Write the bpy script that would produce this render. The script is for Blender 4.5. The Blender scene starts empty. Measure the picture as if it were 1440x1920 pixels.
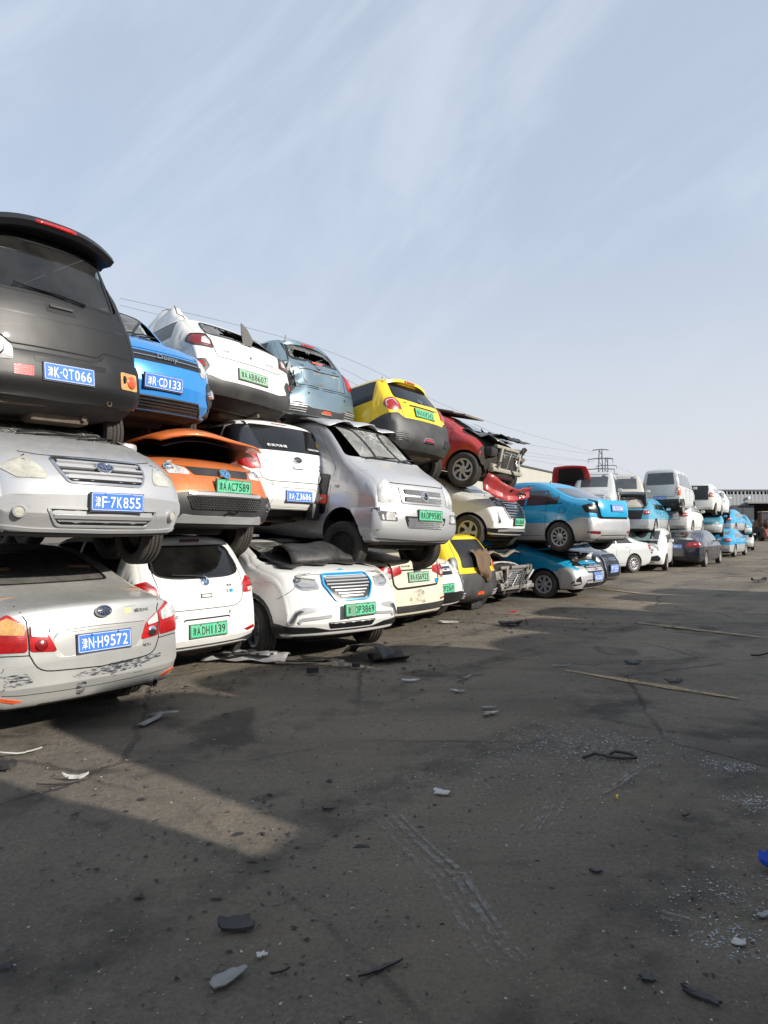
import bpy, bmesh, math, random
import numpy as np
from mathutils import Vector, Matrix
from mathutils.bvhtree import BVHTree
random.seed(7)
SC = bpy.context.scene
COL = SC.collection
R = math.radians

# ------------------------------------------------------------------ camera, sky, sun, exposure
F_PX, HORIZON, CAM_H = 1300.0, 985.0, 1.6          # focal length and horizon row in 1440x1920 photo pixels
cam_d = bpy.data.cameras.new('camera'); cam = bpy.data.objects.new('camera', cam_d); COL.objects.link(cam)
cam.location = (0, 0, CAM_H); cam.rotation_euler = (R(90), 0, 0)
cam_d.sensor_fit = 'VERTICAL'; cam_d.sensor_height = 36.0; cam_d.lens = F_PX / 1920 * 36.0
cam_d.shift_y = (HORIZON - 960) / 1920
cam_d.clip_start = 0.05; cam_d.clip_end = 5000
SC.camera = cam
SUN_EL, SUN_AZ = 25.5, 60.0                         # azimuth: degrees to the right of straight behind the camera
sun_dir = Vector((math.sin(R(SUN_AZ)) * math.cos(R(SUN_EL)), -math.cos(R(SUN_AZ)) * math.cos(R(SUN_EL)), math.sin(R(SUN_EL))))
world = bpy.data.worlds.new('World'); SC.world = world; world.use_nodes = True
def setup_world():
    nt = world.node_tree; N = nt.nodes; Lk = nt.links; N.clear()
    out = N.new('ShaderNodeOutputWorld'); bg = N.new('ShaderNodeBackground'); bg.inputs['Strength'].default_value = 0.125
    sky = N.new('ShaderNodeTexSky'); sky.sky_type = 'NISHITA'; sky.sun_disc = False
    sky.sun_elevation = R(SUN_EL); sky.sun_rotation = math.atan2(sun_dir.x, sun_dir.y)
    sky.air_density = 1.0; sky.dust_density = 1.6; sky.ozone_density = 1.3; sky.altitude = 50
    tc = N.new('ShaderNodeTexCoord'); sep = N.new('ShaderNodeSeparateXYZ'); Lk.new(tc.outputs['Generated'], sep.inputs[0])
    # high thin cloud: direction projected on a plane overhead, stretched streaks
    mz = N.new('ShaderNodeMath'); mz.operation = 'MAXIMUM'; mz.inputs[1].default_value = 0.0; Lk.new(sep.outputs['Z'], mz.inputs[0])
    mp = N.new('ShaderNodeMapping'); mp.vector_type = 'TEXTURE'; mp.inputs['Rotation'].default_value = (R(8), R(-42), R(6)); mp.inputs['Scale'].default_value = (1.0, 0.8, 0.26)
    Lk.new(tc.outputs['Generated'], mp.inputs[0])
    n1 = N.new('ShaderNodeTexNoise'); n1.inputs['Scale'].default_value = 1.5; n1.inputs['Detail'].default_value = 9; n1.inputs['Roughness'].default_value = 0.6; n1.inputs['Distortion'].default_value = 0.6
    Lk.new(mp.outputs[0], n1.inputs['Vector'])
    r1 = N.new('ShaderNodeMapRange'); r1.interpolation_type = 'SMOOTHSTEP'
    r1.inputs[1].default_value = 0.38; r1.inputs[2].default_value = 0.70; r1.inputs[3].default_value = 0.66; r1.inputs[4].default_value = 0.90
    Lk.new(n1.outputs[0], r1.inputs[0])
    hz = N.new('ShaderNodeMapRange'); hz.interpolation_type = 'SMOOTHSTEP'; hz.inputs[1].default_value = 0.02; hz.inputs[2].default_value = 0.42; hz.inputs[3].default_value = 0.94; hz.inputs[4].default_value = 0.0
    Lk.new(mz.outputs[0], hz.inputs[0])
    mxh = N.new('ShaderNodeMath'); mxh.operation = 'MAXIMUM'; Lk.new(hz.outputs[0], mxh.inputs[0]); Lk.new(r1.outputs[0], mxh.inputs[1]); r1 = mxh
    mixc = N.new('ShaderNodeMix'); mixc.data_type = 'RGBA'
    Lk.new(r1.outputs[0], mixc.inputs[0]); Lk.new(sky.outputs[0], mixc.inputs[6]); mixc.inputs[7].default_value = (4.45, 5.05, 5.95, 1)
    hc = N.new('ShaderNodeMix'); hc.data_type = 'RGBA'; Lk.new(hz.outputs[0], hc.inputs[0]); Lk.new(mixc.outputs[2], hc.inputs[6]); hc.inputs[7].default_value = (4.9, 5.05, 5.4, 1)
    Lk.new(hc.outputs[2], bg.inputs['Color']); Lk.new(bg.outputs[0], out.inputs[0])
setup_world()
sun_d = bpy.data.lights.new('sun', 'SUN'); sun_d.energy = 5.0; sun_d.angle = R(0.55); sun_d.color = (1.0, 0.94, 0.84)
sun = bpy.data.objects.new('sun', sun_d); COL.objects.link(sun)
sun.rotation_euler = (-sun_dir).to_track_quat('-Z', 'Y').to_euler(); sun.location = (20, -20, 30)
vs = SC.view_settings; vs.view_transform = 'Standard'; vs.look = 'None'; vs.gamma = 1.0; vs.use_curve_mapping = False; vs.exposure = 0.25
SC.cycles.max_bounces = 8; SC.cycles.transparent_max_bounces = 12; SC.cycles.caustics_reflective = False; SC.cycles.caustics_refractive = False
SC.cycles.use_denoising = True

def at(px, py, d):
    """photo pixel + distance along the view axis -> a point of the place (used to survey where things stand)"""
    return Vector(((px - 720) / F_PX * d, d, CAM_H - (py - HORIZON) / F_PX * d))
def ground_at(px, py):
    d = CAM_H * F_PX / (py - HORIZON); return Vector(((px - 720) / F_PX * d, d, 0))

# ------------------------------------------------------------------ materials
MATS = {}
def nodes(name):
    m = bpy.data.materials.new(name); m.use_nodes = True; nt = m.node_tree
    return m, nt, nt.nodes, nt.links, nt.nodes['Principled BSDF']
def simple(name, col, rough=0.5, metal=0.0, coat=0.0, noise=0.0, scale=8.0, col2=None, bump=0.0, spec=0.5):
    if name in MATS: return MATS[name]
    m, nt, N, Lk, B = nodes(name)
    B.inputs['Base Color'].default_value = (*col, 1); B.inputs['Roughness'].default_value = rough
    B.inputs['Metallic'].default_value = metal; B.inputs['Coat Weight'].default_value = coat; B.inputs['Specular IOR Level'].default_value = spec
    if noise or bump:
        tc = N.new('ShaderNodeTexCoord'); nz = N.new('ShaderNodeTexNoise'); nz.inputs['Scale'].default_value = scale; nz.inputs['Detail'].default_value = 6
        Lk.new(tc.outputs['Object'], nz.inputs['Vector'])
        if noise:
            mr = N.new('ShaderNodeMapRange'); mr.inputs[1].default_value = 0.35; mr.inputs[2].default_value = 0.7; mr.inputs[4].default_value = noise
            Lk.new(nz.outputs[0], mr.inputs[0])
            mx = N.new('ShaderNodeMix'); mx.data_type = 'RGBA'; Lk.new(mr.outputs[0], mx.inputs[0])
            mx.inputs[6].default_value = (*col, 1); c2 = col2 or (0.30, 0.27, 0.22); mx.inputs[7].default_value = (*c2, 1)
            Lk.new(mx.outputs[2], B.inputs['Base Color'])
        if bump:
            bp = N.new('ShaderNodeBump'); bp.inputs['Strength'].default_value = bump; bp.inputs['Distance'].default_value = 0.02
            Lk.new(nz.outputs[0], bp.inputs['Height']); Lk.new(bp.outputs[0], B.inputs['Normal'])
    MATS[name] = m; return m
def paint(name, col, metal=0.0, rough=0.28, coat=0.6, dust=0.35, dustcol=(0.36, 0.33, 0.28)):
    """car paint with a film of yard dust that is thicker on upward faces, road grime low down and a few rub marks"""
    if name in MATS: return MATS[name]
    m, nt, N, Lk, B = nodes(name)
    tc = N.new('ShaderNodeTexCoord'); ge = N.new('ShaderNodeNewGeometry')
    sp = N.new('ShaderNodeSeparateXYZ'); Lk.new(ge.outputs['Normal'], sp.inputs[0])
    up = N.new('ShaderNodeMapRange'); up.inputs[1].default_value = 0.1; up.inputs[2].default_value = 0.95; up.inputs[3].default_value = 0.32; up.inputs[4].default_value = 1.0
    Lk.new(sp.outputs['Z'], up.inputs[0])
    n1 = N.new('ShaderNodeTexNoise'); n1.inputs['Scale'].default_value = 2.2; n1.inputs['Detail'].default_value = 8; n1.inputs['Roughness'].default_value = 0.65
    Lk.new(tc.outputs['Object'], n1.inputs['Vector'])
    mr = N.new('ShaderNodeMapRange'); mr.inputs[1].default_value = 0.28; mr.inputs[2].default_value = 0.75; Lk.new(n1.outputs[0], mr.inputs[0])
    mp = N.new('ShaderNodeMapping'); mp.inputs['Scale'].default_value = (14, 14, 1.6); Lk.new(tc.outputs['Object'], mp.inputs[0])
    n2 = N.new('ShaderNodeTexNoise'); n2.inputs['Scale'].default_value = 2.5; n2.inputs['Detail'].default_value = 4; Lk.new(mp.outputs[0], n2.inputs['Vector'])
    m2 = N.new('ShaderNodeMapRange'); m2.inputs[1].default_value = 0.48; m2.inputs[2].default_value = 0.72; m2.inputs[4].default_value = 0.5; Lk.new(n2.outputs[0], m2.inputs[0])
    a = N.new('ShaderNodeMath'); a.operation = 'ADD'; Lk.new(mr.outputs[0], a.inputs[0]); Lk.new(m2.outputs[0], a.inputs[1])
    b = N.new('ShaderNodeMath'); b.operation = 'MULTIPLY'; Lk.new(a.outputs[0], b.inputs[0]); Lk.new(up.outputs[0], b.inputs[1])
    so = N.new('ShaderNodeSeparateXYZ'); Lk.new(tc.outputs['Object'], so.inputs[0])
    lo = N.new('ShaderNodeMapRange'); lo.inputs[1].default_value = 0.22; lo.inputs[2].default_value = 0.62; lo.inputs[3].default_value = 0.9; lo.inputs[4].default_value = 0.0; Lk.new(so.outputs['Z'], lo.inputs[0])
    lm = N.new('ShaderNodeMath'); lm.operation = 'MULTIPLY'; Lk.new(lo.outputs[0], lm.inputs[0]); Lk.new(mr.outputs[0], lm.inputs[1])
    bl = N.new('ShaderNodeMath'); bl.operation = 'ADD'; Lk.new(b.outputs[0], bl.inputs[0]); Lk.new(lm.outputs[0], bl.inputs[1])
    c = N.new('ShaderNodeMath'); c.operation = 'MULTIPLY'; c.use_clamp = True; c.inputs[1].default_value = dust; Lk.new(bl.outputs[0], c.inputs[0])
    mx = N.new('ShaderNodeMix'); mx.data_type = 'RGBA'; Lk.new(c.outputs[0], mx.inputs[0])
    mx.inputs[6].default_value = (*col, 1); mx.inputs[7].default_value = (*dustcol, 1)
    # stone chips, splashes and thin scratches
    n4 = N.new('ShaderNodeTexNoise'); n4.inputs['Scale'].default_value = 30; n4.inputs['Detail'].default_value = 3; Lk.new(tc.outputs['Object'], n4.inputs['Vector'])
    m4 = N.new('ShaderNodeMapRange'); m4.inputs[1].default_value = 0.69; m4.inputs[2].default_value = 0.76; m4.inputs[4].default_value = 0.38; Lk.new(n4.outputs[0], m4.inputs[0])
    mp5 = N.new('ShaderNodeMapping'); mp5.inputs['Rotation'].default_value = (0.5, 0.3, 0.2); mp5.inputs['Scale'].default_value = (1.2, 1.2, 38); Lk.new(tc.outputs['Object'], mp5.inputs[0])
    n5 = N.new('ShaderNodeTexNoise'); n5.inputs['Scale'].default_value = 2.0; n5.inputs['Detail'].default_value = 2; Lk.new(mp5.outputs[0], n5.inputs['Vector'])
    m5 = N.new('ShaderNodeMapRange'); m5.inputs[1].default_value = 0.70; m5.inputs[2].default_value = 0.73; m5.inputs[4].default_value = 0.5; Lk.new(n5.outputs[0], m5.inputs[0])
    mm_ = N.new('ShaderNodeMath'); mm_.operation = 'MAXIMUM'; Lk.new(m4.outputs[0], mm_.inputs[0]); Lk.new(m5.outputs[0], mm_.inputs[1])
    mx2 = N.new('ShaderNodeMix'); mx2.data_type = 'RGBA'; Lk.new(mm_.outputs[0], mx2.inputs[0]); Lk.new(mx.outputs[2], mx2.inputs[6]); mx2.inputs[7].default_value = (0.10, 0.085, 0.07, 1); Lk.new(mx2.outputs[2], B.inputs['Base Color'])
    rr = N.new('ShaderNodeMapRange'); rr.inputs[3].default_value = rough; rr.inputs[4].default_value = 0.75; Lk.new(c.outputs[0], rr.inputs[0]); Lk.new(rr.outputs[0], B.inputs['Roughness'])
    cr = N.new('ShaderNodeMapRange'); cr.inputs[3].default_value = coat; cr.inputs[4].default_value = 0.0; Lk.new(c.outputs[0], cr.inputs[0]); Lk.new(cr.outputs[0], B.inputs['Coat Weight'])
    B.inputs['Coat Roughness'].default_value = 0.08
    md = N.new('ShaderNodeMapRange'); md.inputs[3].default_value = metal; md.inputs[4].default_value = 0.0; Lk.new(c.outputs[0], md.inputs[0]); Lk.new(md.outputs[0], B.inputs['Metallic'])
    # slight sheet-metal waviness
    n3 = N.new('ShaderNodeTexNoise'); n3.inputs['Scale'].default_value = 3.2; n3.inputs['Detail'].default_value = 1; Lk.new(tc.outputs['Object'], n3.inputs['Vector'])
    bp = N.new('ShaderNodeBump'); bp.inputs['Strength'].default_value = 0.25; bp.inputs['Distance'].default_value = 0.02; Lk.new(n3.outputs[0], bp.inputs['Height'])
    Lk.new(bp.outputs[0], B.inputs['Coat Normal']); Lk.new(bp.outputs[0], B.inputs['Normal'])
    MATS[name] = m; return m
def glass(name, tint, dust=0.2, refl=1.0):
    """real pane: see-through by its tint, mirror by Fresnel, dusty in patches"""
    if name in MATS: return MATS[name]
    m, nt, N, Lk, B = nodes(name); N.remove(B)
    out = [n for n in N if n.type == 'OUTPUT_MATERIAL'][0]
    tr = N.new('ShaderNodeBsdfTransparent'); tr.inputs[0].default_value = (*tint, 1)
    gl = N.new('ShaderNodeBsdfGlossy'); gl.inputs['Roughness'].default_value = 0.04; gl.inputs[0].default_value = (refl, refl, refl, 1)
    fr = N.new('ShaderNodeFresnel'); fr.inputs[0].default_value = 1.6
    m1 = N.new('ShaderNodeMixShader'); Lk.new(fr.outputs[0], m1.inputs[0]); Lk.new(tr.outputs[0], m1.inputs[1]); Lk.new(gl.outputs[0], m1.inputs[2])
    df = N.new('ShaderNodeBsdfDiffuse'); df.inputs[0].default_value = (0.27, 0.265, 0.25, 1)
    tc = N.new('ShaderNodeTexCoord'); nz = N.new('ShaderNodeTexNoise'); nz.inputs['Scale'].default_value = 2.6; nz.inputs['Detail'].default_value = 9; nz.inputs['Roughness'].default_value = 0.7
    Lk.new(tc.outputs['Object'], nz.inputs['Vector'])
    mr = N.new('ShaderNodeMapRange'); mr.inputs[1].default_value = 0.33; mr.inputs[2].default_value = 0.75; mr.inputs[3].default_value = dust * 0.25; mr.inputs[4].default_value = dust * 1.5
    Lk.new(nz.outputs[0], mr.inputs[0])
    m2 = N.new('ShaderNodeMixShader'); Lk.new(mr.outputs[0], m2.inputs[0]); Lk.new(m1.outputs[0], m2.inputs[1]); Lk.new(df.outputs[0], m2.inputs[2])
    Lk.new(m2.outputs[0], out.inputs[0]); MATS[name] = m; return m
def cracked(name, tint, dust=0.48):
    """laminated pane with radiating and concentric cracks that show as pale lines"""
    if name in MATS: return MATS[name]
    m = glass(name, tint, dust); nt = m.node_tree; N = nt.nodes; Lk = nt.links
    out = [n for n in N if n.type == 'OUTPUT_MATERIAL'][0]; prev = out.inputs[0].links[0].from_socket
    tc = N.new('ShaderNodeTexCoord'); nz = N.new('ShaderNodeTexNoise'); nz.inputs['Scale'].default_value = 3
    Lk.new(tc.outputs['Object'], nz.inputs['Vector'])
    mixv = N.new('ShaderNodeMix'); mixv.data_type = 'VECTOR'; mixv.inputs[0].default_value = 0.18; Lk.new(tc.outputs['Object'], mixv.inputs[4]); Lk.new(nz.outputs['Color'], mixv.inputs[5])
    fac = None
    for sc_, w in ((2.0, 0.0035), (13.0, 0.028)):
        v = N.new('ShaderNodeTexVoronoi'); v.feature = 'DISTANCE_TO_EDGE'; v.inputs['Scale'].default_value = sc_; Lk.new(mixv.outputs[1], v.inputs['Vector'])
        lt = N.new('ShaderNodeMath'); lt.operation = 'LESS_THAN'; lt.inputs[1].default_value = w; Lk.new(v.outputs['Distance'], lt.inputs[0])
        if sc_ > 5:
            n2 = N.new('ShaderNodeTexNoise'); n2.inputs['Scale'].default_value = 1.5; Lk.new(tc.outputs['Object'], n2.inputs['Vector'])
            g = N.new('ShaderNodeMath'); g.operation = 'GREATER_THAN'; g.inputs[1].default_value = 0.60; Lk.new(n2.outputs[0], g.inputs[0])
            k = N.new('ShaderNodeMath'); k.operation = 'MULTIPLY'; Lk.new(lt.outputs[0], k.inputs[0]); Lk.new(g.outputs[0], k.inputs[1]); lt = k
        if fac is None: fac = lt
        else:
            k = N.new('ShaderNodeMath'); k.operation = 'MAXIMUM'; Lk.new(fac.outputs[0], k.inputs[0]); Lk.new(lt.outputs[0], k.inputs[1]); fac = k
    h = N.new('ShaderNodeMath'); h.operation = 'MULTIPLY'; h.inputs[1].default_value = 0.55; Lk.new(fac.outputs[0], h.inputs[0])
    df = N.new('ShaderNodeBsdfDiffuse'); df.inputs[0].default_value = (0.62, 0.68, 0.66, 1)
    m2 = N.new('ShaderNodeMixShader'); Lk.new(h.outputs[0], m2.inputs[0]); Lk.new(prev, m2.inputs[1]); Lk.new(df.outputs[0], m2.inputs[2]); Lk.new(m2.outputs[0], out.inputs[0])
    return m
def alpha_mark(name, col, amount, scale, stretch=(1, 1, 1), lo=0.45, hi=0.62):
    """worn mark: opaque only where a noise says paint or dust is left"""
    if name in MATS: return MATS[name]
    m, nt, N, Lk, B = nodes(name); B.inputs['Base Color'].default_value = (*col, 1); B.inputs['Roughness'].default_value = 0.9
    out = [n for n in N if n.type == 'OUTPUT_MATERIAL'][0]
    tc = N.new('ShaderNodeTexCoord'); mp = N.new('ShaderNodeMapping'); mp.inputs['Scale'].default_value = stretch; Lk.new(tc.outputs['Object'], mp.inputs[0])
    nz = N.new('ShaderNodeTexNoise'); nz.inputs['Scale'].default_value = scale; nz.inputs['Detail'].default_value = 8; nz.inputs['Roughness'].default_value = 0.7; Lk.new(mp.outputs[0], nz.inputs['Vector'])
    mr = N.new('ShaderNodeMapRange'); mr.inputs[1].default_value = lo; mr.inputs[2].default_value = hi; mr.inputs[4].default_value = amount; Lk.new(nz.outputs[0], mr.inputs[0])
    tr = N.new('ShaderNodeBsdfTransparent'); mx = N.new('ShaderNodeMixShader')
    Lk.new(mr.outputs[0], mx.inputs[0]); Lk.new(tr.outputs[0], mx.inputs[1]); Lk.new(B.outputs[0], mx.inputs[2]); Lk.new(mx.outputs[0], out.inputs[0])
    MATS[name] = m; return m

M_UNDER = simple('underbody', (0.018, 0.016, 0.015), 0.85, noise=0.6, scale=5, col2=(0.06, 0.048, 0.038), bump=0.3)
M_RUST = simple('rusty_steel', (0.10, 0.07, 0.05), 0.8, 0.2, noise=0.7, scale=9, col2=(0.17, 0.14, 0.11), bump=0.2)
M_BLACKP = simple('black_plastic', (0.022, 0.022, 0.024), 0.5, noise=0.35, scale=4, col2=(0.10, 0.095, 0.085))
M_GREYP = simple('dusty_grey_plastic', (0.028, 0.029, 0.031), 0.5, noise=0.45, scale=4, col2=(0.10, 0.095, 0.088))
M_GAP = simple('panel_gap', (0.008, 0.008, 0.008), 0.9)
M_TRIM = simple('black_trim', (0.012, 0.012, 0.013), 0.35)
M_CHROME = simple('chrome', (0.72, 0.72, 0.72), 0.14, 1.0, noise=0.3, scale=6, col2=(0.4, 0.38, 0.35))
M_BADGE = simple('worn_badge_chrome', (0.26, 0.26, 0.26), 0.3, 0.8)
M_SILVERP = simple('silver_plastic', (0.46, 0.46, 0.47), 0.40, 0.35, noise=0.3, scale=5, col2=(0.28, 0.28, 0.28))
def lens(name, bright, dark, scale=60, rough=.10, flute=0.0, amount=.75):
    """lamp lens: facetted reflector cells seen through a clear cover, film of dust"""
    m, nt, N, Lk, B = nodes(name); tc = N.new('ShaderNodeTexCoord')
    vo = N.new('ShaderNodeTexVoronoi'); vo.distance = 'CHEBYCHEV'; vo.inputs['Scale'].default_value = scale; vo.inputs['Randomness'].default_value = .25; Lk.new(tc.outputs['Object'], vo.inputs['Vector'])
    sc_ = N.new('ShaderNodeSeparateColor'); Lk.new(vo.outputs['Color'], sc_.inputs[0])
    nz = N.new('ShaderNodeTexNoise'); nz.inputs['Scale'].default_value = 7; nz.inputs['Detail'].default_value = 3; Lk.new(tc.outputs['Object'], nz.inputs['Vector'])
    mr = N.new('ShaderNodeMapRange'); mr.inputs[1].default_value = .40; mr.inputs[2].default_value = .62; Lk.new(nz.outputs[0], mr.inputs[0])
    ad = N.new('ShaderNodeMath'); ad.operation = 'MULTIPLY_ADD'; ad.inputs[1].default_value = .45; Lk.new(sc_.outputs[0], ad.inputs[0])
    m2 = N.new('ShaderNodeMath'); m2.operation = 'MULTIPLY'; m2.inputs[1].default_value = .6; Lk.new(mr.outputs[0], m2.inputs[0]); Lk.new(m2.outputs[0], ad.inputs[2])
    cl = N.new('ShaderNodeMath'); cl.operation = 'MULTIPLY'; cl.use_clamp = True; cl.inputs[1].default_value = amount; Lk.new(ad.outputs[0], cl.inputs[0])
    mx = N.new('ShaderNodeMix'); mx.data_type = 'RGBA'; Lk.new(cl.outputs[0], mx.inputs[0]); mx.inputs[6].default_value = (*bright, 1); mx.inputs[7].default_value = (*dark, 1); Lk.new(mx.outputs[2], B.inputs['Base Color'])
    B.inputs['Roughness'].default_value = .3; B.inputs['Coat Weight'].default_value = 1.0; B.inputs['Coat Roughness'].default_value = rough
    bp = N.new('ShaderNodeBump'); bp.inputs['Strength'].default_value = .15; bp.inputs['Distance'].default_value = .006; Lk.new(vo.outputs['Distance'], bp.inputs['Height']); Lk.new(bp.outputs[0], B.inputs['Normal'])
    MATS[name] = m; return m
M_LAMP_RED = lens('red_lens', (.50, .010, .012), (.16, .004, .006)); M_LAMP_DRED = lens('deep_red_lens', (.22, .006, .008), (.09, .003, .004))
M_LAMP_CLR = lens('clear_lens', (.66, .66, .64), (.16, .16, .16)); M_LAMP_OLD = lens('yellowed_lens', (.52, .51, .44), (.24, .23, .19), 70, .2); M_LAMP_DARK = lens('smoked_lens', (.03, .032, .036), (.22, .22, .23), 50, .05, amount=.5)
M_LAMP_ORG = lens('orange_lens', (.75, .13, .03), (.42, .05, .01)); M_LAMP_AMB = lens('amber_lens', (.62, .38, .14), (.38, .18, .05))
M_RUBBER = simple('rubber', (0.02, 0.02, 0.02), 0.8, noise=0.6, scale=10, col2=(0.09, 0.08, 0.07))
M_INT = simple('cabin_lining', (0.035, 0.034, 0.033), 0.85, noise=0.4, scale=4, col2=(0.09, 0.08, 0.07))
M_SEAT = simple('seat_cloth', (0.10, 0.095, 0.09), 0.9, noise=0.4, scale=6)
M_SEATBR = simple('brown_seat_cloth', (0.28, 0.15, 0.07), 0.9, noise=0.4, scale=6)
M_PL_BLUE = simple('plate_blue', (0.014, 0.15, 0.62), 0.45, noise=0.30, scale=11, col2=(0.2, 0.22, 0.26))
M_PL_GREEN = simple('plate_green', (0.07, 0.47, 0.25), 0.45, noise=0.35, scale=11, col2=(0.36, 0.44, 0.36))
M_PL_PALE = simple('plate_faded', (0.22, 0.44, 0.28), 0.45, noise=0.4, scale=7, col2=(0.42, 0.48, 0.38))
M_WHITE = simple('white_print', (0.80, 0.80, 0.80), 0.5)
M_BLACK = simple('black_print', (0.01, 0.01, 0.01), 0.5)
M_BLUELED = simple('blue_projector', (0.12, 0.30, 0.62), 0.1, 0.5, coat=1.0)
M_GLASS = glass('window_glass', (0.34, 0.38, 0.38), 0.1)
M_GLASSD = glass('dark_window_glass', (0.05, 0.055, 0.06), 0.035)
M_GLASSP = glass('dusty_window_glass', (0.42, 0.42, 0.40), 0.42)
M_CRACK = cracked('cracked_window_glass', (0.55, 0.62, 0.63))
M_SCRATCH = alpha_mark('black_scrape', (0.03, 0.035, 0.05), 1.0, 6, (3, 3, 14), 0.47, 0.56)
M_GRIME = alpha_mark('grime', (0.10, 0.09, 0.075), 0.8, 5, (2, 2, 2), 0.45, 0.7)
def tread_rubber():
    m, nt, N, Lk, B = nodes('tyre_rubber')
    tc = N.new('ShaderNodeTexCoord'); sp = N.new('ShaderNodeSeparateXYZ'); Lk.new(tc.outputs['Object'], sp.inputs[0])
    a = N.new('ShaderNodeMath'); a.operation = 'ARCTAN2'; Lk.new(sp.outputs['Z'], a.inputs[0]); Lk.new(sp.outputs['X'], a.inputs[1])
    k = N.new('ShaderNodeMath'); k.operation = 'MULTIPLY_ADD'; k.inputs[1].default_value = 84; Lk.new(a.outputs[0], k.inputs[0])
    y = N.new('ShaderNodeMath'); y.operation = 'ABSOLUTE'; Lk.new(sp.outputs['Y'], y.inputs[0])
    y2 = N.new('ShaderNodeMath'); y2.operation = 'MULTIPLY'; y2.inputs[1].default_value = 70; Lk.new(y.outputs[0], y2.inputs[0]); Lk.new(y2.outputs[0], k.inputs[2])
    s = N.new('ShaderNodeMath'); s.operation = 'SINE'; Lk.new(k.outputs[0], s.inputs[0])
    st = N.new('ShaderNodeMapRange'); st.inputs[1].default_value = -0.75; st.inputs[2].default_value = -0.4; Lk.new(s.outputs[0], st.inputs[0])
    # only on the tread, not on the side wall
    yw = N.new('ShaderNodeMath'); yw.operation = 'POWER'; yw.inputs[1].default_value = 2; Lk.new(sp.outputs['X'], yw.inputs[0])
    zw = N.new('ShaderNodeMath'); zw.operation = 'POWER'; zw.inputs[1].default_value = 2; Lk.new(sp.outputs['Z'], zw.inputs[0])
    rw = N.new('ShaderNodeMath'); rw.operation = 'ADD'; Lk.new(yw.outputs[0], rw.inputs[0]); Lk.new(zw.outputs[0], rw.inputs[1])
    g = N.new('ShaderNodeMath'); g.operation = 'LESS_THAN'; g.inputs[1].default_value = 0.275 ** 2; Lk.new(rw.outputs[0], g.inputs[0])
    mxx = N.new('ShaderNodeMath'); mxx.operation = 'MAXIMUM'; Lk.new(g.outputs[0], mxx.inputs[0]); Lk.new(st.outputs[0], mxx.inputs[1])
    bp = N.new('ShaderNodeBump'); bp.inputs['Distance'].default_value = 0.006; bp.inputs['Strength'].default_value = 0.8; Lk.new(mxx.outputs[0], bp.inputs['Height']); Lk.new(bp.outputs[0], B.inputs['Normal'])
    nz = N.new('ShaderNodeTexNoise'); nz.inputs['Scale'].default_value = 6; nz.inputs['Detail'].default_value = 6; Lk.new(tc.outputs['Object'], nz.inputs['Vector'])
    f = N.new('ShaderNodeMath'); f.operation = 'MULTIPLY'; f.use_clamp = True; Lk.new(mxx.outputs[0], f.inputs[0]); Lk.new(nz.outputs[0], f.inputs[1])
    mx = N.new('ShaderNodeMix'); mx.data_type = 'RGBA'; mx.inputs[6].default_value = (0.012, 0.012, 0.012, 1); mx.inputs[7].default_value = (0.095, 0.083, 0.07, 1); Lk.new(f.outputs[0], mx.inputs[0]); Lk.new(mx.outputs[2], B.inputs['Base Color'])
    B.inputs['Roughness'].default_value = 0.8; return m
M_TYRE = tread_rubber()

# ------------------------------------------------------------------ mesh helpers
WORK = bpy.data.scenes.new('workbench')            # empty bench scene: booleans and text are evaluated here, then it is removed
def evaluated(o):
    with bpy.context.temp_override(scene=WORK, view_layer=WORK.view_layers[0]):
        dg = bpy.context.evaluated_depsgraph_get(); dg.update(); return bpy.data.meshes.new_from_object(o.evaluated_get(dg), depsgraph=dg)
def link(name, me, parent=None, mat=None):
    o = bpy.data.objects.new(name, me); COL.objects.link(o)
    if mat is not None and len(me.materials) == 0: me.materials.append(mat)
    if parent is not None: o.parent = parent
    return o
def tag(o, label=None, cat=None, group=None, kind=None):
    if label: o['label'] = label
    if cat: o['category'] = cat
    if group: o['group'] = group
    if kind: o['kind'] = kind
    return o
def smooth(me, ang=35):
    me.polygons.foreach_set('use_smooth', [True] * len(me.polygons)); me.set_sharp_from_angle(angle=R(ang))
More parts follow.
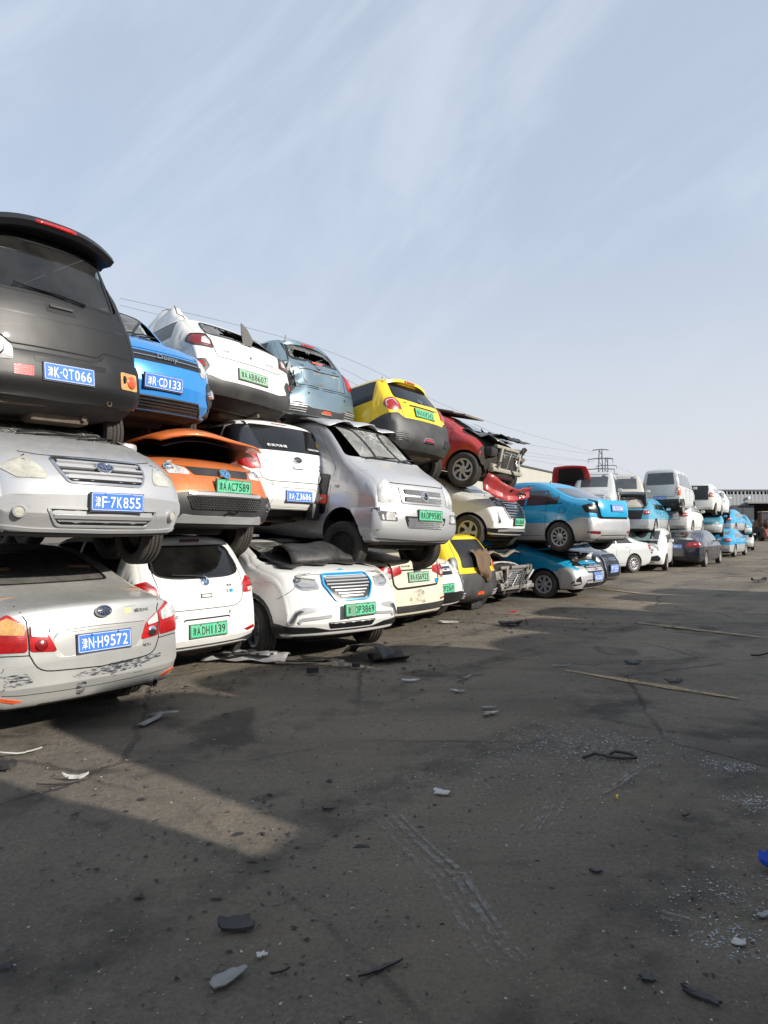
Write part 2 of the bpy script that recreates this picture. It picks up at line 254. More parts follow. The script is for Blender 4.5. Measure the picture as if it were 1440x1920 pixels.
class MB:
    def __init__(s, M=None): s.v = []; s.f = []; s.M = M or Matrix()
    def add(s, vs, fs, M=None):
        T = s.M @ M if M is not None else s.M
        b = len(s.v); s.v += [tuple(T @ Vector(v)) for v in vs]; s.f += [tuple(b + i for i in f) for f in fs]
        return s
    def box(s, c, d, M=None, bev=0.0):
        x, y, z = d[0] / 2, d[1] / 2, d[2] / 2
        bm = bmesh.new(); bmesh.ops.create_cube(bm, size=1.0)
        for v in bm.verts: v.co = Vector((v.co.x * d[0] + c[0], v.co.y * d[1] + c[1], v.co.z * d[2] + c[2]))
        if bev: bmesh.ops.bevel(bm, geom=bm.edges[:], offset=bev, segments=2, affect='EDGES', profile=0.5)
        bm.verts.index_update(); s.add([v.co[:] for v in bm.verts], [[v.index for v in f.verts] for f in bm.faces], M); bm.free(); return s
    def prism(s, poly, z0, z1, M=None):
        n = len(poly); vs = [(x, y, z0) for x, y in poly] + [(x, y, z1) for x, y in poly]
        fs = [tuple(range(n - 1, -1, -1)), tuple(range(n, 2 * n))] + [(i, (i + 1) % n, n + (i + 1) % n, n + i) for i in range(n)]
        return s.add(vs, fs, M)
    def lathe(s, prof, n=32, M=None, sy=1.0, closed=False):
        """profile of (r, h) turned about local Z"""
        vs = []; m = len(prof)
        for k in range(n):
            a = 2 * math.pi * k / n
            for r, h in prof: vs.append((r * math.cos(a), r * math.sin(a) * sy, h))
        fs = []
        for k in range(n):
            for j in range(m - 1 if not closed else m):
                j2 = (j + 1) % m; k2 = (k + 1) % n
                fs.append((k * m + j, k2 * m + j, k2 * m + j2, k * m + j2))
        return s.add(vs, fs, M)
    def tube(s, pts, r, n=8, M=None):
        pts = [Vector(p) for p in pts]; vs = []; fs = []
        rr = r if isinstance(r, (list, tuple)) else [r] * len(pts)
        up = Vector((0, 0, 1))
        for i, p in enumerate(pts):
            t = (pts[min(i + 1, len(pts) - 1)] - pts[max(i - 1, 0)]).normalized()
            a = t.cross(up if abs(t.z) < 0.9 else Vector((1, 0, 0))).normalized(); b = t.cross(a)
            for k in range(n):
                th = 2 * math.pi * k / n; vs.append(tuple(p + (a * math.cos(th) + b * math.sin(th)) * rr[i]))
        for i in range(len(pts) - 1):
            for k in range(n): fs.append((i * n + k, i * n + (k + 1) % n, (i + 1) * n + (k + 1) % n, (i + 1) * n + k))
        fs += [tuple(range(n - 1, -1, -1)), tuple((len(pts) - 1) * n + k for k in range(n))]
        return s.add(vs, fs, M)
    def grid(s, P, M=None):
        """rows of points -> sheet"""
        n = len(P[0]); vs = [p for row in P for p in row]
        fs = [(i * n + j, i * n + j + 1, (i + 1) * n + j + 1, (i + 1) * n + j) for i in range(len(P) - 1) for j in range(n - 1)]
        return s.add(vs, fs, M)
    def mesh(s, name, sm=35):
        me = bpy.data.meshes.new(name); me.from_pydata(s.v, [], s.f); me.update()
        if sm: smooth(me, sm)
        return me
    def build(s, name, mat, parent=None, sm=35): return link(name, s.mesh(name, sm), parent, mat)
def solidify(me, t):
    bm = bmesh.new(); bm.from_mesh(me); bmesh.ops.solidify(bm, geom=bm.faces[:], thickness=t); bm.to_mesh(me); bm.free()
def fillet(pts, n=5, closed=False):
    """points (x, y[, r]) -> polyline with corners rounded by r"""
    out = []; m = len(pts)
    for i, p in enumerate(pts):
        r = p[2] if len(p) > 2 else 0.0
        if r <= 0 or (not closed and i in (0, m - 1)): out.append((p[0], p[1])); continue
        P = Vector(p[:2]); A = Vector(pts[i - 1][:2]); B = Vector(pts[(i + 1) % m][:2])
        da, db = (A - P).length, (B - P).length
        a = P + (A - P).normalized() * min(r, da * 0.49); b = P + (B - P).normalized() * min(r, db * 0.49)
        for k in range(n + 1):
            t = k / n; q = a * (1 - t) ** 2 + P * 2 * t * (1 - t) + b * t * t; out.append((q.x, q.y))
    return out
def resample(pts, ds):
    out = [pts[0]]
    for a, b in zip(pts, pts[1:]):
        d = math.dist(a, b); k = max(1, int(math.ceil(d / ds)))
        for j in range(1, k + 1): out.append(tuple(a[i] + (b[i] - a[i]) * j / k for i in range(len(a))))
    return out
def fan(n, r, cx=0, cy=0, sy=1.0): return [(cx + r * math.cos(2 * math.pi * i / n), cy + sy * r * math.sin(2 * math.pi * i / n)) for i in range(n)]
TXT = {}
def text_mesh(body, size=1.0):
    if body in TXT: return TXT[body]
    cu = bpy.data.curves.new('txt', 'FONT'); cu.body = body; cu.size = size; cu.extrude = 0.02; cu.offset = 0.004; cu.resolution_u = 3
    o = bpy.data.objects.new('txt', cu); WORK.collection.objects.link(o)
    me = evaluated(o)
    bpy.data.objects.remove(o); bpy.data.curves.remove(cu)
    v = np.array([p.co[:] for p in me.vertices]); f = [tuple(p.vertices) for p in me.polygons]; bpy.data.meshes.remove(me)
    lo, hi = v.min(0), v.max(0); v = v - (lo + hi) / 2; TXT[body] = (v, f, hi - lo); return TXT[body]
def text(body, w, h, M, mat, parent, name='lettering', depth=0.004, condense=None):
    v, f, d = text_mesh(body); vv = v * np.array([w / d[0], h / d[1], depth / d[2]])
    return MB().add([tuple(p) for p in vv], f, M).build(name, mat, parent, 0)

# ------------------------------------------------------------------ vehicles: lofted body shell + conforming parts
A_S = [0, .16, .32, .48, .62, .74, .83, .90, .95, .98, 1]
B_S = [0, .025, .06, .12, .2, .28, .36, .44, .52, .60, .68, .76, .84, .90, .95, .98, 1]
def body_geom(S, inset=0.0, zfloor=None, xr=None, ds=0.055):
    top = fillet(S['top']); bot = fillet(S['bot']); L2 = top[-1][0], top[0][0]
    tx = np.array([p[0] for p in top]); tz = np.array([p[1] for p in top]); bx = np.array([p[0] for p in bot]); bz = np.array([p[1] for p in bot])
    rs = resample(top, ds); xs = [p[0] for p in rs] + [p[0] for p in resample(bot, 0.12)]
    if xr: xs = [x for x in xs if xr[0] < x < xr[1]] + list(xr)
    xs = sorted(xs); keep = [xs[0]]
    for x in xs[1:]:
        if x - keep[-1] > 0.0025: keep.append(x)
    keep[-1] = xs[-1]; xs = keep
    blx = [p[0] for p in S['belt']]; blz = [p[1] for p in S['belt']]; plx = [p[0] for p in S['plan']]; plw = [p[1] for p in S['plan']]
    tum = S.get('tumble', .33); W = max(plw); xf, xb = top[-1][0], top[0][0]; D = S.get('D', 1.5)
    memo = {}
    def wid(x, z):
        if x not in memo: memo[x] = (float(np.interp(x, plx, plw)), float(np.interp(x, blx, blz)))
        base, belt = memo[x]; lo = 0.2
        t = (min(z, belt) - lo) / (belt - lo)
        w = base - .05 * max(0, (.35 - t) / .35) ** 2 - .03 * max(0, (t - .6) / .4) ** 2
        w += .012 * math.exp(-((t - .80) / .06) ** 2)
        if z > belt: w -= .012 + (z - belt) * tum + .10 * max(0, z - belt) ** 2
        return w - inset
    def pt(x, a, b, zb, zt, rt, rb):
        z = zb + b * (zt - zb); w = max(.03, wid(x, z)); y = a * w
        for zz, r, s in ((zt, rt, 1), (zb, rb, -1)):
            dz = (z - zz) * s + r; dy = y - (w - r)
            if dz > 0 and dy > 0:
                k = max(dz, dy) / math.hypot(dz, dy); z = zz - s * r + s * dz * k; y = w - r + dy * k
        z -= S.get('crown', .035) * a * a * b ** 4 * (1 if inset == 0 else .5)
        fx = min(1, max(0, (x - (xf - D)) / D)); fr = min(1, max(0, ((xb + D) - x) / D)); s = min(1, y / W)
        x2 = x - S.get('bowF', .2) * s ** 2.4 * fx * fx * (3 - 2 * fx) + S.get('bowR', .14) * s ** 2.6 * fr * fr * (3 - 2 * fr)
        return (x2, y, z)
    verts = []; faces = []; rings = []
    for x in xs:
        zt = float(np.interp(x, tx, tz)) - inset * 1.1; zb = float(np.interp(x, bx, bz)) if zfloor is None else zfloor
        if zt < zb + .02: zt = zb + .02
        h = zt - zb; rt = min(S.get('rt', .10), .42 * h); rb = min(.07, .3 * h)
        half = [pt(x, a, 0, zb, zt, rt, rb) for a in A_S] + [pt(x, 1, b, zb, zt, rt, rb) for b in B_S[1:-1]] + [pt(x, a, 1, zb, zt, rt, rb) for a in reversed(A_S)]
        full = half + [(p[0], -p[1], p[2]) for p in reversed(half[1:-1])]
        rings.append((len(verts), zb, zt, rt, rb, x)); verts += full
    n = len(full); P = len(half)
    for (a, *_), (b, *_) in zip(rings, rings[1:]):
        for j in range(n): k = (j + 1) % n; faces.append((a + j, a + k, b + k, b + j))
    for end, sgn in ((0, -1), (-1, 1)):
        base, zb, zt, rt, rb, x = rings[end]; na, nb = len(A_S), len(B_S)
        def idx(ai, bi, side):
            if bi == 0: j = ai
            elif bi == nb - 1: j = P - 1 - ai
            elif ai == na - 1: j = na - 1 + bi
            else: return None
            if side < 0 and 0 < j < P - 1: j = n - j
            return base + j
        cache = {}
        def vid(ai, bi, side):
            k = idx(ai, bi, side)
            if k is not None: return k
            if ai == 0: side = 1
            key = (ai, bi, side)
            if key not in cache:
                p = pt(x, A_S[ai], B_S[bi], zb, zt, rt, rb); cache[key] = len(verts); verts.append((p[0], p[1] * side, p[2]))
            return cache[key]
        for ai in range(na - 1):
            for bi in range(nb - 1):
                for side in (1, -1):
                    q = (vid(ai, bi, side), vid(ai + 1, bi, side), vid(ai + 1, bi + 1, side), vid(ai, bi + 1, side))
                    if side * sgn < 0: q = q[::-1]
                    q = tuple(dict.fromkeys(q))
                    if len(q) > 2: faces.append(q)
    return verts, faces, (tx, tz, blx, blz)

def boolean(me, cutters):
    o = bpy.data.objects.new('tmp', me); WORK.collection.objects.link(o); tmp = []
    for c in cutters:
        co = bpy.data.objects.new('cut', c); WORK.collection.objects.link(co); tmp.append(co)
        md = o.modifiers.new('b', 'BOOLEAN'); md.operation = 'DIFFERENCE'; md.solver = 'EXACT'; md.object = co; md.material_mode = 'TRANSFER'
    res = evaluated(o)
    for q in tmp: c = q.data; bpy.data.objects.remove(q); bpy.data.meshes.remove(c)
    bpy.data.objects.remove(o); return res
def orient(me):
    bm = bmesh.new(); bm.from_mesh(me); bmesh.ops.recalc_face_normals(bm, faces=bm.faces[:]); bm.to_mesh(me); bm.free()

WHEELS = {}
def wheel_meshes(style, Rr, W):
    key = (style, round(Rr, 3), round(W, 3))
    if key in WHEELS: return WHEELS[key]
    X90 = Matrix.Rotation(R(-90), 4, 'X')      # lathe axis Z -> wheel axis Y (outer face at +Y)
    h = W / 2; ri = Rr * .66
    prof = [(ri, -h * .82), (ri + .02, -h * .98), (Rr * .86, -h), (Rr * .95, -h * .95), (Rr * .99, -h * .8)]
    for g in (-.42, 0, .42): prof += [(Rr, h * (g - .07) - .004), (Rr - .012, h * (g - .05)), (Rr - .012, h * (g + .05)), (Rr, h * (g + .07) + .004)]
    prof += [(Rr * .99, h * .8), (Rr * .95, h * .95), (Rr * .86, h), (ri + .02, h * .98), (ri, h * .82)]
    ty = MB().lathe(prof, 44, X90).mesh('tyre', 40)
    ba = MB().lathe([(ri, -h * .8), (ri - .012, -h * .3), (ri - .02, h * .35), (.0, h * .2)], 36, X90)
    ba.lathe([(0, -h * .5), (.11, -h * .5), (.11, h * .1), (0, h * .1)], 20, X90); ba = ba.mesh('hub')
    rm = MB(); rm.lathe([(ri + .004, h * .80), (ri - .012, h * .90), (ri - .03, h * .80), (ri - .035, h * .45)], 40, X90)
    if style == 'steel':
        rm.lathe([(ri - .03, h * .45), (ri * .72, h * .30), (ri * .58, h * .48), (ri * .32, h * .42), (ri * .3, h * .56), (0, h * .58)], 40, X90)
        for k in range(8):
            a = k * math.pi / 4; rm.prism(fan(10, .022), 0, .004, X90 @ Matrix.Rotation(a, 4, 'Z') @ Matrix.Translation((ri * .72, 0, h * .315)))
    else:
        n, wd, sweep, dbl = {'ten': (10, .030, 0, 0), 'five': (5, .085, .25, 0), 'cover': (7, .072, .0, 0), 'twin': (5, .026, 0, 1), 'swirl': (7, .062, .45, 0)}[style]
        rm.lathe([(.075, h * .3), (.075, h * .62), (.06, h * .70), (.03, h * .72), (.028, h * .76), (0, h * .76)], 24, X90)
        for k in range(n):
            for off in ((-.16, .16) if dbl else (0,)):
                a0 = 2 * math.pi * k / n + off * .5; a1 = a0 + sweep + off * .6
                p = []
                for rr_, a, ww, zz in ((.055, a0, wd * .55, h * .62), (ri * .55, (a0 * .6 + a1 * .4), wd * .8, h * .70), (ri - .022, a1, wd * 1.15, h * .74)):
                    c, s_ = math.cos(a), math.sin(a); p.append(((rr_ * c - s_ * ww / 2, rr_ * s_ + c * ww / 2, zz), (rr_ * c + s_ * ww / 2, rr_ * s_ - c * ww / 2, zz)))
                vs = []; 
                for (l, r_) in p: vs += [l, r_, (l[0], l[1], l[2] - .03), (r_[0], r_[1], r_[2] - .03)]
                fs = []
                for q in range(2):
                    b = q * 4; fs += [(b, b + 1, b + 5, b + 4), (b, b + 4, b + 6, b + 2), (b + 1, b + 3, b + 7, b + 5)]
                rm.add(vs, fs, X90)
    rm = rm.mesh('rim', 30)
    ty.materials.append(M_TYRE); ba.materials.append(M_UNDER)
    WHEELS[key] = (ty, ba, rm); return WHEELS[key]

SHELLS = {}
class Car:
    def __init__(s, name, label, cat, group, S, mat, lower=None, cabin=True, panes=(), side=(), sidemat=None, sgap=.09, crush=None, dents=(), wells=True, under=True):
        s.S = S; s.mat = mat; s.crush = crush
        s.root = bpy.data.objects.new(name, None); COL.objects.link(s.root); s.root.empty_display_size = .3; tag(s.root, label, cat, group)
        key = repr((sorted(S.items(), key=str), crush, dents, lower[0] if lower else None)) if not cabin else None
        hit = SHELLS.get(key) if key else None
        if hit: s.tx, s.tz, s.blx, s.blz, V, f, s.bvh, shell = hit
        else: v, f, (s.tx, s.tz, s.blx, s.blz) = body_geom(S); V = np.array(v)
        s.wells = wells; xf, xr, Rw, yw = S['wheels']; s.W = max(p[1] for p in S['plan']); s.xF = S['top'][-1][0]; s.xR = S['top'][0][0]
        if hit:
            me = shell.copy(); me.materials[0] = mat
            if lower: me.materials[len(me.materials) - 1] = lower[1]
            s.body = link('body', me, s.root)
            if under: s.chassis()
            return
        rng = np.random.RandomState(len(label))
        for (x, y, z, r, dx, dy, dz) in dents:
            d = np.sqrt(((V - np.array([x, y, z])) ** 2).sum(1)); k = np.exp(-(d / r) ** 2)[:, None]
            ph = np.sin(V[:, 0] * 23 + V[:, 1] * 17 + V[:, 2] * 29)[:, None] * .25 + 1
            V = V + k * ph * np.array([dx, dy, dz])
        if crush:
            zc, k = crush; m = V[:, 2] > zc; wob = (np.sin(V[:, 0] * 7 + V[:, 1] * 5) + np.sin(V[:, 1] * 13 - V[:, 0] * 4)) * .006
            V[m, 2] = zc + (V[m, 2] - zc) * k + (wob * np.clip((V[:, 2] - zc) / .3, 0, 1))[m]
        s.V = V; s.bvh = BVHTree.FromPolygons([Vector(p) for p in V], f)
        me = bpy.data.meshes.new('body'); me.from_pydata([tuple(p) for p in V], [], f); me.materials.append(mat); me.materials.append(M_UNDER); me.update(); orient(me)
        xf, xr, Rw, yw = S['wheels']; s.W = max(p[1] for p in S['plan']); s.xF = S['top'][-1][0]; s.xR = S['top'][0][0]
        cut = []
        if wells:
            wc = MB()
            for x in (xf, xr):
                for sd in (1, -1):
                    wc.lathe([(0, -.16), (Rw + .055, -.16), (Rw + .055, .3), (0, .3)], 36, Matrix.Translation((x, sd * (s.W - .10), Rw + S.get('wz', .0))) @ Matrix.Rotation(R(-90 * sd), 4, 'X'))
            cm = wc.mesh('cut', 0); bm = bmesh.new(); bm.from_mesh(cm); bmesh.ops.remove_doubles(bm, verts=bm.verts[:], dist=1e-5); bmesh.ops.recalc_face_normals(bm, faces=bm.faces[:]); bm.to_mesh(cm); bm.free()
            cm.materials.append(M_UNDER); cut.append(cm)
        if cabin:
            cv, cf, _ = body_geom(S, .055, S.get('floor', .40), S['cabin'], .12); CV = np.array(cv)
            if crush: m = CV[:, 2] > crush[0]; CV[m, 2] = crush[0] + (CV[m, 2] - crush[0]) * crush[1] - .02
            cm = bpy.data.meshes.new('cut'); cm.from_pydata([tuple(p) for p in CV], [], cf); cm.update(); orient(cm); cm.materials.append(M_INT); cut.append(cm)
            for (nm, view, poly, mt, *kw) in panes: cut.append(s.prism_cut(view, poly))
            if side:
                js = MB()
                for a, b in side:
                    poly = s.side_poly(a, b, sgap)
                    if poly:
                        for v in ('left', 'right'): m = s.prism_cut(v, [(*p, .012) for p in poly], .2); js.add([q.co[:] for q in m.vertices], [tuple(q.vertices) for q in m.polygons]); bpy.data.meshes.remove(m)
                m = js.mesh('cut', 0); m.materials.append(M_TRIM); cut.append(m)
        if cut: me2 = boolean(me, cut); bpy.data.meshes.remove(me); me = me2
        if lower:
            zl, lm = lower; me.materials.append(lm); li = len(me.materials) - 1
            bm = bmesh.new(); bm.from_mesh(me)
            z0, slope = zl if isinstance(zl, tuple) else (zl, 0)
            bmesh.ops.bisect_plane(bm, geom=bm.verts[:] + bm.edges[:] + bm.faces[:], plane_co=(0, 0, z0), plane_no=Vector((-slope, 0, 1)).normalized())
            for fc in bm.faces:
                c = fc.calc_center_median()
                if fc.material_index == 0 and c.z < z0 + slope * c.x: fc.material_index = li
            bm.to_mesh(me); bm.free()
        nz = np.empty(len(me.polygons) * 3); me.polygons.foreach_get('normal', nz); ce = np.empty(len(me.polygons) * 3); me.polygons.foreach_get('center', ce)
        low = np.where((nz[2::3] < -.75) & (ce[2::3] < .45))[0]
        for i in low: me.polygons[int(i)].material_index = 1
        smooth(me, 32); me.name = 'body'; s.body = link('body', me, s.root)
        if key: SHELLS[key] = (s.tx, s.tz, s.blx, s.blz, V, f, s.bvh, me)
        if under: s.chassis()
        for (nm, view, poly, mt, *kw) in panes:
            if mt is not None: s.pane(nm, view, poly, mt, **(kw[0] if kw else {}))
        if side: s.side_windows(side, sidemat, gap=sgap)
    # -- where a face coordinate lands on the shell.  rear/front: t to the right as seen from there, z up.  side: x, z.  top: x, y
    def cz(s, z):
        if s.crush and z > s.crush[0]: return s.crush[0] + (z - s.crush[0]) * s.crush[1]
        return z
    def ray(s, view, t, z):
        if view in ('rear', 'front'):
            sg = 1 if view == 'front' else -1; xe = s.xF if view == 'front' else s.xR; rho = .30; t0 = s.W - rho
            z = s.cz(z); a = 0; at_ = abs(t); sy = (1 if t >= 0 else -1) * sg
            if at_ <= t0: o = Vector((xe, t * sg, z)); d = Vector((sg, 0, 0))
            elif at_ < t0 + rho * math.pi / 2:
                a = (at_ - t0) / rho; o = Vector((xe - sg * rho, sy * t0, z)); d = Vector((sg * math.cos(a), sy * math.sin(a), 0))
            else: o = Vector((xe - sg * (rho + at_ - t0 - rho * math.pi / 2), 0, z)); d = Vector((0, sy, 0))
        elif view in ('left', 'right'):
            sy = 1 if view == 'left' else -1; o = Vector((t, 0, s.cz(z))); d = Vector((0, sy, 0))
        else: o = Vector((t, z, .3)); d = Vector((0, 0, 1))
        return o, d
    def proj(s, view, t, z):
        o, d = s.ray(view, t, z)
        h = s.bvh.ray_cast(o + d * 6, -d, 9)
        if h[0] is None: h = s.bvh.find_nearest(o + d * .3)
        n = h[1]
        if n.dot(d) < 0 and view != 'x': n = -n
        return h[0], n
    def prism_cut(s, view, poly, depth=.3):
        poly = fillet([p if len(p) > 2 else (*p, .04) for p in poly], 3, True)
        o, d = s.ray(view, 0, 1); vs0 = []; vs1 = []; hits = [s.proj(view, *p)[0] for p in poly]
        far = max(h.dot(d) for h in hits) + .15; near = min(h.dot(d) for h in hits) - depth
        for p in poly:
            oo, _ = s.ray(view, *p) if view not in ('rear', 'front') else (Vector((0, p[0] * (1 if view == 'front' else -1), s.cz(p[1]))), d)
            b = oo - d * oo.dot(d); vs0.append(tuple(b + d * near)); vs1.append(tuple(b + d * far))
        n = len(poly); me = bpy.data.meshes.new('cut')
        me.from_pydata(vs0 + vs1, [], [tuple(range(n)), tuple(range(2 * n - 1, n - 1, -1))] + [(i, n + i, n + (i + 1) % n, (i + 1) % n) for i in range(n)])
        me.update(); orient(me); me.materials.append(M_TRIM); return me
    def patch(s, name, view, poly, mat, off=.004, dome=0.0, rd=.025, thick=.012, mirror=False, parent=None, cell=.07, label=None, hole=None):
        if mirror:
            a = s.patch(name, view, poly, mat, off, dome, rd, thick, False, parent, cell, label)
            if view in ('left', 'right'): b = s.patch(name, 'right' if view == 'left' else 'left', poly, mat, off, dome, rd, thick, False, parent, cell, label)
            else: b = s.patch(name, view, [(-p[0], *p[1:]) for p in poly][::-1], mat, off, dome, rd, thick, False, parent, cell, label)
            return a, b
        pl = fillet([p if len(p) > 2 else (p[0], p[1], rd) for p in poly], 4, True)
        bm = bmesh.new(); vs = [bm.verts.new((x, y, 0)) for x, y in pl]
        try: bm.faces.new(vs)
        except Exception: bm.free(); return None
        xs = [p[0] for p in pl]; ys = [p[1] for p in pl]
        for lo, hi, ax in ((min(xs), max(xs), 0), (min(ys), max(ys), 1)):
            k = max(1, int((hi - lo) / cell))
            for i in range(1, k):
                co = [0, 0, 0]; no = [0, 0, 0]; co[ax] = lo + (hi - lo) * i / k; no[ax] = 1
                bmesh.ops.bisect_plane(bm, geom=bm.verts[:] + bm.edges[:] + bm.faces[:], plane_co=co, plane_no=no)
        if hole:
            hp = [Vector(h) for h in hole]
            def inside(p):
                c = False
                for i in range(len(hp)):
                    a, b = hp[i], hp[i - 1]
                    if (a.y > p.y) != (b.y > p.y) and p.x < (b.x - a.x) * (p.y - a.y) / (b.y - a.y) + a.x: c = not c
                return c
            bmesh.ops.triangulate(bm, faces=bm.faces[:])
            bmesh.ops.delete(bm, geom=[f for f in bm.faces if inside(f.calc_center_median())], context='FACES')
        bm.verts.ensure_lookup_table(); edge = [(Vector(a), Vector(b)) for a, b in zip(pl, pl[1:] + pl[:1])]
        low = {}; nn = Vector(); tgt = {}; inarch = set()
        xf, xr, Rw, yw = s.S['wheels']; ra = Rw + .056; zc = Rw + s.S.get('wz', 0.)
        for v in bm.verts:
            P, Nn = s.proj(view, v.co.x, v.co.y); k = 0
            if dome:
                q = v.co.to_2d(); dist = 9
                for a, b in edge:
                    ab = b - a; u = max(0, min(1, (q - a).dot(ab) / max(ab.length_squared, 1e-9))); dist = min(dist, (q - a - ab * u).length)
                k = dome * math.sin(min(1, dist / .07) * math.pi / 2)
            if s.wells and abs(P.y) > s.W - .27 and view != 'top':      # trim at the wheel openings
                for xw in (xf, xr):
                    dx, dz = P.x - xw, P.z - zc; rr = math.hypot(dx, dz)
                    if rr < ra:
                        inarch.add(v); kk = ra / max(rr, 1e-4); P = Vector((xw + dx * kk, P.y, zc + dz * kk))
            tgt[v] = (P + Nn * (off + k), P - Nn * thick)
            nn += Nn
        if inarch:
            dead = [f for f in bm.faces if all(v in inarch for v in f.verts)]
            bmesh.ops.delete(bm, geom=dead, context='FACES'); alive = set(bm.verts); tgt = {v: t for v, t in tgt.items() if v in alive}
        bnd = {v for e in bm.edges if e.is_boundary for v in e.verts}; bedges = [e for e in bm.edges if e.is_boundary]
        for v in bnd: low[v] = bm.verts.new(tgt[v][1])
        for e in bedges:
            a, b = e.verts
            try: bm.faces.new((a, b, low[b], low[a]))
            except Exception: pass
        for v, (p, _) in tgt.items(): v.co = p
        bmesh.ops.recalc_face_normals(bm, faces=bm.faces[:])
        top = [f for f in bm.faces if not any(v in low.values() for v in f.verts)] if len(bm.faces) < 3000 else bm.faces[:]
        sm = Vector()
        for f in top: sm += f.normal * f.calc_area()
        if sm.dot(nn) < 0: bmesh.ops.reverse_faces(bm, faces=bm.faces[:])
        me = bpy.data.meshes.new(name); bm.to_mesh(me); bm.free(); smooth(me, 40)
        o = link(name, me, parent or s.root, mat)
        if label: o['label'] = label
        return o
    def strip(s, name, view, path, w, mat, off=.003, thick=.008, parent=None, mirror=False, rd=.0, closed=False, ds=.05):
        if mirror:
            a = s.strip(name, view, path, w, mat, off, thick, parent, False, rd, closed, ds)
            if view in ('left', 'right'): s.strip(name, 'right' if view == 'left' else 'left', path, w, mat, off, thick, parent, False, rd, closed, ds)
            else: s.strip(name, view, [(-p[0], *p[1:]) for p in path], w, mat, off, thick, parent, False, rd, closed, ds)
            return a
        pth = fillet([p if len(p) > 2 else (p[0], p[1], rd) for p in path], 4, closed)
        if closed: pth = pth + pth[:1]
        q = [s.proj(view, *p) for p in resample(pth, ds)]; vs = []; fs = []; m = len(q)
        for i, (P, N) in enumerate(q):
            T = (q[min(i + 1, m - 1)][0] - q[max(i - 1, 0)][0])
            if closed and i in (0, m - 1): T = q[1][0] - q[m - 2][0]
            sd = N.cross(T).normalized() * w / 2
            vs += [P + sd + N * off, P - sd + N * off, P - sd - N * thick, P + sd - N * thick]
        for i in range(m - 1):
            b = i * 4
            for k in range(4): fs.append((b + k, b + (k + 1) % 4, b + 4 + (k + 1) % 4, b + 4 + k))
        fs += [(3, 2, 1, 0), tuple((m - 1) * 4 + k for k in range(4))]
        return MB().add(vs, fs).build(name, mat, parent or s.root, 40)
    def frame(s, view, t, z, off=0.0, tilt=None, roll=0.0, yawed=0.0):
        """local frame on the shell: X to the right as seen, Y up, Z outwards"""
        P, N = s.proj(view, t, z); _, d = s.ray(view, t, z)
        if view == 'top': Y = Vector((1 if t < 0 else 1, 0, 0)); Y = (Y - N * Y.dot(N)).normalized(); X = Y.cross(N)
        else:
            if tilt is not None: n0 = Vector((N.x, N.y, 0)).normalized(); N = (n0 * math.cos(R(tilt)) + Vector((0, 0, 1)) * math.sin(R(tilt))).normalized()
            X = Vector((0, 0, 1)).cross(N).normalized(); Y = N.cross(X)
        M = Matrix((X, Y, N)).transposed().to_4x4(); M.translation = P + N * off
        return M @ Matrix.Rotation(R(yawed), 4, 'Y') @ Matrix.Rotation(R(roll), 4, 'Z')
    def plate(s, view, t, z, txt, kind='blue', tilt=None, roll=0, off=.012, holder=True, w=None, yawed=0):
        w = w or (.44 if kind == 'blue' else .48); h = .14
        base = {'blue': M_PL_BLUE, 'green': M_PL_GREEN, 'pale': M_PL_PALE}[kind]; ink = M_WHITE if kind == 'blue' else M_BLACK
        M = s.frame(view, t, z, off, tilt, roll, yawed)
        rim = fillet([(-w / 2, -h / 2, .012), (w / 2, -h / 2, .012), (w / 2, h / 2, .012), (-w / 2, h / 2, .012)], 3, True)
        p = MB(M).prism(rim, 0, .004).build('license_plate', base, s.root, 20)
        if holder: MB(M).box((0, -.003, -.010), (w + .012, h + .014, .016)).build('plate_holder', M_BLACKP, p, 0)
        b = MB(M)
        for (x, y, dx, dy) in ((0, h / 2 - .006, w - .02, .003), (0, -h / 2 + .006, w - .02, .003), (-w / 2 + .006, 0, .003, h - .016), (w / 2 - .006, 0, .003, h - .016)): b.box((x, y, .0045), (dx, dy, .003))
        b.build('border_line', ink, p, 0)
        n = len(txt); cw = (w - .05) / (n + (.35 if kind == 'blue' else .2))
        x = -w / 2 + .025
        for i, ch in enumerate(txt):
            if i == 2: x += cw * (.35 if kind == 'blue' else .2)
            if ch != ' ':
                ww = cw * .80 if ch not in '1I' else .013
                text(ch, ww, .086, M @ Matrix.Translation((x + cw / 2, -.003, .005)), ink, p, 'character')
            x += cw
        if kind == 'blue': MB(M).lathe([(0, .006), (.006, .006), (.006, .003)], 8, Matrix.Translation((-w / 2 + .025 + cw * 2.17, 0, 0))).build('separator_dot', ink, p)
        for bx in (-.11, .11):
            MB(M).lathe([(0, .010), (.007, .009), (.010, .004)], 8, Matrix.Translation((bx, h / 2 - .012, 0))).build('screw', M_CHROME, p)
        return p
    def disc(s, name, view, t, z, r, mat, h=.012, sy=1.0, parent=None, tilt=None, off=.002, ring=None, ringw=.006, roll=0):
        M = s.frame(view, t, z, off, tilt, roll)
        o = MB(M).lathe([(0, h), (r * .8, h * .9), (r, h * .4), (r, -.01)], 24, None, sy).build(name, mat, parent or s.root)
        if ring: MB(M).lathe([(r - ringw, h * .5), (r - ringw, h + .003), (r + ringw * .3, h + .003), (r + ringw * .6, -.008)], 28, None, sy).build('ring', ring, o)
        return o
    def word(s, view, t, z, txt, w, h, mat=M_BADGE, name='lettering', parent=None, off=.003, tilt=None, roll=0, shear=0):
        M = s.frame(view, t, z, off, tilt, roll)
        if shear: M = M @ Matrix(((1, shear, 0, 0), (0, 1, 0, 0), (0, 0, 1, 0), (0, 0, 0, 1)))
        return text(txt, w, h, M, mat, parent or s.root, name)
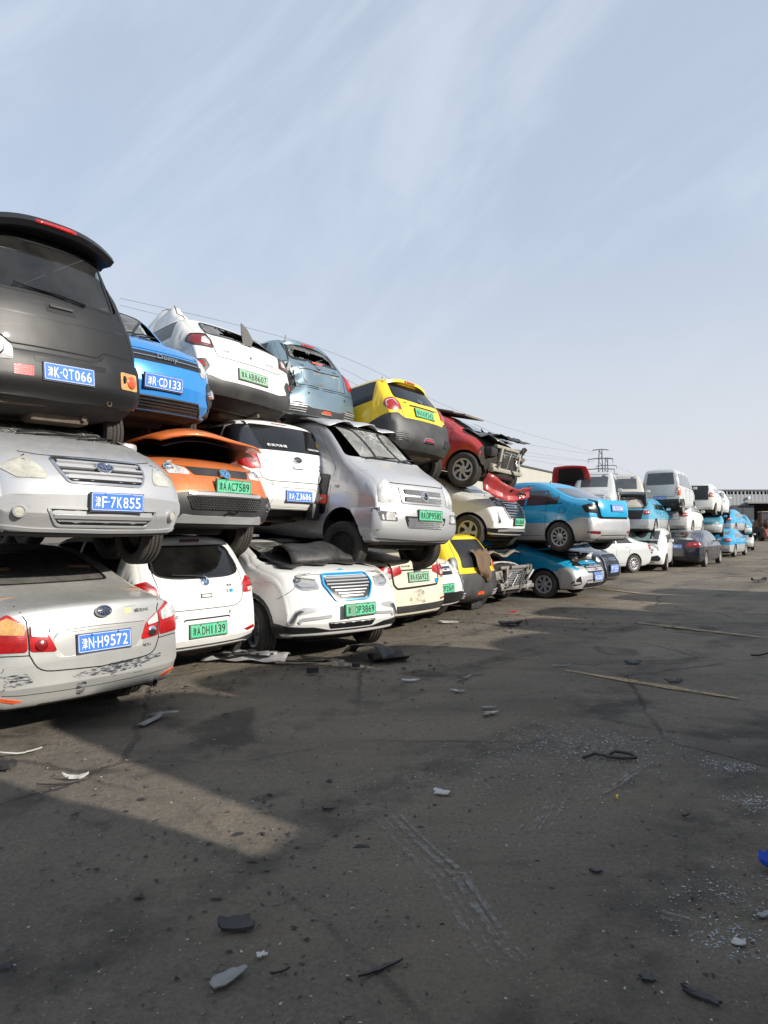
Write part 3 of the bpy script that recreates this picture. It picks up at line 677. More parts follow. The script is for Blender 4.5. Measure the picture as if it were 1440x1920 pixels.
    def wheels(s, style='steel', rimmat=None, only='all', steer=0, droop=0):
        xf, xr, Rw, yw = s.S['wheels']; ty, ba, rm = wheel_meshes(style, Rw, s.S.get('tw', .185))
        rimmat = rimmat or M_SILVERP
        for x, yy in ((xf, yw), (xf, -yw), (xr, yw), (xr, -yw)):
            if only == 'front' and x != xf: continue
            if only == 'rear' and x != xr: continue
            w = link('wheel', ba, s.root); w.location = (x, yy, Rw - droop); w.rotation_euler = (0, random.uniform(0, 6), (0 if yy > 0 else math.pi) + (R(steer) if x == xf else 0)); w.rotation_mode = 'ZYX' if False else 'XYZ'
            w.rotation_euler = (Matrix.Rotation((0 if yy > 0 else math.pi) + (R(steer) if x == xf else 0), 4, 'Z') @ Matrix.Rotation(random.uniform(0, 6), 4, 'Y')).to_euler()
            link('tyre', ty, w); r = link('rim', rm, w)
            if len(rm.materials) == 0: rm.materials.append(rimmat)
            r.material_slots[0].link = 'OBJECT'; r.material_slots[0].material = rimmat
    def chassis(s):
        xf, xr, Rw, yw = s.S['wheels']; zb = .19; r = s.root; W = s.W
        m = MB(); m.tube([(xr, -yw + .1, Rw), (xr, -.2, Rw - .04), (xr, .2, Rw - .04), (xr, yw - .1, Rw)], .042, 10)
        m.tube([(xr + .35, -.45, .24), (xr + .02, -yw + .14, Rw - .05)], .03); m.tube([(xr + .35, .45, .24), (xr + .02, yw - .14, Rw - .05)], .03)
        m.build('rear_axle', M_RUST, r)
        m = MB(); m.tube([(xf - .2, -.3, .22), (xf, -yw + .1, Rw - .08)], .03); m.tube([(xf - .2, .3, .22), (xf, yw - .1, Rw - .08)], .03); m.tube([(xf - .25, -.5, .22), (xf - .25, .5, .22)], .04)
        m.build('front_suspension', M_RUST, r)
        m = MB(); m.tube([(xf - .3, .1, .19), (0, .15, .17), (xr + .3, .2, .18), (xr - .1, -.25, .24), (s.xR + .25, -.3, .24)], .028); m.box((xr - .28, -.1, .26), (.2, .55, .16), bev=.04)
        m.build('exhaust', M_RUST, r)
        m = MB(); m.box((xr + .45, 0, .2), (.45, .8, .12), bev=.04); m.box((xf + .05, 0, .24), (.6, .75, .14), bev=.05); m.box((0, .52, .2), (1.4, .07, .07)); m.box((0, -.52, .2), (1.4, .07, .07))
        for k in range(5): m.tube([(xr + .2 - k * .1, -.6, .26 + .01 * k), (xr - .1, -.2 + .1 * k, .25), (xr - .3, .5, .27)], .012, 6)
        m.build('floor_pan', M_UNDER, r)
    # -- common fittings
    def pane(s, name, view, poly, mat=None, **k): return s.patch(name, view, poly, mat or M_GLASS, k.pop('off', -.004), k.pop('dome', 0), k.pop('rd', .04), k.pop('thick', .008), **k)
    def side_windows(s, splits, mat=None, frame=True, gap=.09, lift=.03, sides=('left', 'right')):
        out = []
        for a, b in splits:
            poly = s.side_poly(a, b, gap, lift)
            if not poly: continue
            for v in sides: out.append(s.pane('side_window', v, poly, mat, cell=.12, rd=.012))
        return out
    def side_poly(s, a, b, gap=.09, lift=.03):
        xs = np.linspace(a, b, 9); tp = []; bt = []
        for x in xs:
            zb = float(np.interp(x, s.blx, s.blz)) + lift; zt = float(np.interp(x, s.tx, s.tz)) - gap
            if zt > zb + .03: tp.append((float(x), zt)); bt.append((float(x), zb))
        if len(tp) < 2: return None
        return bt + tp[::-1]
    def doors(s, xs, handles=(), mat=None, top=True):
        for x in xs:
            zb = float(np.interp(x, s.blx, s.blz)); s.strip('door_gap', 'left', [(x, zb + .01), (x + .02, .6), (x, .33)], .007, M_GAP, mirror=True)
        if len(xs) > 1: s.strip('door_gap', 'left', [(min(xs), .33), (max(xs), .33)], .007, M_GAP, mirror=True)
        for x in handles:
            z = float(np.interp(x, s.blx, s.blz)) - .09
            for v in ('left', 'right'):
                M = s.frame(v, x, z, .012); MB(M).box((0, 0, .012), (.17, .028, .022), bev=.008).build('door_handle', mat or s.mat, s.root)
    def mirrors(s, x, mat=None, sides=(1, -1), fold=0):
        z = float(np.interp(x, s.blx, s.blz)) + .07
        for sd in sides:
            P, N = s.proj('left' if sd > 0 else 'right', x, z - .03)
            m = MB(Matrix.Translation((P.x, P.y + sd * .13, P.z + .05))); m.box((0, 0, 0), (.10, .17, .115), bev=.04)
            o = m.build('wing_mirror', mat or s.mat, s.root)
            MB().tube([(P.x, P.y - sd * .01, P.z), (P.x, P.y + sd * .08, P.z + .02)], .02).build('mirror_arm', M_BLACKP, o)
            MB(Matrix.Translation((P.x - .062, P.y + sd * .135, P.z + .05))).box((.01, 0, 0), (.006, .13, .08)).build('mirror_glass', M_CHROME, o)
    def wiper(s, view, t0, z0, t1, z1):
        a, n = s.proj(view, t0, z0); b, n2 = s.proj(view, t1, z1); m = (a + b) / 2 + (n + n2) * .02
        q = MB(); q.tube([a + n * .02, a + n * .03, m, b + n2 * .015], [.018, .012, .009, .006], 6); q.tube([a.lerp(b, .35) + n * .012, b + (b - a) * .25 + n2 * .012], .007, 6)
        return q.build('wiper', M_TRIM, s.root)
    def seats(s, x, mat=None, zs=.42, h=.62, w=.46, n=2, back=-1):
        """seat: cushion + back + headrest, seen through panes"""
        for y in ((.36, -.36) if n == 2 else (0,)):
            ww = w if n == 2 else 1.2; m = MB(); m.box((x + .18, y, zs + .12), (.45, ww, .16), bev=.05)
            m.box((x - .08, y, zs + .42), (.14, ww, h - .1), Matrix.Translation((x, 0, zs)) @ Matrix.Rotation(R(-14), 4, 'Y') @ Matrix.Translation((-x, 0, -zs)), bev=.05)
            o = m.build('seat', mat or M_SEAT, s.root)
            for yy in ((y,) if n == 2 else (.35, -.35)): MB().box((x - .2, yy, zs + h + .22), (.1, .26, .17), None, .045).build('headrest', mat or M_SEAT, o)
    def dash(s, x, z):
        m = MB(); m.box((x, 0, z - .13), (.35, s.W * 1.55, .22), bev=.06); o = m.build('dashboard', M_INT, s.root)
        M = Matrix.Translation((x - .3, .36, z - .02)) @ Matrix.Rotation(R(65), 4, 'Y'); q = MB(M)
        q.tube([(.18 * math.cos(k * math.pi / 10), .18 * math.sin(k * math.pi / 10), 0) for k in range(21)], .014, 6); q.box((0, 0, 0), (.06, .34, .02)); q.build('steering_wheel', M_TRIM, o)
    def spoiler(s, hw, back=.12, mat=None, drop=.08, lamp=.13, lampmat=None, thick=.045):
        """roof-edge spoiler: closed aerofoil section swept across the roof, brake light in its trailing edge"""
        S = s.S; p = [q for q in S['top'] if q[1] > S['top'][5][1] - .2][0]; x0, z0 = s.S['top'][4][0], s.S['top'][4][1]; rows = []
        z0 = s.cz(z0)
        for dx, dz in ((.16, .018), (.02, .022), (-back * .6, .012), (-back, -.012), (-back, -.012 - thick), (-back * .5, -.02 - thick), (.02, -.07)):
            rows.append([(x0 + dx + drop * 1.2 * abs(a) ** 3, a * hw, z0 + dz - drop * abs(a) ** 2.6) for a in np.linspace(-1, 1, 17)])
        o = MB().grid(rows).build('spoiler', mat or s.mat, s.root, 50); solidify(o.data, .006)
        b = MB().grid([[(x0 - back - .004 + drop * 1.2 * abs(a) ** 3, a * hw, z0 + dz - drop * abs(a) ** 2.6) for a in np.linspace(-lamp / hw, lamp / hw, 5)] for dz in (-.020, -.020 - thick * .7)]).build('brake_light', lampmat or M_LAMP_DRED, o, 40); solidify(b.data, .01)
        return o
    def place(s, ref, px, py, d, yaw, pitch=0, roll=0, ground=False):
        Rm = Matrix.Rotation(R(yaw), 4, 'Z') @ Matrix.Rotation(R(-pitch), 4, 'Y') @ Matrix.Rotation(R(roll), 4, 'X')
        P = at(px, py, d) - (Rm @ Vector(ref))
        if ground: P.z = 0
        s.root.matrix_world = Matrix.Translation(P) @ Rm; return s
def drop(o):
    for ch in list(o.children): drop(ch)
    bpy.data.objects.remove(o)
def copy_tree(o, parent=None, swap=None):
    c = o.copy(); COL.objects.link(c)
    if parent is not None: c.parent = parent
    if swap and c.type == 'MESH':
        for i, sl in enumerate(c.material_slots):
            if sl.material in swap: m = swap[sl.material]; sl.link = 'OBJECT'; sl.material = m
    for ch in o.children: copy_tree(ch, c, swap)
    return c

# ------------------------------------------------------------------ shell templates (x forward, metres)
def SEDAN(L=4.4, H=1.46, W=.85, deck=1.02, tail=.0, hood=.80, **k):
    h = L / 2; d = dict(
        top=[(-h, .60), (-h + .015, .80, .06), (-h + .06, deck, .05), (-h + .62, deck + .07, .25), (-h + 1.42, H - .05, .35), (-.15, H, .5), (.42, H - .05, .4), (h - 1.02, hood + .21, .2), (h - .28, hood + .02, .3), (h - .06, hood - .14, .12), (h, .54)],
        bot=[(-h, .42), (-h + .06, .27, .05), (-h + .35, .20), (h - .5, .18), (h - .08, .22, .05), (h, .38)],
        belt=[(-h, .97), (-h + 1.0, .97), (h - 1.25, .93), (h - 1.02, hood + .15), (h, hood + .06)], plan=[(-h, W - .10), (-h + .5, W - .02), (-.6, W), (.8, W), (h - .6, W - .02), (h, W - .10)],
        tumble=.36, rt=.10, bowF=.24, bowR=.16, wheels=(h - .86, -h + .98, .305, W - .10), cabin=(-h + .75, h - 1.15), floor=.42); d.update(k); return d
def HATCH(L=3.65, H=1.50, W=.81, lean=.42, hood=.84, **k):
    h = L / 2; d = dict(
        top=[(-h, .52), (-h + .012, .74, .06), (-h + .07, 1.0, .10), (-h + lean - .06, H - .10, .05), (-h + lean, H - .035, .05), (-h + lean + .15, H - .01, .08), (-.15, H + .01, .5), (.30, H - .05, .35), (h - .82, hood + .17, .18), (h - .22, hood, .25), (h - .05, hood - .18, .1), (h, .5)],
        bot=[(-h, .38), (-h + .06, .26, .05), (-h + .3, .20), (h - .4, .18), (h - .07, .22, .05), (h, .36)],
        belt=[(-h, 1.06), (-h + .8, 1.02), (h - 1.05, .95), (h - .82, hood + .13), (h, hood + .05)], plan=[(-h, W - .09), (-h + .35, W - .015), (-.5, W), (.6, W), (h - .5, W - .02), (h, W - .10)],
        tumble=.30, rt=.09, bowF=.24, bowR=.15, wheels=(h - .72, -h + .60, .285, W - .095), cabin=(-h + .42, h - .98), floor=.42); d.update(k); return d
def SUV(L=4.4, H=1.66, W=.91, lean=.45, hood=1.0, **k):
    h = L / 2; d = dict(
        top=[(-h, .60), (-h + .012, .86, .06), (-h + .08, 1.10, .1), (-h + lean, H - .06, .08), (-h + lean + .2, H - .02, .1), (-.2, H, .5), (.36, H - .06, .35), (h - 1.05, hood + .12, .2), (h - .24, hood - .01, .22), (h - .07, hood - .20, .12), (h, .62)],
        bot=[(-h, .46), (-h + .06, .34, .05), (-h + .3, .26), (h - .5, .24), (h - .08, .30, .05), (h, .46)],
        belt=[(-h, 1.14), (-h + .9, 1.10), (h - 1.25, 1.05), (h - 1.05, hood + .09), (h, hood + .05)], plan=[(-h, W - .10), (-h + .4, W - .02), (-.5, W), (.8, W), (h - .6, W - .02), (h, W - .11)],
        tumble=.30, rt=.11, bowF=.26, bowR=.15, wheels=(h - .88, -h + .86, .335, W - .105), tw=.21, cabin=(-h + .5, h - 1.2), floor=.48); d.update(k); return d
def BOXVAN(L=3.8, H=1.86, W=.77, lean=.2, hood=1.0, nose=.32, **k):
    h = L / 2; d = dict(
        top=[(-h, .52), (-h + .01, .80, .05), (-h + .05, 1.08, .1), (-h + lean, H - .10, .08), (-h + lean + .12, H - .02, .08), (-.2, H + .01, .5), (h - 1.25, H - .05, .3), (h - nose - .18, hood + .14, .14), (h - .14, hood - .06, .16), (h - .04, hood - .22, .1), (h, .58)],
        bot=[(-h, .42), (-h + .05, .33, .05), (-h + .3, .24), (h - .5, .22), (h - .06, .28, .05), (h, .44)],
        belt=[(-h, 1.10), (h - .8, 1.04), (h, .95)], plan=[(-h, W - .05), (-h + .25, W - .01), (-.5, W), (h - .6, W), (h - .3, W - .02), (h, W - .08)],
        tumble=.14, rt=.10, bowF=.16, bowR=.07, wheels=(h - .70, -h + .66, .285, W - .10), cabin=(-h + .15, h - .6), floor=.5); d.update(k); return d

# ------------------------------------------------------------------ paints
P_CHAMP = paint('champagne_silver_paint', (0.46, 0.465, 0.455), 0.5, 0.33, 0.5, 0.42)
P_SILVER = paint('silver_paint', (0.52, 0.53, 0.55), 0.5, 0.32, 0.6, 0.42)
P_BLACKM = paint('faded_black_paint', (0.006, 0.006, 0.0065), 0.0, 0.45, 0.08, 0.05, (0.07, 0.065, 0.06))
P_WHITE = paint('white_paint', (0.74, 0.74, 0.72), 0.0, 0.30, 0.5, 0.30, (0.42, 0.40, 0.36))
P_WHITE2 = paint('worn_white_paint', (0.68, 0.68, 0.65), 0.0, 0.34, 0.4, 0.38, (0.40, 0.37, 0.31))
P_CREAM = paint('cream_paint', (0.68, 0.63, 0.50), 0.0, 0.34, 0.4, 0.30, (0.42, 0.37, 0.28))
P_ORANGE = paint('orange_paint', (0.62, 0.13, 0.012), 0.15, 0.3, 0.6, 0.38, (0.34, 0.25, 0.18))
P_BLUE = paint('blue_paint', (0.025, 0.24, 0.64), 0.25, 0.28, 0.7, 0.10)
P_GREYBLUE = paint('grey_blue_paint', (0.13, 0.20, 0.25), 0.4, 0.3, 0.6, 0.30, (0.26, 0.26, 0.25))
P_YELLOW = paint('yellow_paint', (0.80, 0.56, 0.004), 0.0, 0.3, 0.6, 0.22, (0.42, 0.33, 0.14))
P_RED = paint('red_paint', (0.50, 0.016, 0.022), 0.1, 0.28, 0.7, 0.15)
P_CYAN = paint('cyan_paint', (0.0, 0.31, 0.56), 0.0, 0.3, 0.6, 0.12, (0.22, 0.30, 0.34))
P_CYAN2 = paint('pale_cyan_paint', (0.05, 0.33, 0.50), 0.0, 0.3, 0.6, 0.25, (0.30, 0.35, 0.37))
P_NAVY = paint('blue_black_paint', (0.007, 0.009, 0.018), 0.0, 0.2, 1.0, 0.05, (0.08, 0.08, 0.08))
P_GREYW = paint('grey_white_paint', (0.50, 0.52, 0.52), 0.1, 0.36, 0.4, 0.30)
P_BEIGE = paint('beige_paint', (0.52, 0.50, 0.43), 0.1, 0.36, 0.4, 0.35)

def lamp_pod(c, view, t, z, r=.05, mat=None, parent=None, sy=1.0): return c.disc('lamp_bowl', view, t, z, r, mat or M_CHROME, .010, sy, parent, off=.006, ring=M_SILVERP if mat is M_BLUELED else None, ringw=.006)
def tail_lamp(c, poly, mat=M_LAMP_RED, mirror=True, dome=.012, name='tail_light', **k): return c.patch(name, 'rear', poly, mat, .008, dome, .03, .02, mirror=mirror, cell=.05, **k)
def head_lamp(c, poly, mat=M_LAMP_CLR, mirror=True, dome=.014, **k): return c.patch('headlight', 'front', poly, mat, .008, dome, .03, .02, mirror=mirror, cell=.05, **k)
def grille_bars(c, x0, x1, zs, w=.016, mat=M_CHROME, parent=None, off=.02, view='front', bow=0):
    for z in zs: c.strip('grille_slat', view, [(x0, z), ((x0 + x1) / 2, z - bow), (x1, z)], w, mat, off, .004, parent)
def badge_ellipse(c, view, t, z, r, sy, mat, ring=M_CHROME, tilt=None, off=.022): return c.disc('badge', view, t, z, r, mat, .012, sy, None, tilt, off, ring, .009)
def winged_badge(c, view, t, z, r):
    b = badge_ellipse(c, view, t, z, r, .68, simple('badge_navy', (.02, .035, .10), .25, coat=1)); M = c.frame(view, t, z, .037); m = MB(M)
    m.box((0, 0, 0), (r * .12, r * .95, .004))
    for sd in (-1, 1):
        for k in range(3): m.box((sd * r * (.42 - .03 * k), r * (.26 - .22 * k), 0), (r * (.52 - .1 * k), r * .11, .004), Matrix.Rotation(R(-9 * sd), 4, 'Z'))
    m.build('badge_wings', M_CHROME, b, 0)

# ================================================================== stack nearest the camera
def car_a1():
    rw = [(-.50, 1.12, .06), (.50, 1.12, .06), (.43, 1.36, .05), (-.43, 1.36, .05)]
    c = Car('sedan', 'dusty champagne silver sedan on the ground, rear bumper scraped black, blue plate N-H9572', 'car', 'stacked scrap cars',
            SEDAN(4.25, 1.44, .845, 1.0), P_CHAMP, panes=[('rear_window', 'rear', rw, M_GLASSP)], side=[(-1.25, -.45), (-.40, .75)], sidemat=M_GLASSP)
    c.strip('window_rubber', 'rear', rw, .025, M_TRIM, .002, closed=True)
    c.wheels('cover')
    inner = [(.34, .665), (.40, .80), (.525, .875), (.525, .68)]; outer = [(.54, .68), (.54, .88), (.72, .955), (.86, .90), (.90, .76), (.80, .69)]
    i1 = tail_lamp(c, inner); o1 = tail_lamp(c, outer)
    for sd, pi, po in ((1, i1[0], o1[0]), (-1, i1[1], o1[1])):
        c.patch('reversing_lens', 'rear', [(sd * a, b) for a, b in ((.405, .80), (.515, .865), (.515, .79), (.41, .775))], M_LAMP_CLR, .022, 0, .01, .005, parent=pi)
        c.disc('lamp_bowl', 'rear', sd * .45, .725, .042, M_CHROME if sd > 0 else M_LAMP_DRED, .012, 1, pi, off=.016)
        c.patch('signal_lens', 'rear', [(sd * a, b) for a, b in ((.56, .80), (.56, .87), (.72, .93), (.84, .88), (.85, .82))], M_LAMP_AMB if sd < 0 else M_LAMP_CLR, .022, 0, .015, .005, parent=po)
    lid = c.strip('boot_gap', 'rear', [(-.60, 1.0), (-.535, .90), (-.53, .66), (-.47, .53, .1), (0, .505), (.47, .53, .1), (.53, .66), (.535, .90), (.60, 1.0)], .009, M_GAP, .002)
    c.strip('bumper_gap', 'rear', [(.53, .655), (.75, .665), (1.05, .64)], .007, M_GAP, mirror=True)
    c.patch('plate_recess', 'rear', [(-.36, .615), (.36, .615), (.37, .80), (-.37, .80)], P_CHAMP, .001, -.012, .05, .02)
    c.strip('chrome_strip', 'rear', [(-.39, .825), (0, .835), (.39, .825)], .022, M_SILVERP, .014)
    c.plate('rear', .02, .70, '津NH9572', 'blue', tilt=4, roll=0)
    winged_badge(c, 'rear', .02, .925, .062)
    c.word('rear', -.36, .885, '天津一汽', .17, .036); c.word('rear', .37, .905, '威志N5', .14, .03); c.word('rear', .40, .615, 'VCT-i', .075, .022, M_BLACK)
    c.patch('sticker', 'rear', [(.205, .89), (.275, .89), (.275, .93), (.205, .93)], simple('old_sticker', (.55, .45, .25), .7), .002, 0, .003, .001)
    c.patch('reflector', 'rear', [(.56, .325), (.80, .375), (.83, .355), (.66, .315)], M_LAMP_ORG, .006, .004, .012, .01, mirror=True)
    c.strip('bumper_crease', 'rear', [(-.95, .40), (-.6, .37), (0, .36), (.6, .37), (.95, .40)], .006, M_GREYP, .001, .004)
    M = c.frame('rear', .50, .275, -.03, 0); MB(M).lathe([(.030, -.12), (.034, .05), (.034, .07), (.028, .07), (.026, -.08), (0, -.08)], 18).build('exhaust_tip', M_CHROME, c.root)
    for k, pl in enumerate(([(-.25, .47), (.1, .52), (.55, .53), (.56, .50), (.2, .44), (-.2, .44)], [(.05, .44), (.35, .46), (.36, .40), (.1, .41)], [(-1.0, .52), (-.55, .53), (-.5, .46), (-.75, .42), (-1.0, .45)], [(-1.0, .60), (-.72, .58), (-.75, .54), (-1.0, .55)], [(-.2, .40), (-.12, .41), (-.13, .30), (-.19, .31)])):
        c.patch('scrape_mark', 'rear', pl, M_SCRATCH, .0012, 0, .02, .001)
    c.doors([-1.05, -.42, .72], (-.95, -.3)); c.mirrors(.72)
    c.seats(.0, M_SEATBR); c.seats(-.85, M_SEATBR, n=1, h=.52)
    m = MB(); m.box((-1.42, 0, 1.03), (.40, 1.25, .03)); m.build('parcel_shelf', M_SEATBR, c.root); 
    m = MB(); m.box((-1.38, -.05, 1.075), (.10, .38, .045), bev=.015); m.build('brake_light', M_SILVERP, c.root)
    return c.place((c.xR, 0, .70), 192, 1207, 5.4, 141, ground=True)
def car_a2():
    ws = [(-.66, 1.02, .05), (.66, 1.02, .05), (.52, 1.36, .06), (-.52, 1.36, .06)]
    c = Car('sedan', 'silver sedan with chrome-slat grille and winged badge, blue plate F-7K855, middle of its stack', 'car', 'stacked scrap cars',
            SEDAN(4.3, 1.44, .85, 1.0, hood=.84), P_SILVER, panes=[('windscreen', 'front', ws, M_CRACK)], side=[(-1.2, -.45), (-.40, .75)], crush=(1.0, .84))
    c.wheels('steel', M_UNDER, droop=0.1)
    h = head_lamp(c, [(.43, .64), (.44, .70), (.52, .79), (.78, .815), (1.0, .79), (.98, .70), (.70, .635)], M_LAMP_OLD)
    for sd, p in ((1, h[0]), (-1, h[1])):
        lamp_pod(c, 'front', sd * .56, .72, .05, M_LAMP_CLR, p); lamp_pod(c, 'front', sd * .70, .74, .055, M_CHROME, p)
    g = c.patch('grille', 'front', [(-.36, .80), (.36, .80), (.345, .71), (.29, .625), (-.29, .625), (-.345, .71)], M_TRIM, .004, 0, .03)
    grille_bars(c, -.335, .335, (.775,), .022, M_SILVERP, g); grille_bars(c, -.345, .345, (.735,), .02, M_SILVERP, g); grille_bars(c, -.33, .33, (.695,), .02, M_SILVERP, g); grille_bars(c, -.30, .30, (.655,), .02, M_SILVERP, g)
    c.strip('grille_frame', 'front', [(-.37, .805), (.37, .805), (.35, .71), (.295, .618), (-.295, .618), (-.35, .71)], .016, M_CHROME, .016, closed=True, parent=g, rd=.03)
    winged_badge(c, 'front', .0, .735, .072)
    c.strip('bonnet_gap', 'front', [(-.58, .845), (-.42, .822), (0, .828), (.42, .822), (.58, .845)], .010, M_GAP, .002, rd=.05)
    lg = c.patch('lower_grille', 'front', [(-.43, .415), (.43, .415), (.36, .30), (-.36, .30)], M_TRIM, .003, 0, .03)
    grille_bars(c, -.40, .40, (.365,), .030, P_SILVER, lg, .014)
    c.strip('grille_lip', 'front', [(-.45, .425), (.45, .425), (.37, .29), (-.37, .29)], .016, P_SILVER, .012, closed=True, rd=.03, parent=lg)
    for sd in (1, -1):
        f = c.patch('fog_recess', 'front', [(sd * .47, .35), (sd * .56, .43), (sd * .76, .45), (sd * .84, .40), (sd * .72, .33)], P_SILVER, .001, -.016, .03, .02)
        c.disc('fog_lamp', 'front', sd * .66, .39, .043, M_LAMP_OLD, .02, 1, f, off=0, ring=M_SILVERP)
    c.plate('front', .06, .485, '津F7K855', 'blue', tilt=3, off=.03)
    c.strip('bumper_lip', 'front', [(-1.0, .275), (-.5, .255), (0, .25), (.5, .255), (1.0, .275)], .03, P_SILVER, .010)
    c.wiper('front', -.35, 1.01, .1, 1.05); c.wiper('front', .15, 1.01, .5, 1.06)
    c.doors([-1.0, -.42, .72], (-.9, -.3)); c.mirrors(.72); c.dash(.70, .98); c.seats(-.1)
    return c.place((c.xF, .06, .485), 218, 942, 5.5, -41, pitch=-3, roll=-1)
def car_a3():
    rw = [(-.60, 1.21, .07), (.60, 1.21, .07), (.51, 1.70, .06), (-.51, 1.70, .06)]
    S = BOXVAN(3.6, 1.89, .80, lean=.30, hood=1.0, tumble=.26, rt=.12, bowR=.13)
    c = Car('minivan', 'black minivan with rear spoiler and red brake bar, blue plate K-QT066, atop the nearest stack', 'van', 'stacked scrap cars', S, P_BLACKM,
            panes=[('rear_window', 'rear', rw, glass('hazy_blue_window_glass', (.42, .50, .52), .07))], side=[(-1.55, -.75), (-.68, .1), (.16, .95)], sidemat=M_GLASS)
    c.wheels('steel', M_RUST, droop=0.1)
    c.strip('window_rubber', 'rear', rw, .022, M_TRIM, .003, closed=True)
    sp = MB(); rows = []
    for j, (dx, dz) in enumerate(((.14, 1.855), (-.02, 1.885), (-.14, 1.865), (-.17, 1.815), (-.14, 1.775), (-.02, 1.785), (.03, 1.765))):
        rows.append([(c.xR + .26 + dx + .10 * abs(a) ** 2.5, a * (.60 - (.02 if j > 3 else 0)), dz - .10 * abs(a) ** 2.6) for a in np.linspace(-1, 1, 17)])
    sp.grid(rows); s_ = sp.build('spoiler', P_BLACKM, c.root, 50)
    bl = MB(); P = []
    for j, dz in enumerate((1.838, 1.806)): P.append([(c.xR + .26 - .171 + .10 * abs(a) ** 2.5, a * .60, dz - .10 * abs(a) ** 2.6) for a in np.linspace(-.30, .30, 7)])
    bl.grid(P); b = bl.build('brake_light', M_LAMP_RED, s_); solidify(b.data, .012)
    c.strip('tailgate_gap', 'rear', [(-.64, 1.74), (-.72, 1.2), (-.76, .80), (-.50, .80), (-.45, .745), (.30, .745), (.36, .80), (.76, .80), (.72, 1.2), (.64, 1.74)], .012, M_GAP, .002, rd=.03)
    c.strip('tailgate_crease', 'rear', [(-.76, 1.02), (0, 1.0), (.76, 1.02)], .012, M_TRIM, .001)
    hd = c.patch('handle_recess', 'rear', [(-.13, 1.07), (.13, 1.07), (.13, 1.135), (-.13, 1.135)], M_TRIM, .003, -.004, .015); c.strip('handle', 'rear', [(-.10, 1.118), (.10, 1.118)], .022, M_BLACKP, .018, .002, hd)
    bp = c.patch('bumper', 'rear', [(-1.25, .36), (0, .34), (1.25, .36), (1.25, .74), (.62, .745), (.36, .765), (.30, .70), (-.45, .70), (-.5, .765), (-.62, .745), (-1.25, .74)], P_BLACKM, .022, .02, .03, .03, cell=.08)
    c.patch('plate_recess', 'rear', [(-.27, .45), (.36, .45), (.38, .66), (-.28, .66)], M_TRIM, .040, 0, .02, .03, parent=bp)
    c.plate('rear', .0, .545, '津KQT066', 'blue', tilt=2, off=.052, roll=0)
    lp = c.patch('tail_light', 'rear', [(.50, .50), (.72, .50), (.72, .655), (.50, .655)], M_LAMP_AMB, .050, .008, .02, .03); c.disc('red_lens', 'rear', .64, .575, .055, M_LAMP_ORG, .012, 1, lp, off=.058)
    c.disc('lamp_hole', 'rear', .545, .59, .016, M_TRIM, .012, 2.2, lp, off=.056)
    l2 = c.patch('tail_light', 'rear', [(-.80, .60), (-.44, .60), (-.44, .70), (-.51, .77), (-.80, .77)], M_LAMP_CLR, .048, .014, .03, .03); c.disc('lamp_bowl', 'rear', -.57, .68, .06, M_CHROME, .02, 1, l2, off=.052)
    c.patch('reflector', 'rear', [(-.44, .49), (-.29, .49), (-.29, .575), (-.44, .575)], M_LAMP_RED, .046, .006, .012, .02)
    c.wiper('rear', .22, 1.195, -.25, 1.25)
    M = c.frame('rear', .40, .36, -.06, 0); MB(M).lathe([(.024, -.3), (.026, .1), (.020, .1), (.018, -.1), (0, -.1)], 14).build('exhaust_tip', M_RUST, c.root)
    m = MB(); m.tube([(c.xR + .42, -.62, .36), (c.xR + .42, .62, .36)], .045); m.tube([(c.xR + .15, -.5, .34), (c.xR + .18, .6, .30)], .03); m.tube([(c.xR + .3, .1, .34), (c.xR + .6, .55, .34)], .022); m.build('axle_beam', M_RUST, c.root)
    m = MB(); m.tube([(c.xR + .35, -.45, .30), (c.xR + .35, -.45, .5)], .06, 10); m.tube([(c.xR + .35, .45, .30), (c.xR + .35, .45, .5)], .06, 10); m.build('rear_spring', M_RUST, c.root)
    c.seats(-.5, n=1); c.seats(.4); c.doors([-.72, .13, .98], (-.6, .25))
    return c.place((c.xR, 0, .545), 125, 704, 5.85, 144, pitch=-1.0, roll=-1.0)
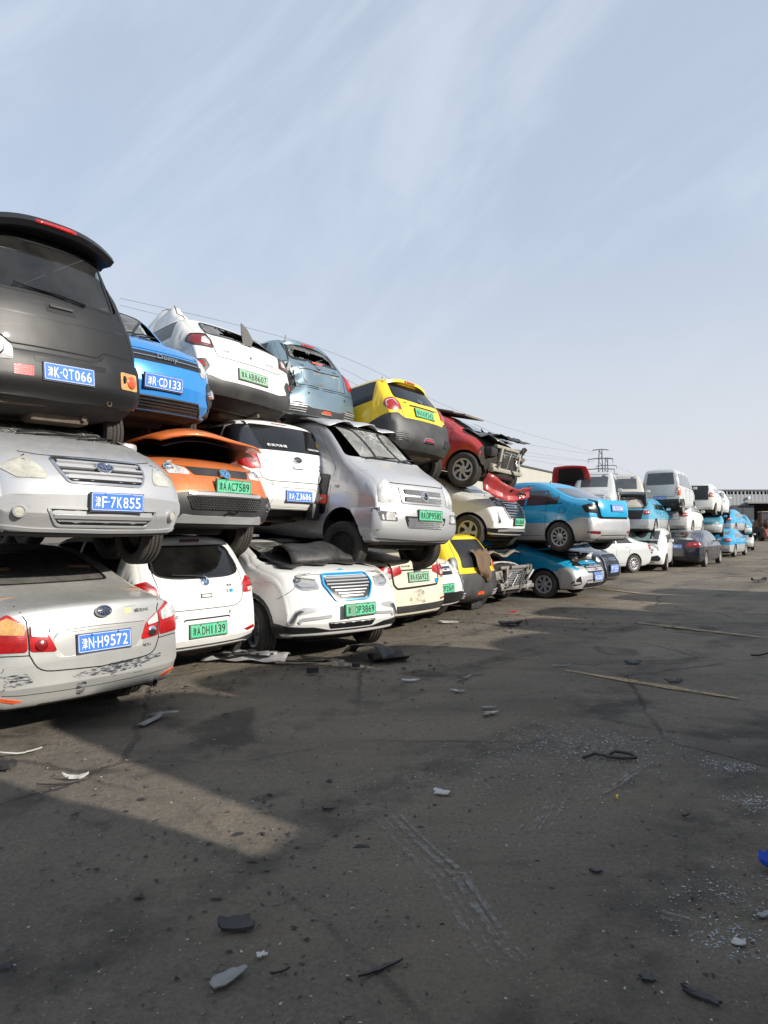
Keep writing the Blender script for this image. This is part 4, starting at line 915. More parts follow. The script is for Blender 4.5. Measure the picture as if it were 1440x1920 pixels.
# ================================================================== second stack
def car_b1():
    rw = [(-.60, 1.10, .12), (-.40, 1.03, .2), (.40, 1.03, .2), (.60, 1.10, .12), (.50, 1.37, .08), (-.50, 1.37, .08)]
    c = Car('hatchback', 'white hatchback on the ground, dark rear window, green plate A-DH1139', 'car', 'stacked scrap cars', HATCH(3.73, 1.50, .825), P_WHITE,
            panes=[('rear_window', 'rear', rw, M_GLASSD)], side=[(-1.3, -.45), (-.4, .7)], sidemat=M_GLASSD)
    c.wheels('ten'); c.strip('window_rubber', 'rear', rw, .02, M_TRIM, .002, closed=True)
    t = tail_lamp(c, [(.55, .83), (.58, .95), (.76, 1.02), (.98, .98), (1.0, .88), (.72, .83)])
    for sd, p in ((1, t[0]), (-1, t[1])):
        c.patch('reversing_lens', 'rear', [(sd * a, b) for a, b in ((.66, .845), (.66, .885), (.80, .89), (.80, .85))], M_LAMP_CLR, .022, 0, .01, .004, parent=p)
        c.strip('lamp_line', 'rear', [(sd * .62, .96), (sd * .80, .99), (sd * .92, .95), (sd * .92, .90), (sd * .66, .90)], .014, M_LAMP_DRED, .022, .004, p, rd=.03)
    c.strip('tailgate_gap', 'rear', [(-.66, 1.16), (-.56, .98), (-.53, .78), (-.42, .70, .1), (.42, .70, .1), (.53, .78), (.56, .98), (.66, 1.16)], .008, M_GAP, .002, rd=.06)
    c.spoiler(.60, .07)
    c.strip('plate_slit', 'rear', [(-.30, .585), (-.28, .598), (.28, .598), (.30, .585)], .016, M_TRIM, .003)
    c.patch('plate_recess', 'rear', [(-.29, .36), (.29, .36), (.31, .575), (-.31, .575)], P_WHITE, .001, -.010, .03, .02)
    c.plate('rear', .0, .475, '津ADH1139', 'green', tilt=2)
    c.patch('diffuser', 'rear', [(-1.0, .27), (-.5, .235), (.5, .235), (1.0, .27), (.98, .38), (.72, .345), (.45, .315), (-.45, .315), (-.72, .345), (-.98, .38)], M_GREYP, .006, .008, .03, .02)
    c.patch('reflector', 'rear', [(.52, .42), (.74, .45), (.76, .415), (.60, .395)], M_LAMP_RED, .007, .004, .012, .01, mirror=True)
    d = c.disc('badge', 'rear', .0, .99, .052, simple('badge_blue', (.03, .10, .25), .2, coat=1), .014, 1.05, ring=M_CHROME); M = c.frame('rear', 0, .99, .02)
    m = MB(M); m.prism([(-.03, .035), (-.018, .035), (0, -.012), (.018, .035), (.03, .035), (.006, -.036), (-.006, -.036)], 0, .005); m.build('badge_chevron', M_CHROME, d, 0)
    h = c.patch('handle_recess', 'rear', [(-.075, .815), (.075, .815), (.075, .86), (-.075, .86)], M_TRIM, .002, 0, .006); c.patch('handle', 'rear', [(-.06, .825), (.06, .825), (.06, .85), (-.06, .85)], P_WHITE, .008, 0, .005, .006, parent=h)
    c.word('rear', -.36, .93, '长安汽车', .17, .034); c.word('rear', .33, .93, '奔奔', .08, .034)
    b = c.word('rear', .30, .87, 'E', .035, .036); c.patch('ev_badge', 'rear', [(.325, .852), (.375, .852), (.375, .888), (.325, .888)], simple('badge_cyan', (.01, .25, .65), .3), .005, 0, .01, .003)
    for sx in (-.38, .30): c.disc('parking_sensor', 'rear', sx, .64, .013, P_WHITE, .004, ring=M_GREYP, ringw=.004)
    c.wiper('rear', .0, 1.02, -.3, 1.06)
    c.doors([-.42, .7], (-.32,)); c.mirrors(.65); c.seats(-.75, n=1, h=.5); c.seats(0)
    return c.place((c.xR, 0, .475), 391, 1183, 7.5, 141, ground=True)
def car_b2():
    ws = [(-.68, 1.16, .05), (.68, 1.16, .05), (.55, 1.52, .06), (-.55, 1.52, .06)]
    c = Car('suv', 'orange crossover with its bonnet sprung open, green plate A-AC7589, under the blue car', 'car', 'stacked scrap cars', SUV(4.2, 1.60, .87, hood=.98), P_ORANGE,
            panes=[('windscreen', 'front', ws, M_CRACK)], side=[(-1.4, -.45), (-.4, .75)], crush=(1.06, .40))
    c.wheels('ten', M_UNDER, droop=0.1)
    h = head_lamp(c, [(.40, .80), (.42, .86), (.60, .93), (.92, .945), (1.02, .88), (.70, .80)], M_LAMP_CLR)
    for sd, p in ((1, h[0]), (-1, h[1])): lamp_pod(c, 'front', sd * .76, .87, .045, M_BLUELED, p); lamp_pod(c, 'front', sd * .60, .86, .038, M_CHROME, p)
    c.patch('engine_bay', 'front', [(-.95, .95), (-.40, .885), (.40, .885), (.95, .95), (.90, 1.02), (-.90, 1.02)], M_UNDER, .004, 0, .02)
    g = c.patch('upper_grille', 'front', [(-.36, .80), (.36, .80), (.42, .885), (-.42, .885)], M_BLACKP, .005, 0, .02)
    b = badge_ellipse(c, 'front', .0, .815, .065, 1.0, M_TRIM); M = c.frame('front', 0, .815, .035); m = MB(M)
    m.prism(fan(20, .056), 0, .003); m.build('badge_field', simple('badge_blue2', (.04, .20, .42), .25, coat=1), b, 0)
    m = MB(M); m.tube([(-.028 + .022 * math.cos(t), .034 * math.sin(t), .005) for t in np.linspace(-1.6, 1.6, 9)], .005, 6); m.tube([(.028 - .022 * math.cos(t), .034 * math.sin(t), .005) for t in np.linspace(-1.6, 1.6, 9)], .005, 6); m.build('badge_lines', M_CHROME, b)
    bk = c.patch('bumper', 'front', [(-1.25, .30), (0, .27), (1.25, .30), (1.25, .66), (.62, .60), (.38, .635), (-.38, .635), (-.62, .60), (-1.25, .66)], M_GREYP, .008, .006, .02, .03)
    ms = c.patch('mesh_grille', 'front', [(-.44, .45), (.44, .45), (.50, .58), (-.50, .58)], M_TRIM, .020, 0, .02, parent=bk)
    mm = MB()
    for r_ in range(5):
        for q in range(27):
            t = -.45 + q * .034 + (r_ % 2) * .017; z = .465 + r_ * .024
            if abs(t) > .44 + (z - .45) * .4: continue
            P, N = c.proj('front', t, z); Mx = c.frame('front', t, z, .022); mm.lathe([(.011, 0), (.016, .004), (.017, 0)], 6, Mx)
    mm.build('mesh_cells', M_GREYP, ms, 0)
    c.patch('skid_plate', 'front', [(-.60, .315), (.60, .315), (.52, .40), (.40, .385), (-.40, .385), (-.52, .40)], M_SILVERP, .026, .012, .02, .02)
    c.strip('bumper_trim', 'front', [(-.48, .608), (0, .61), (.48, .608)], .035, M_SILVERP, .022)
    for sd in (1, -1): c.disc('fog_lamp', 'front', sd * .76, .50, .05, M_LAMP_CLR if sd < 0 else M_LAMP_DARK, .012, 1, ring=M_CHROME, ringw=.012, off=.012)
    c.plate('front', .07, .70, '津AAC7589', 'green', tilt=1, off=.03)
    # sprung bonnet: curved double-skinned sheet, hinged at the cowl
    rows = []
    for k, u in enumerate(np.linspace(0, 1, 9)):
        row = []
        for a in np.linspace(-1, 1, 15):
            x = 1.02 + u * 1.02 - .20 * abs(a) ** 2.4 * u; z = 1.10 + .16 * math.sin(u * 2.2) * (1 - .28 * a * a) - .10 * max(0, u - .75) * 4 * .3 + .03 * math.sin(a * 3 + u * 4) - .06 * (abs(a) ** 3)
            row.append((x, a * (.80 - .12 * u * u), z))
        rows.append(row)
    o = MB().grid(rows).build('bonnet', P_ORANGE, c.root, 50); solidify(o.data, .025)
    rows2 = [[(p[0] - .04 * (i / 8), p[1] * .9, p[2] - .05) for p in r_] for i, r_ in enumerate(rows)]
    MB().grid(rows2).build('bonnet_lining', M_TRIM, o, 50)
    c.strip('bumper_crack', 'front', [(-.05, .40), (.0, .43), (.08, .42), (.12, .44)], .02, M_TRIM, .028)
    c.doors([-.42, .78], (-.32,)); c.mirrors(.72, sides=(1,)); c.dash(.72, 1.02)
    return c.place((c.xF, .07, .70), 440, 913, 7.45, -37, pitch=-1, roll=-1)
def car_b3():
    ws = [(-.64, 1.20, .05), (.64, 1.20, .05), (.50, 1.52, .06), (-.50, 1.52, .06)]
    S = SUV(3.7, 1.60, .83, hood=1.05, lean=.35); 
    c = Car('suv', 'bright blue mini SUV with script lettering, plate R-CD133, atop the orange car', 'car', 'stacked scrap cars', S, P_BLUE,
            panes=[('windscreen', 'front', ws, M_CRACK)], side=[(-1.3, -.4), (-.35, .65)])
    c.wheels('ten', M_UNDER, droop=0.1)
    c.strip('windscreen_rubber', 'front', ws, .03, M_TRIM, .002, closed=True)
    g = c.patch('grille', 'front', [(-.52, .82), (.52, .82), (.55, .915), (-.55, .915)], M_TRIM, .006, 0, .02)
    c.strip('grille_strip', 'front', [(-.50, .868), (.50, .868)], .012, M_CHROME, .014, parent=g)
    c.word('front', .08, .87, 'Domy', .24, .085, M_CHROME, 'lettering', g, .02, shear=.25)
    h = head_lamp(c, [(.54, .77), (.55, .885), (.72, .96), (.92, .97), (.86, .85), (.70, .765)], M_LAMP_CLR)
    for sd, p in ((1, h[0]), (-1, h[1])): lamp_pod(c, 'front', sd * .64, .84, .045, M_LAMP_DARK, p); lamp_pod(c, 'front', sd * .76, .87, .04, M_CHROME, p)
    c.strip('bonnet_gap', 'front', [(-.72, .98), (-.55, .94), (.55, .94), (.72, .98)], .008, M_GAP, .002, rd=.08)
    c.plate('front', .0, .62, '津RCD133', 'blue', tilt=4, off=.02)
    lg = c.patch('lower_grille', 'front', [(-.58, .34), (.58, .34), (.47, .465), (-.47, .465)], M_TRIM, .004, 0, .02)
    grille_bars(c, -.50, .50, (.375, .405, .435), .010, M_BLACKP, lg, .014)
    c.strip('grille_frame', 'front', [(-.58, .335), (-.47, .47), (.47, .47), (.58, .335)], .014, M_GREYP, .014, parent=lg)
    bk = c.patch('bumper_skirt', 'front', [(-1.2, .30), (-.5, .275), (.5, .275), (1.2, .30), (1.2, .47), (.86, .44), (.66, .34), (.5, .33), (-.5, .33), (-.66, .34), (-.86, .44), (-1.2, .47)], M_GREYP, .016, .01, .03, .03)
    for sd in (1, -1):
        f = c.patch('fog_surround', 'front', [(sd * .66, .56), (sd * .70, .68), (sd * .82, .74), (sd * .92, .68), (sd * .92, .44), (sd * .80, .42)], M_GREYP, .010, .006, .04, .02)
        c.disc('fog_lamp', 'front', sd * .78, .60, .045, M_LAMP_CLR, .02, 1.1, f, off=.016, ring=M_CHROME)
    c.wiper('front', -.3, 1.185, .15, 1.22); c.wiper('front', .2, 1.185, .5, 1.23)
    c.doors([-.40, .70], (-.3,)); c.dash(.60, 1.05); c.seats(-.1)
    return c.place((c.xF, 0, .62), 306, 718, 7.05, -40, pitch=-7.0, roll=-1)
# ================================================================== third and fourth stacks
def lift_badge(c, view, t, z, r, txt, mat=M_TRIM, ring=M_CHROME, sy=.62, off=.012):
    b = c.disc('badge', view, t, z, r, mat, .010, sy, None, None, off, ring, .007)
    M = c.frame(view, t, z, off + .014); text(txt, r * 1.35, r * .55, M, M_CHROME, b, 'badge_letters'); return b
def car_c1():
    ws = [(-.72, 1.14, .05), (.72, 1.14, .05), (.57, 1.52, .06), (-.57, 1.52, .06)]
    c = Car('suv', 'white SUV on the ground with blue-rimmed chrome grille, plate DP3869 bent', 'car', 'stacked scrap cars', SUV(4.45, 1.62, .905, hood=1.06), P_WHITE,
            panes=[('windscreen', 'front', ws, M_CRACK)], side=[(-1.5, -.45), (-.4, .80)], crush=(1.22, .5))
    c.wheels('twin', M_SILVERP, steer=-4)
    g = c.patch('grille', 'front', [(-.29, .99), (.29, .99), (.33, .90), (.22, .73), (-.22, .73), (-.33, .90)], M_TRIM, .006, 0, .04)
    for k, z in enumerate((.965, .93, .895, .86, .825, .79, .76)):
        hw = .30 if z > .88 else .30 * (z - .62) / .27 + .0; grille_bars(c, -hw, hw, (z,),   .016 if k else .03, M_SILVERP, g, .022)
    c.strip('grille_frame', 'front', [(-.305, 1.005), (.305, 1.005), (.345, .90), (.23, .715), (-.23, .715), (-.345, .90)], .020, simple('sky_blue_trim', (.02, .34, .72), .3, coat=.6), .026, closed=True, parent=g, rd=.03)
    h = head_lamp(c, [(.40, .85), (.41, .955), (.62, .985), (.98, 1.02), (1.10, 1.01), (.84, .89), (.55, .835)], simple('headlight_bowl', (.30, .30, .30), .12, .3, 1.0, noise=.4, scale=14, col2=(.7, .7, .7)))
    for sd, p in ((1, h[0]), (-1, h[1])):
        lamp_pod(c, 'front', sd * .56, .91, .042, M_LAMP_CLR, p); lamp_pod(c, 'front', sd * .72, .95, .045, M_LAMP_DARK, p)
        c.strip('lamp_brow', 'front', [(sd * .42, .95), (sd * .62, .978), (sd * .97, 1.01)], .016, M_LAMP_OLD, .026, .004, p); c.strip('led_line', 'front', [(sd * .46, .868), (sd * .6, .868), (sd * .76, .905)], .012, M_CHROME, .026, .004, p)
    c.strip('bonnet_gap', 'front', [(-1.1, 1.03), (-.62, 1.0), (-.40, 1.015), (0, 1.02), (.40, 1.015), (.62, 1.0), (1.1, 1.03)], .007, M_GAP, .002, rd=.1)
    c.strip('wing_gap', 'front', [(.80, .90), (.95, .83), (1.15, .74)], .006, M_GAP, .002, mirror=True)
    bk = c.patch('bumper_skirt', 'front', [(-1.3, .30), (-.5, .27), (.5, .27), (1.3, .30), (1.3, .46), (.80, .43), (.50, .42), (.30, .375), (-.30, .375), (-.50, .42), (-.80, .43), (-1.3, .46)], M_TRIM, .010, .006, .03, .03)
    for sd in (1, -1):
        f = c.patch('fog_pod', 'front', [(sd * .80, .46), (sd * .74, .56), (sd * .52, .60), (sd * .44, .62), (sd * .46, .65), (sd * .62, .65), (sd * .78, .62), (sd * .92, .47)], M_SILVERP, .010, .004, .02, .02)
        c.patch('fog_lamp', 'front', [(sd * .82, .475), (sd * .75, .565), (sd * .62, .605), (sd * .70, .62), (sd * .79, .59), (sd * .88, .485)], M_LAMP_DARK, .018, .004, .015, .01, parent=f)
        c.strip('bumper_chrome', 'front', [(sd * .72, .475), (sd * .66, .515), (sd * .44, .53), (sd * .30, .545)], .035, M_SILVERP, .014, rd=.02)
    p = c.plate('front', .08, .60, '津ADP3869', 'green', tilt=3, off=.035, yawed=6)
    M = c.frame('front', .08, .60, .045, 3) @ Matrix.Translation((-.178, 0, .008)) @ Matrix.Rotation(R(-30), 4, 'Y'); MB(M).box((0, 0, 0), (.14, .142, .004)).build('bent_plate_end', M_PL_PALE, p, 0)
    lg = c.patch('lower_intake', 'front', [(-.30, .39), (.30, .39), (.34, .47), (-.34, .47)], M_TRIM, .004, 0, .02)
    c.disc('badge', 'front', .02, 1.055, .035, simple('badge_cyan2', (.02, .35, .6), .2, coat=1), .008, .5)
    c.patch('wheel_arch_trim', 'left', [(1.34 + .40 * math.cos(a), .335 + .40 * math.sin(a)) for a in np.linspace(-.25, 3.4, 16)] + [(1.34 + .45 * math.cos(a), .335 + .45 * math.sin(a)) for a in np.linspace(3.4, -.25, 16)], M_BLACKP, .006, 0, .003, .03, mirror=True)
    c.doors([-.42, .85], (-.32,)); c.mirrors(.75, sides=(1,)); c.dash(.75, 1.08); c.wiper('front', -.3, 1.13, .2, 1.15)
    return c.place((c.xF, .08, .60), 674, 1151, 8.3, -53, ground=True)
def car_c2():
    rw = [(-.66, 1.10, .03), (.66, 1.10, .03), (.55, 1.47, .05), (-.55, 1.47, .05)]
    c = Car('hatchback', 'white hatchback with white shop lettering in its rear window, blue plate A-ZJ686', 'car', 'stacked scrap cars', SUV(4.1, 1.56, .89, lean=.38, hood=.95), P_WHITE,
            panes=[('rear_window', 'rear', rw, M_GLASSD)], side=[(-1.35, -.55), (-.48, .70)], sidemat=M_GLASSD)
    c.wheels('ten', M_UNDER, droop=0.1)
    c.patch('quarter_glass', 'left', [(-1.92, 1.10), (-1.42, 1.14), (-1.42, 1.42), (-1.66, 1.44)], simple('black_gloss', (.012, .013, .017), .1, coat=1), .016, 0, .02, mirror=True, cell=.03)
    c.patch('window_surround', 'rear', [(-.70, 1.085), (-.76, 1.09), (-.60, 1.49), (-.55, 1.49)], simple('black_gloss', (.012, .013, .017), .1, coat=1), .012, 0, .01, mirror=True, cell=.03)
    t = tail_lamp(c, [(.56, .84), (.60, 1.02), (.70, 1.10), (.95, 1.10), (.98, .90), (.74, .83)])
    for sd, p in ((1, t[0]), (-1, t[1])): c.patch('reversing_lens', 'rear', [(sd * a, b) for a, b in ((.62, .90), (.63, .97), (.82, .99), (.82, .91))], M_LAMP_CLR if sd > 0 else M_LAMP_DRED, .022, 0, .01, .004, parent=p)
    c.strip('tailgate_gap', 'rear', [(-.70, 1.12), (-.60, .84), (-.58, .74), (-.48, .69, .08), (.48, .69, .08), (.58, .74), (.60, .84), (.70, 1.12)], .009, M_GAP, .002, rd=.04)
    c.strip('bumper_gap', 'rear', [(.58, .72), (.8, .74), (1.1, .72)], .007, M_GAP, mirror=True)
    c.spoiler(.66, .14, drop=.05)
    rc = c.patch('plate_recess', 'rear', [(-.40, .405), (.40, .405), (.30, .61), (-.30, .61)], P_WHITE, -.002, -.016, .05, .02)
    c.strip('recess_edge', 'rear', [(-.44, .40), (-.33, .595), (-.28, .62), (.28, .62), (.33, .595), (.44, .40)], .014, P_WHITE2, .012, rd=.04)
    c.plate('rear', .0, .505, '津AZJ686', 'blue', tilt=2)
    lift_badge(c, 'rear', .0, .985, .07, 'JAC')
    h = c.patch('handle_recess', 'rear', [(-.085, .86), (.085, .86), (.085, .905), (-.085, .905)], M_GREYP, .002, 0, .01); c.patch('handle', 'rear', [(-.075, .872), (.075, .872), (.075, .90), (-.075, .90)], P_WHITE, .010, 0, .008, .008, parent=h)
    c.word('rear', -.40, .935, '江淮汽车', .15, .03); c.word('rear', .44, .93, 'iEV5', .11, .03); c.word('rear', .40, .88, 'E', .05, .04); c.patch('ev_badge', 'rear', [(.435, .862), (.49, .862), (.49, .905), (.435, .905)], simple('badge_cyan', (.01, .25, .65), .3), .005, 0, .01, .003)
    c.word('rear', -.26, 1.17, '静凤汽车城', .30, .045, M_WHITE, 'window_sticker', off=.004); c.word('rear', .38, 1.165, '13702775008', .24, .030, M_WHITE, 'window_sticker', off=.004)
    c.patch('reflector', 'rear', [(.80, .50), (.83, .50), (.83, .56), (.80, .56)], M_LAMP_RED, .006, .003, .01, .01, mirror=True)
    for sx in (-.42, .42): c.disc('parking_sensor', 'rear', sx, .655, .014, P_WHITE, .004, ring=M_GREYP, ringw=.004)
    c.strip('bumper_lip', 'rear', [(-1.0, .36), (-.5, .34), (.5, .34), (1.0, .36)], .03, P_WHITE2, .008)
    c.doors([-.50, .75], (-.40,)); c.mirrors(.65); c.seats(-.9, n=1, h=.5)
    return c.place((c.xR, 0, .505), 561, 931, 9.2, 137, pitch=-1, roll=1)
def car_c3():
    rw = [(-.60, 1.12, .10), (.60, 1.12, .10), (.50, 1.38, .07), (-.50, 1.38, .07)]
    S = SUV(3.95, 1.52, .86, lean=.50, hood=.95)
    c = Car('suv', 'white crossover with smashed-out rear window and peeled roof, faded green plate A-AB8607', 'car', 'stacked scrap cars', S, P_WHITE2,
            panes=[('rear_window', 'rear', rw, None)], side=[(-1.35, -.55), (-.48, .70)], sidemat=M_GLASSD, dents=[(.2, .3, 1.5, .6, 0, 0, -.18)])
    c.wheels('steel', M_UNDER, droop=0.1)
    c.patch('broken_rear_window', 'rear', rw, M_CRACK, -.004, 0, .04, .006, cell=.05, hole=[(-.36, 1.17), (-.1, 1.15), (.2, 1.13), (.60, 1.10), (.6, 1.36), (.25, 1.36), (-.02, 1.375), (-.15, 1.34), (-.32, 1.36), (-.22, 1.28)])
    c.strip('window_rubber', 'rear', rw, .03, M_TRIM, .003, closed=True)
    t = tail_lamp(c, [(.56, .92), (.58, 1.01), (.68, 1.085), (.98, 1.08), (1.04, 1.0), (.84, .93)], M_LAMP_DRED)
    for sd, p in ((1, t[0]), (-1, t[1])):
        c.patch('reversing_lens', 'rear', [(sd * a, b) for a, b in ((.60, .94), (.60, 1.0), (.68, 1.05), (.76, 1.03), (.76, .95))], M_LAMP_CLR if sd < 0 else M_LAMP_OLD, .022, 0, .01, .004, parent=p)
        c.strip('lamp_rim', 'rear', [(sd * a, b) for a, b in ((.55, .91), (.57, 1.015), (.67, 1.095), (.99, 1.09), (1.05, 1.0), (.85, .92))], .014, M_GREYP, .014, closed=True, parent=p, rd=.02)
    cl = c.patch('bumper_cladding', 'rear', [(-1.25, .38), (-.5, .335), (.5, .335), (1.25, .38), (1.25, .52), (.95, .56), (.88, .72), (.70, .75), (.62, .66), (.70, .56), (.46, .50), (-.46, .50), (-.70, .56), (-.62, .66), (-.70, .75), (-.88, .72), (-.95, .56), (-1.25, .52)], M_GREYP, .010, .008, .03, .03)
    c.patch('reflector', 'rear', [(.70, .635), (.82, .625), (.84, .685), (.74, .71)], M_LAMP_RED, .026, .004, .012, .01, mirror=True)
    c.patch('plate_recess', 'rear', [(-.32, .53), (.32, .53), (.36, .74), (-.36, .74)], P_CREAM, -.002, -.012, .03, .02)
    c.plate('rear', .02, .635, '津AAB8607', 'pale', tilt=3)
    c.strip('tailgate_gap', 'rear', [(-.66, 1.2), (-.54, .95), (-.52, .80), (.52, .80), (.54, .95), (.66, 1.2)], .008, M_GAP, .002, rd=.05)
    c.strip('tailgate_crease', 'rear', [(-.50, .86), (0, .84), (.50, .86)], .010, P_CREAM, .004)
    c.word('rear', -.38, .90, '云度', .09, .03, M_SILVERP); c.word('rear', .34, .885, 'π1 PRO', .14, .03, M_SILVERP); c.word('rear', -.02, 1.09, '-Hanma-', .2, .03, M_GREYP); c.disc('lock_hole', 'rear', 0, .90, .018, M_TRIM, .004)
    # snapped spoiler piece standing in the window opening
    M = c.frame('rear', .02, 1.12, .01, 0) @ Matrix.Rotation(R(12), 4, 'Z') @ Matrix.Rotation(R(-25), 4, 'Y')
    MB(M).prism([(-.07, -.02), (.04, -.03), (.08, .04), (.03, .19), (-.02, .26), (-.04, .28), (-.06, .15)], 0, .025).build('snapped_spoiler', M_GREYP, c.root, 0)
    rows = []
    for i, v in enumerate(np.linspace(0, 1, 6)):
        row = []
        for j, u in enumerate(np.linspace(0, 1, 12)):
            x = -1.15 + u * 1.05; zt = 1.50 + .52 * math.sin(min(1, u * 1.35) * 1.57) - .03 * u + .03 * math.sin(u * 17); y = .40 + .16 * (1 - v) + .03 * math.sin(u * 8) - .22 * v * u
            row.append((x + .04 * math.sin(i * 2.1) * u, y, 1.38 + (zt - 1.38) * v + .02 * math.sin(j * 1.9 + i * 1.2) * u))
        rows.append(row)
    rows2 = [[(p[0] + .05 * math.sin(k * 1.9) * w, p[1] - .42 * w * (.6 + .4 * math.sin(k * 1.1)), p[2] - .10 * w + .03 * math.sin(k * 2.2 + w * 6)) for k, p in enumerate(rows[-1])] for w in np.linspace(0, 1, 7)]
    q = MB().grid(rows2).build('lifted_roof_skin', P_WHITE2, c.root, 25); solidify(q.data, .01)
    o = MB().grid(rows).build('peeled_roof_panel', P_WHITE2, c.root, 25); solidify(o.data, .012)
    m = MB(); m.tube([(p[0], p[1], p[2]) for p in rows[-1]], .014, 6); m.build('torn_edge', M_RUST, o)
    c.doors([-.50, .75], (-.40,)); c.seats(-.9, n=1, h=.5, mat=M_INT)
    m = MB(); m.tube([(c.xR + .30, -.6, .36), (c.xR + .30, .6, .40)], .035); m.tube([(c.xR + .42, -.7, .31), (c.xR + .42, .7, .31)], .055); m.build('axle_beam', simple('pale_dirty_steel', (.22, .19, .15), .7, .2, noise=.5, scale=8), c.root)
    return c.place((c.xR, 0, .635), 473, 708, 9.0, 141, pitch=-7, roll=4)
def car_c4():
    rw = [(-.52, 1.14, .10), (.52, 1.14, .10), (.42, 1.43, .07), (-.42, 1.43, .07)]
    c = Car('hatchback', 'dented grey-blue hatchback with shattered rear window and torn-out tail light, top row', 'car', 'stacked scrap cars', HATCH(3.6, 1.52, .82, lean=.44), P_GREYBLUE,
            panes=[('rear_window', 'rear', rw, None)], side=[(-1.25, -.45), (-.4, .65)], sidemat=M_GLASSD, dents=[(-1.78, 0, .88, .28, .06, 0, 0), (-1.75, .62, .85, .22, .09, -.03, 0)])
    c.wheels('ten', M_UNDER, droop=0.1)
    c.patch('broken_rear_window', 'rear', rw, M_CRACK, -.004, 0, .04, .006, cell=.045, hole=[(-.38, 1.30), (-.22, 1.34), (-.05, 1.31), (.2, 1.35), (.36, 1.30), (.45, 1.18), (.30, 1.16), (.12, 1.19), (-.02, 1.15), (-.3, 1.18), (-.40, 1.16)])
    c.patch('window_surround', 'rear', [(-.68, 1.10), (-.56, 1.10), (-.45, 1.46), (-.55, 1.46)], M_TRIM, .003, 0, .03, mirror=True)
    c.strip('window_rubber', 'rear', rw, .05, M_TRIM, .002, closed=True)
    c.spoiler(.58, .08, lampmat=M_LAMP_RED)
    c.patch('tail_light', 'rear', [(.58, .80), (.60, .98), (.70, 1.08), (.86, 1.02), (.90, .86), (.72, .79)], M_LAMP_RED, .010, .02, .04, .03)
    hole = c.patch('lamp_cavity', 'rear', [(-.52, .70), (-.54, 1.0), (-.66, 1.10), (-.90, 1.06), (-.96, .84), (-.80, .62), (-.62, .60)], M_TRIM, .006, 0, .05, .03)
    M = c.frame('rear', -.72, .86, .03, 0); m = MB(M)
    for k in range(10): m.tube([(random.uniform(-.12, .12), random.uniform(-.02, .16), 0), (random.uniform(-.1, .1), random.uniform(-.15, .0), random.uniform(.02, .1)), (random.uniform(-.1, .12), random.uniform(-.34, -.15), random.uniform(0, .08))], .010, 6)
    m.box((.02, -.18, .03), (.16, .10, .06), Matrix.Rotation(R(30), 4, 'Z'), .02); m.build('hanging_wiring', M_BLACKP, hole)
    MB(M).prism([(-.10, .05), (.02, .20), (.10, .12), (.06, -.06), (-.04, -.08)], 0, .012, Matrix.Rotation(R(20), 4, 'Y')).build('bent_lamp_panel', M_SILVERP, hole, 0)
    c.strip('tailgate_gap', 'rear', [(-.62, 1.12), (-.50, .95), (-.48, .72), (.48, .72), (.50, .95), (.62, 1.12)], .012, M_GAP, .002, rd=.04)
    pr = c.patch('plate_recess', 'rear', [(-.36, .76), (.36, .76), (.40, .97), (-.40, .97)], simple('bare_dented_metal', (.34, .33, .30), .35, .7, noise=.6, scale=6, col2=(.22, .14, .08), bump=.8), .003, -.02, .03, .02)
    c.strip('recess_edge', 'rear', [(-.42, .98), (-.1, 1.0), (.15, .985), (.42, 1.0)], .02, P_GREYBLUE, .02)
    b = c.disc('badge', 'rear', .0, 1.075, .06, M_CHROME, .016, .85, ring=M_CHROME); MB(c.frame('rear', 0, 1.10, .02)).box((0, .02, 0), (.22, .03, .012), bev=.005).build('badge_trim', M_LAMP_ORG, b)
    c.strip('bumper_gap', 'rear', [(-1.0, .70), (-.5, .69), (.5, .69), (1.0, .70)], .008, M_GAP)
    lo = c.patch('bumper_insert', 'rear', [(-.86, .29), (.86, .29), (.80, .44), (.52, .455), (.30, .38), (-.30, .38), (-.52, .455), (-.80, .44)], M_GREYP, .006, .004, .03, .02)
    for sd in (1, -1):
        for z in (.33, .36, .39, .42): c.strip('vent_slat', 'rear', [(sd * .40, z - .01), (sd * .76, z)], .012, M_SILVERP, .018, .004, lo)
    c.patch('fog_light', 'rear', [(-.10, .33), (.10, .33), (.07, .375), (-.07, .375)], M_LAMP_ORG, .022, .004, .012, .01); c.strip('fog_rim', 'rear', [(-.12, .325), (.12, .325), (.08, .385), (-.08, .385)], .01, M_CHROME, .02, closed=True)
    for sx in (-.34, .44): c.disc('sensor_hole', 'rear', sx, .60, .018, M_TRIM, .002)
    c.word('rear', -.36, 1.04, '江淮', .08, .025); c.word('rear', .34, 1.04, 'iEV', .09, .025)
    MB().tube([(-.95, .05, 1.50), (-1.02, .05, 1.72)], [.008, .004], 6).build('antenna', M_TRIM, c.root)
    c.doors([-.42, .65], (-.32,)); c.seats(-.85, n=1, h=.55, mat=M_SEAT)
    return c.place((c.xR, 0, .60), 612, 743, 10.4, 141, pitch=-4, roll=1)
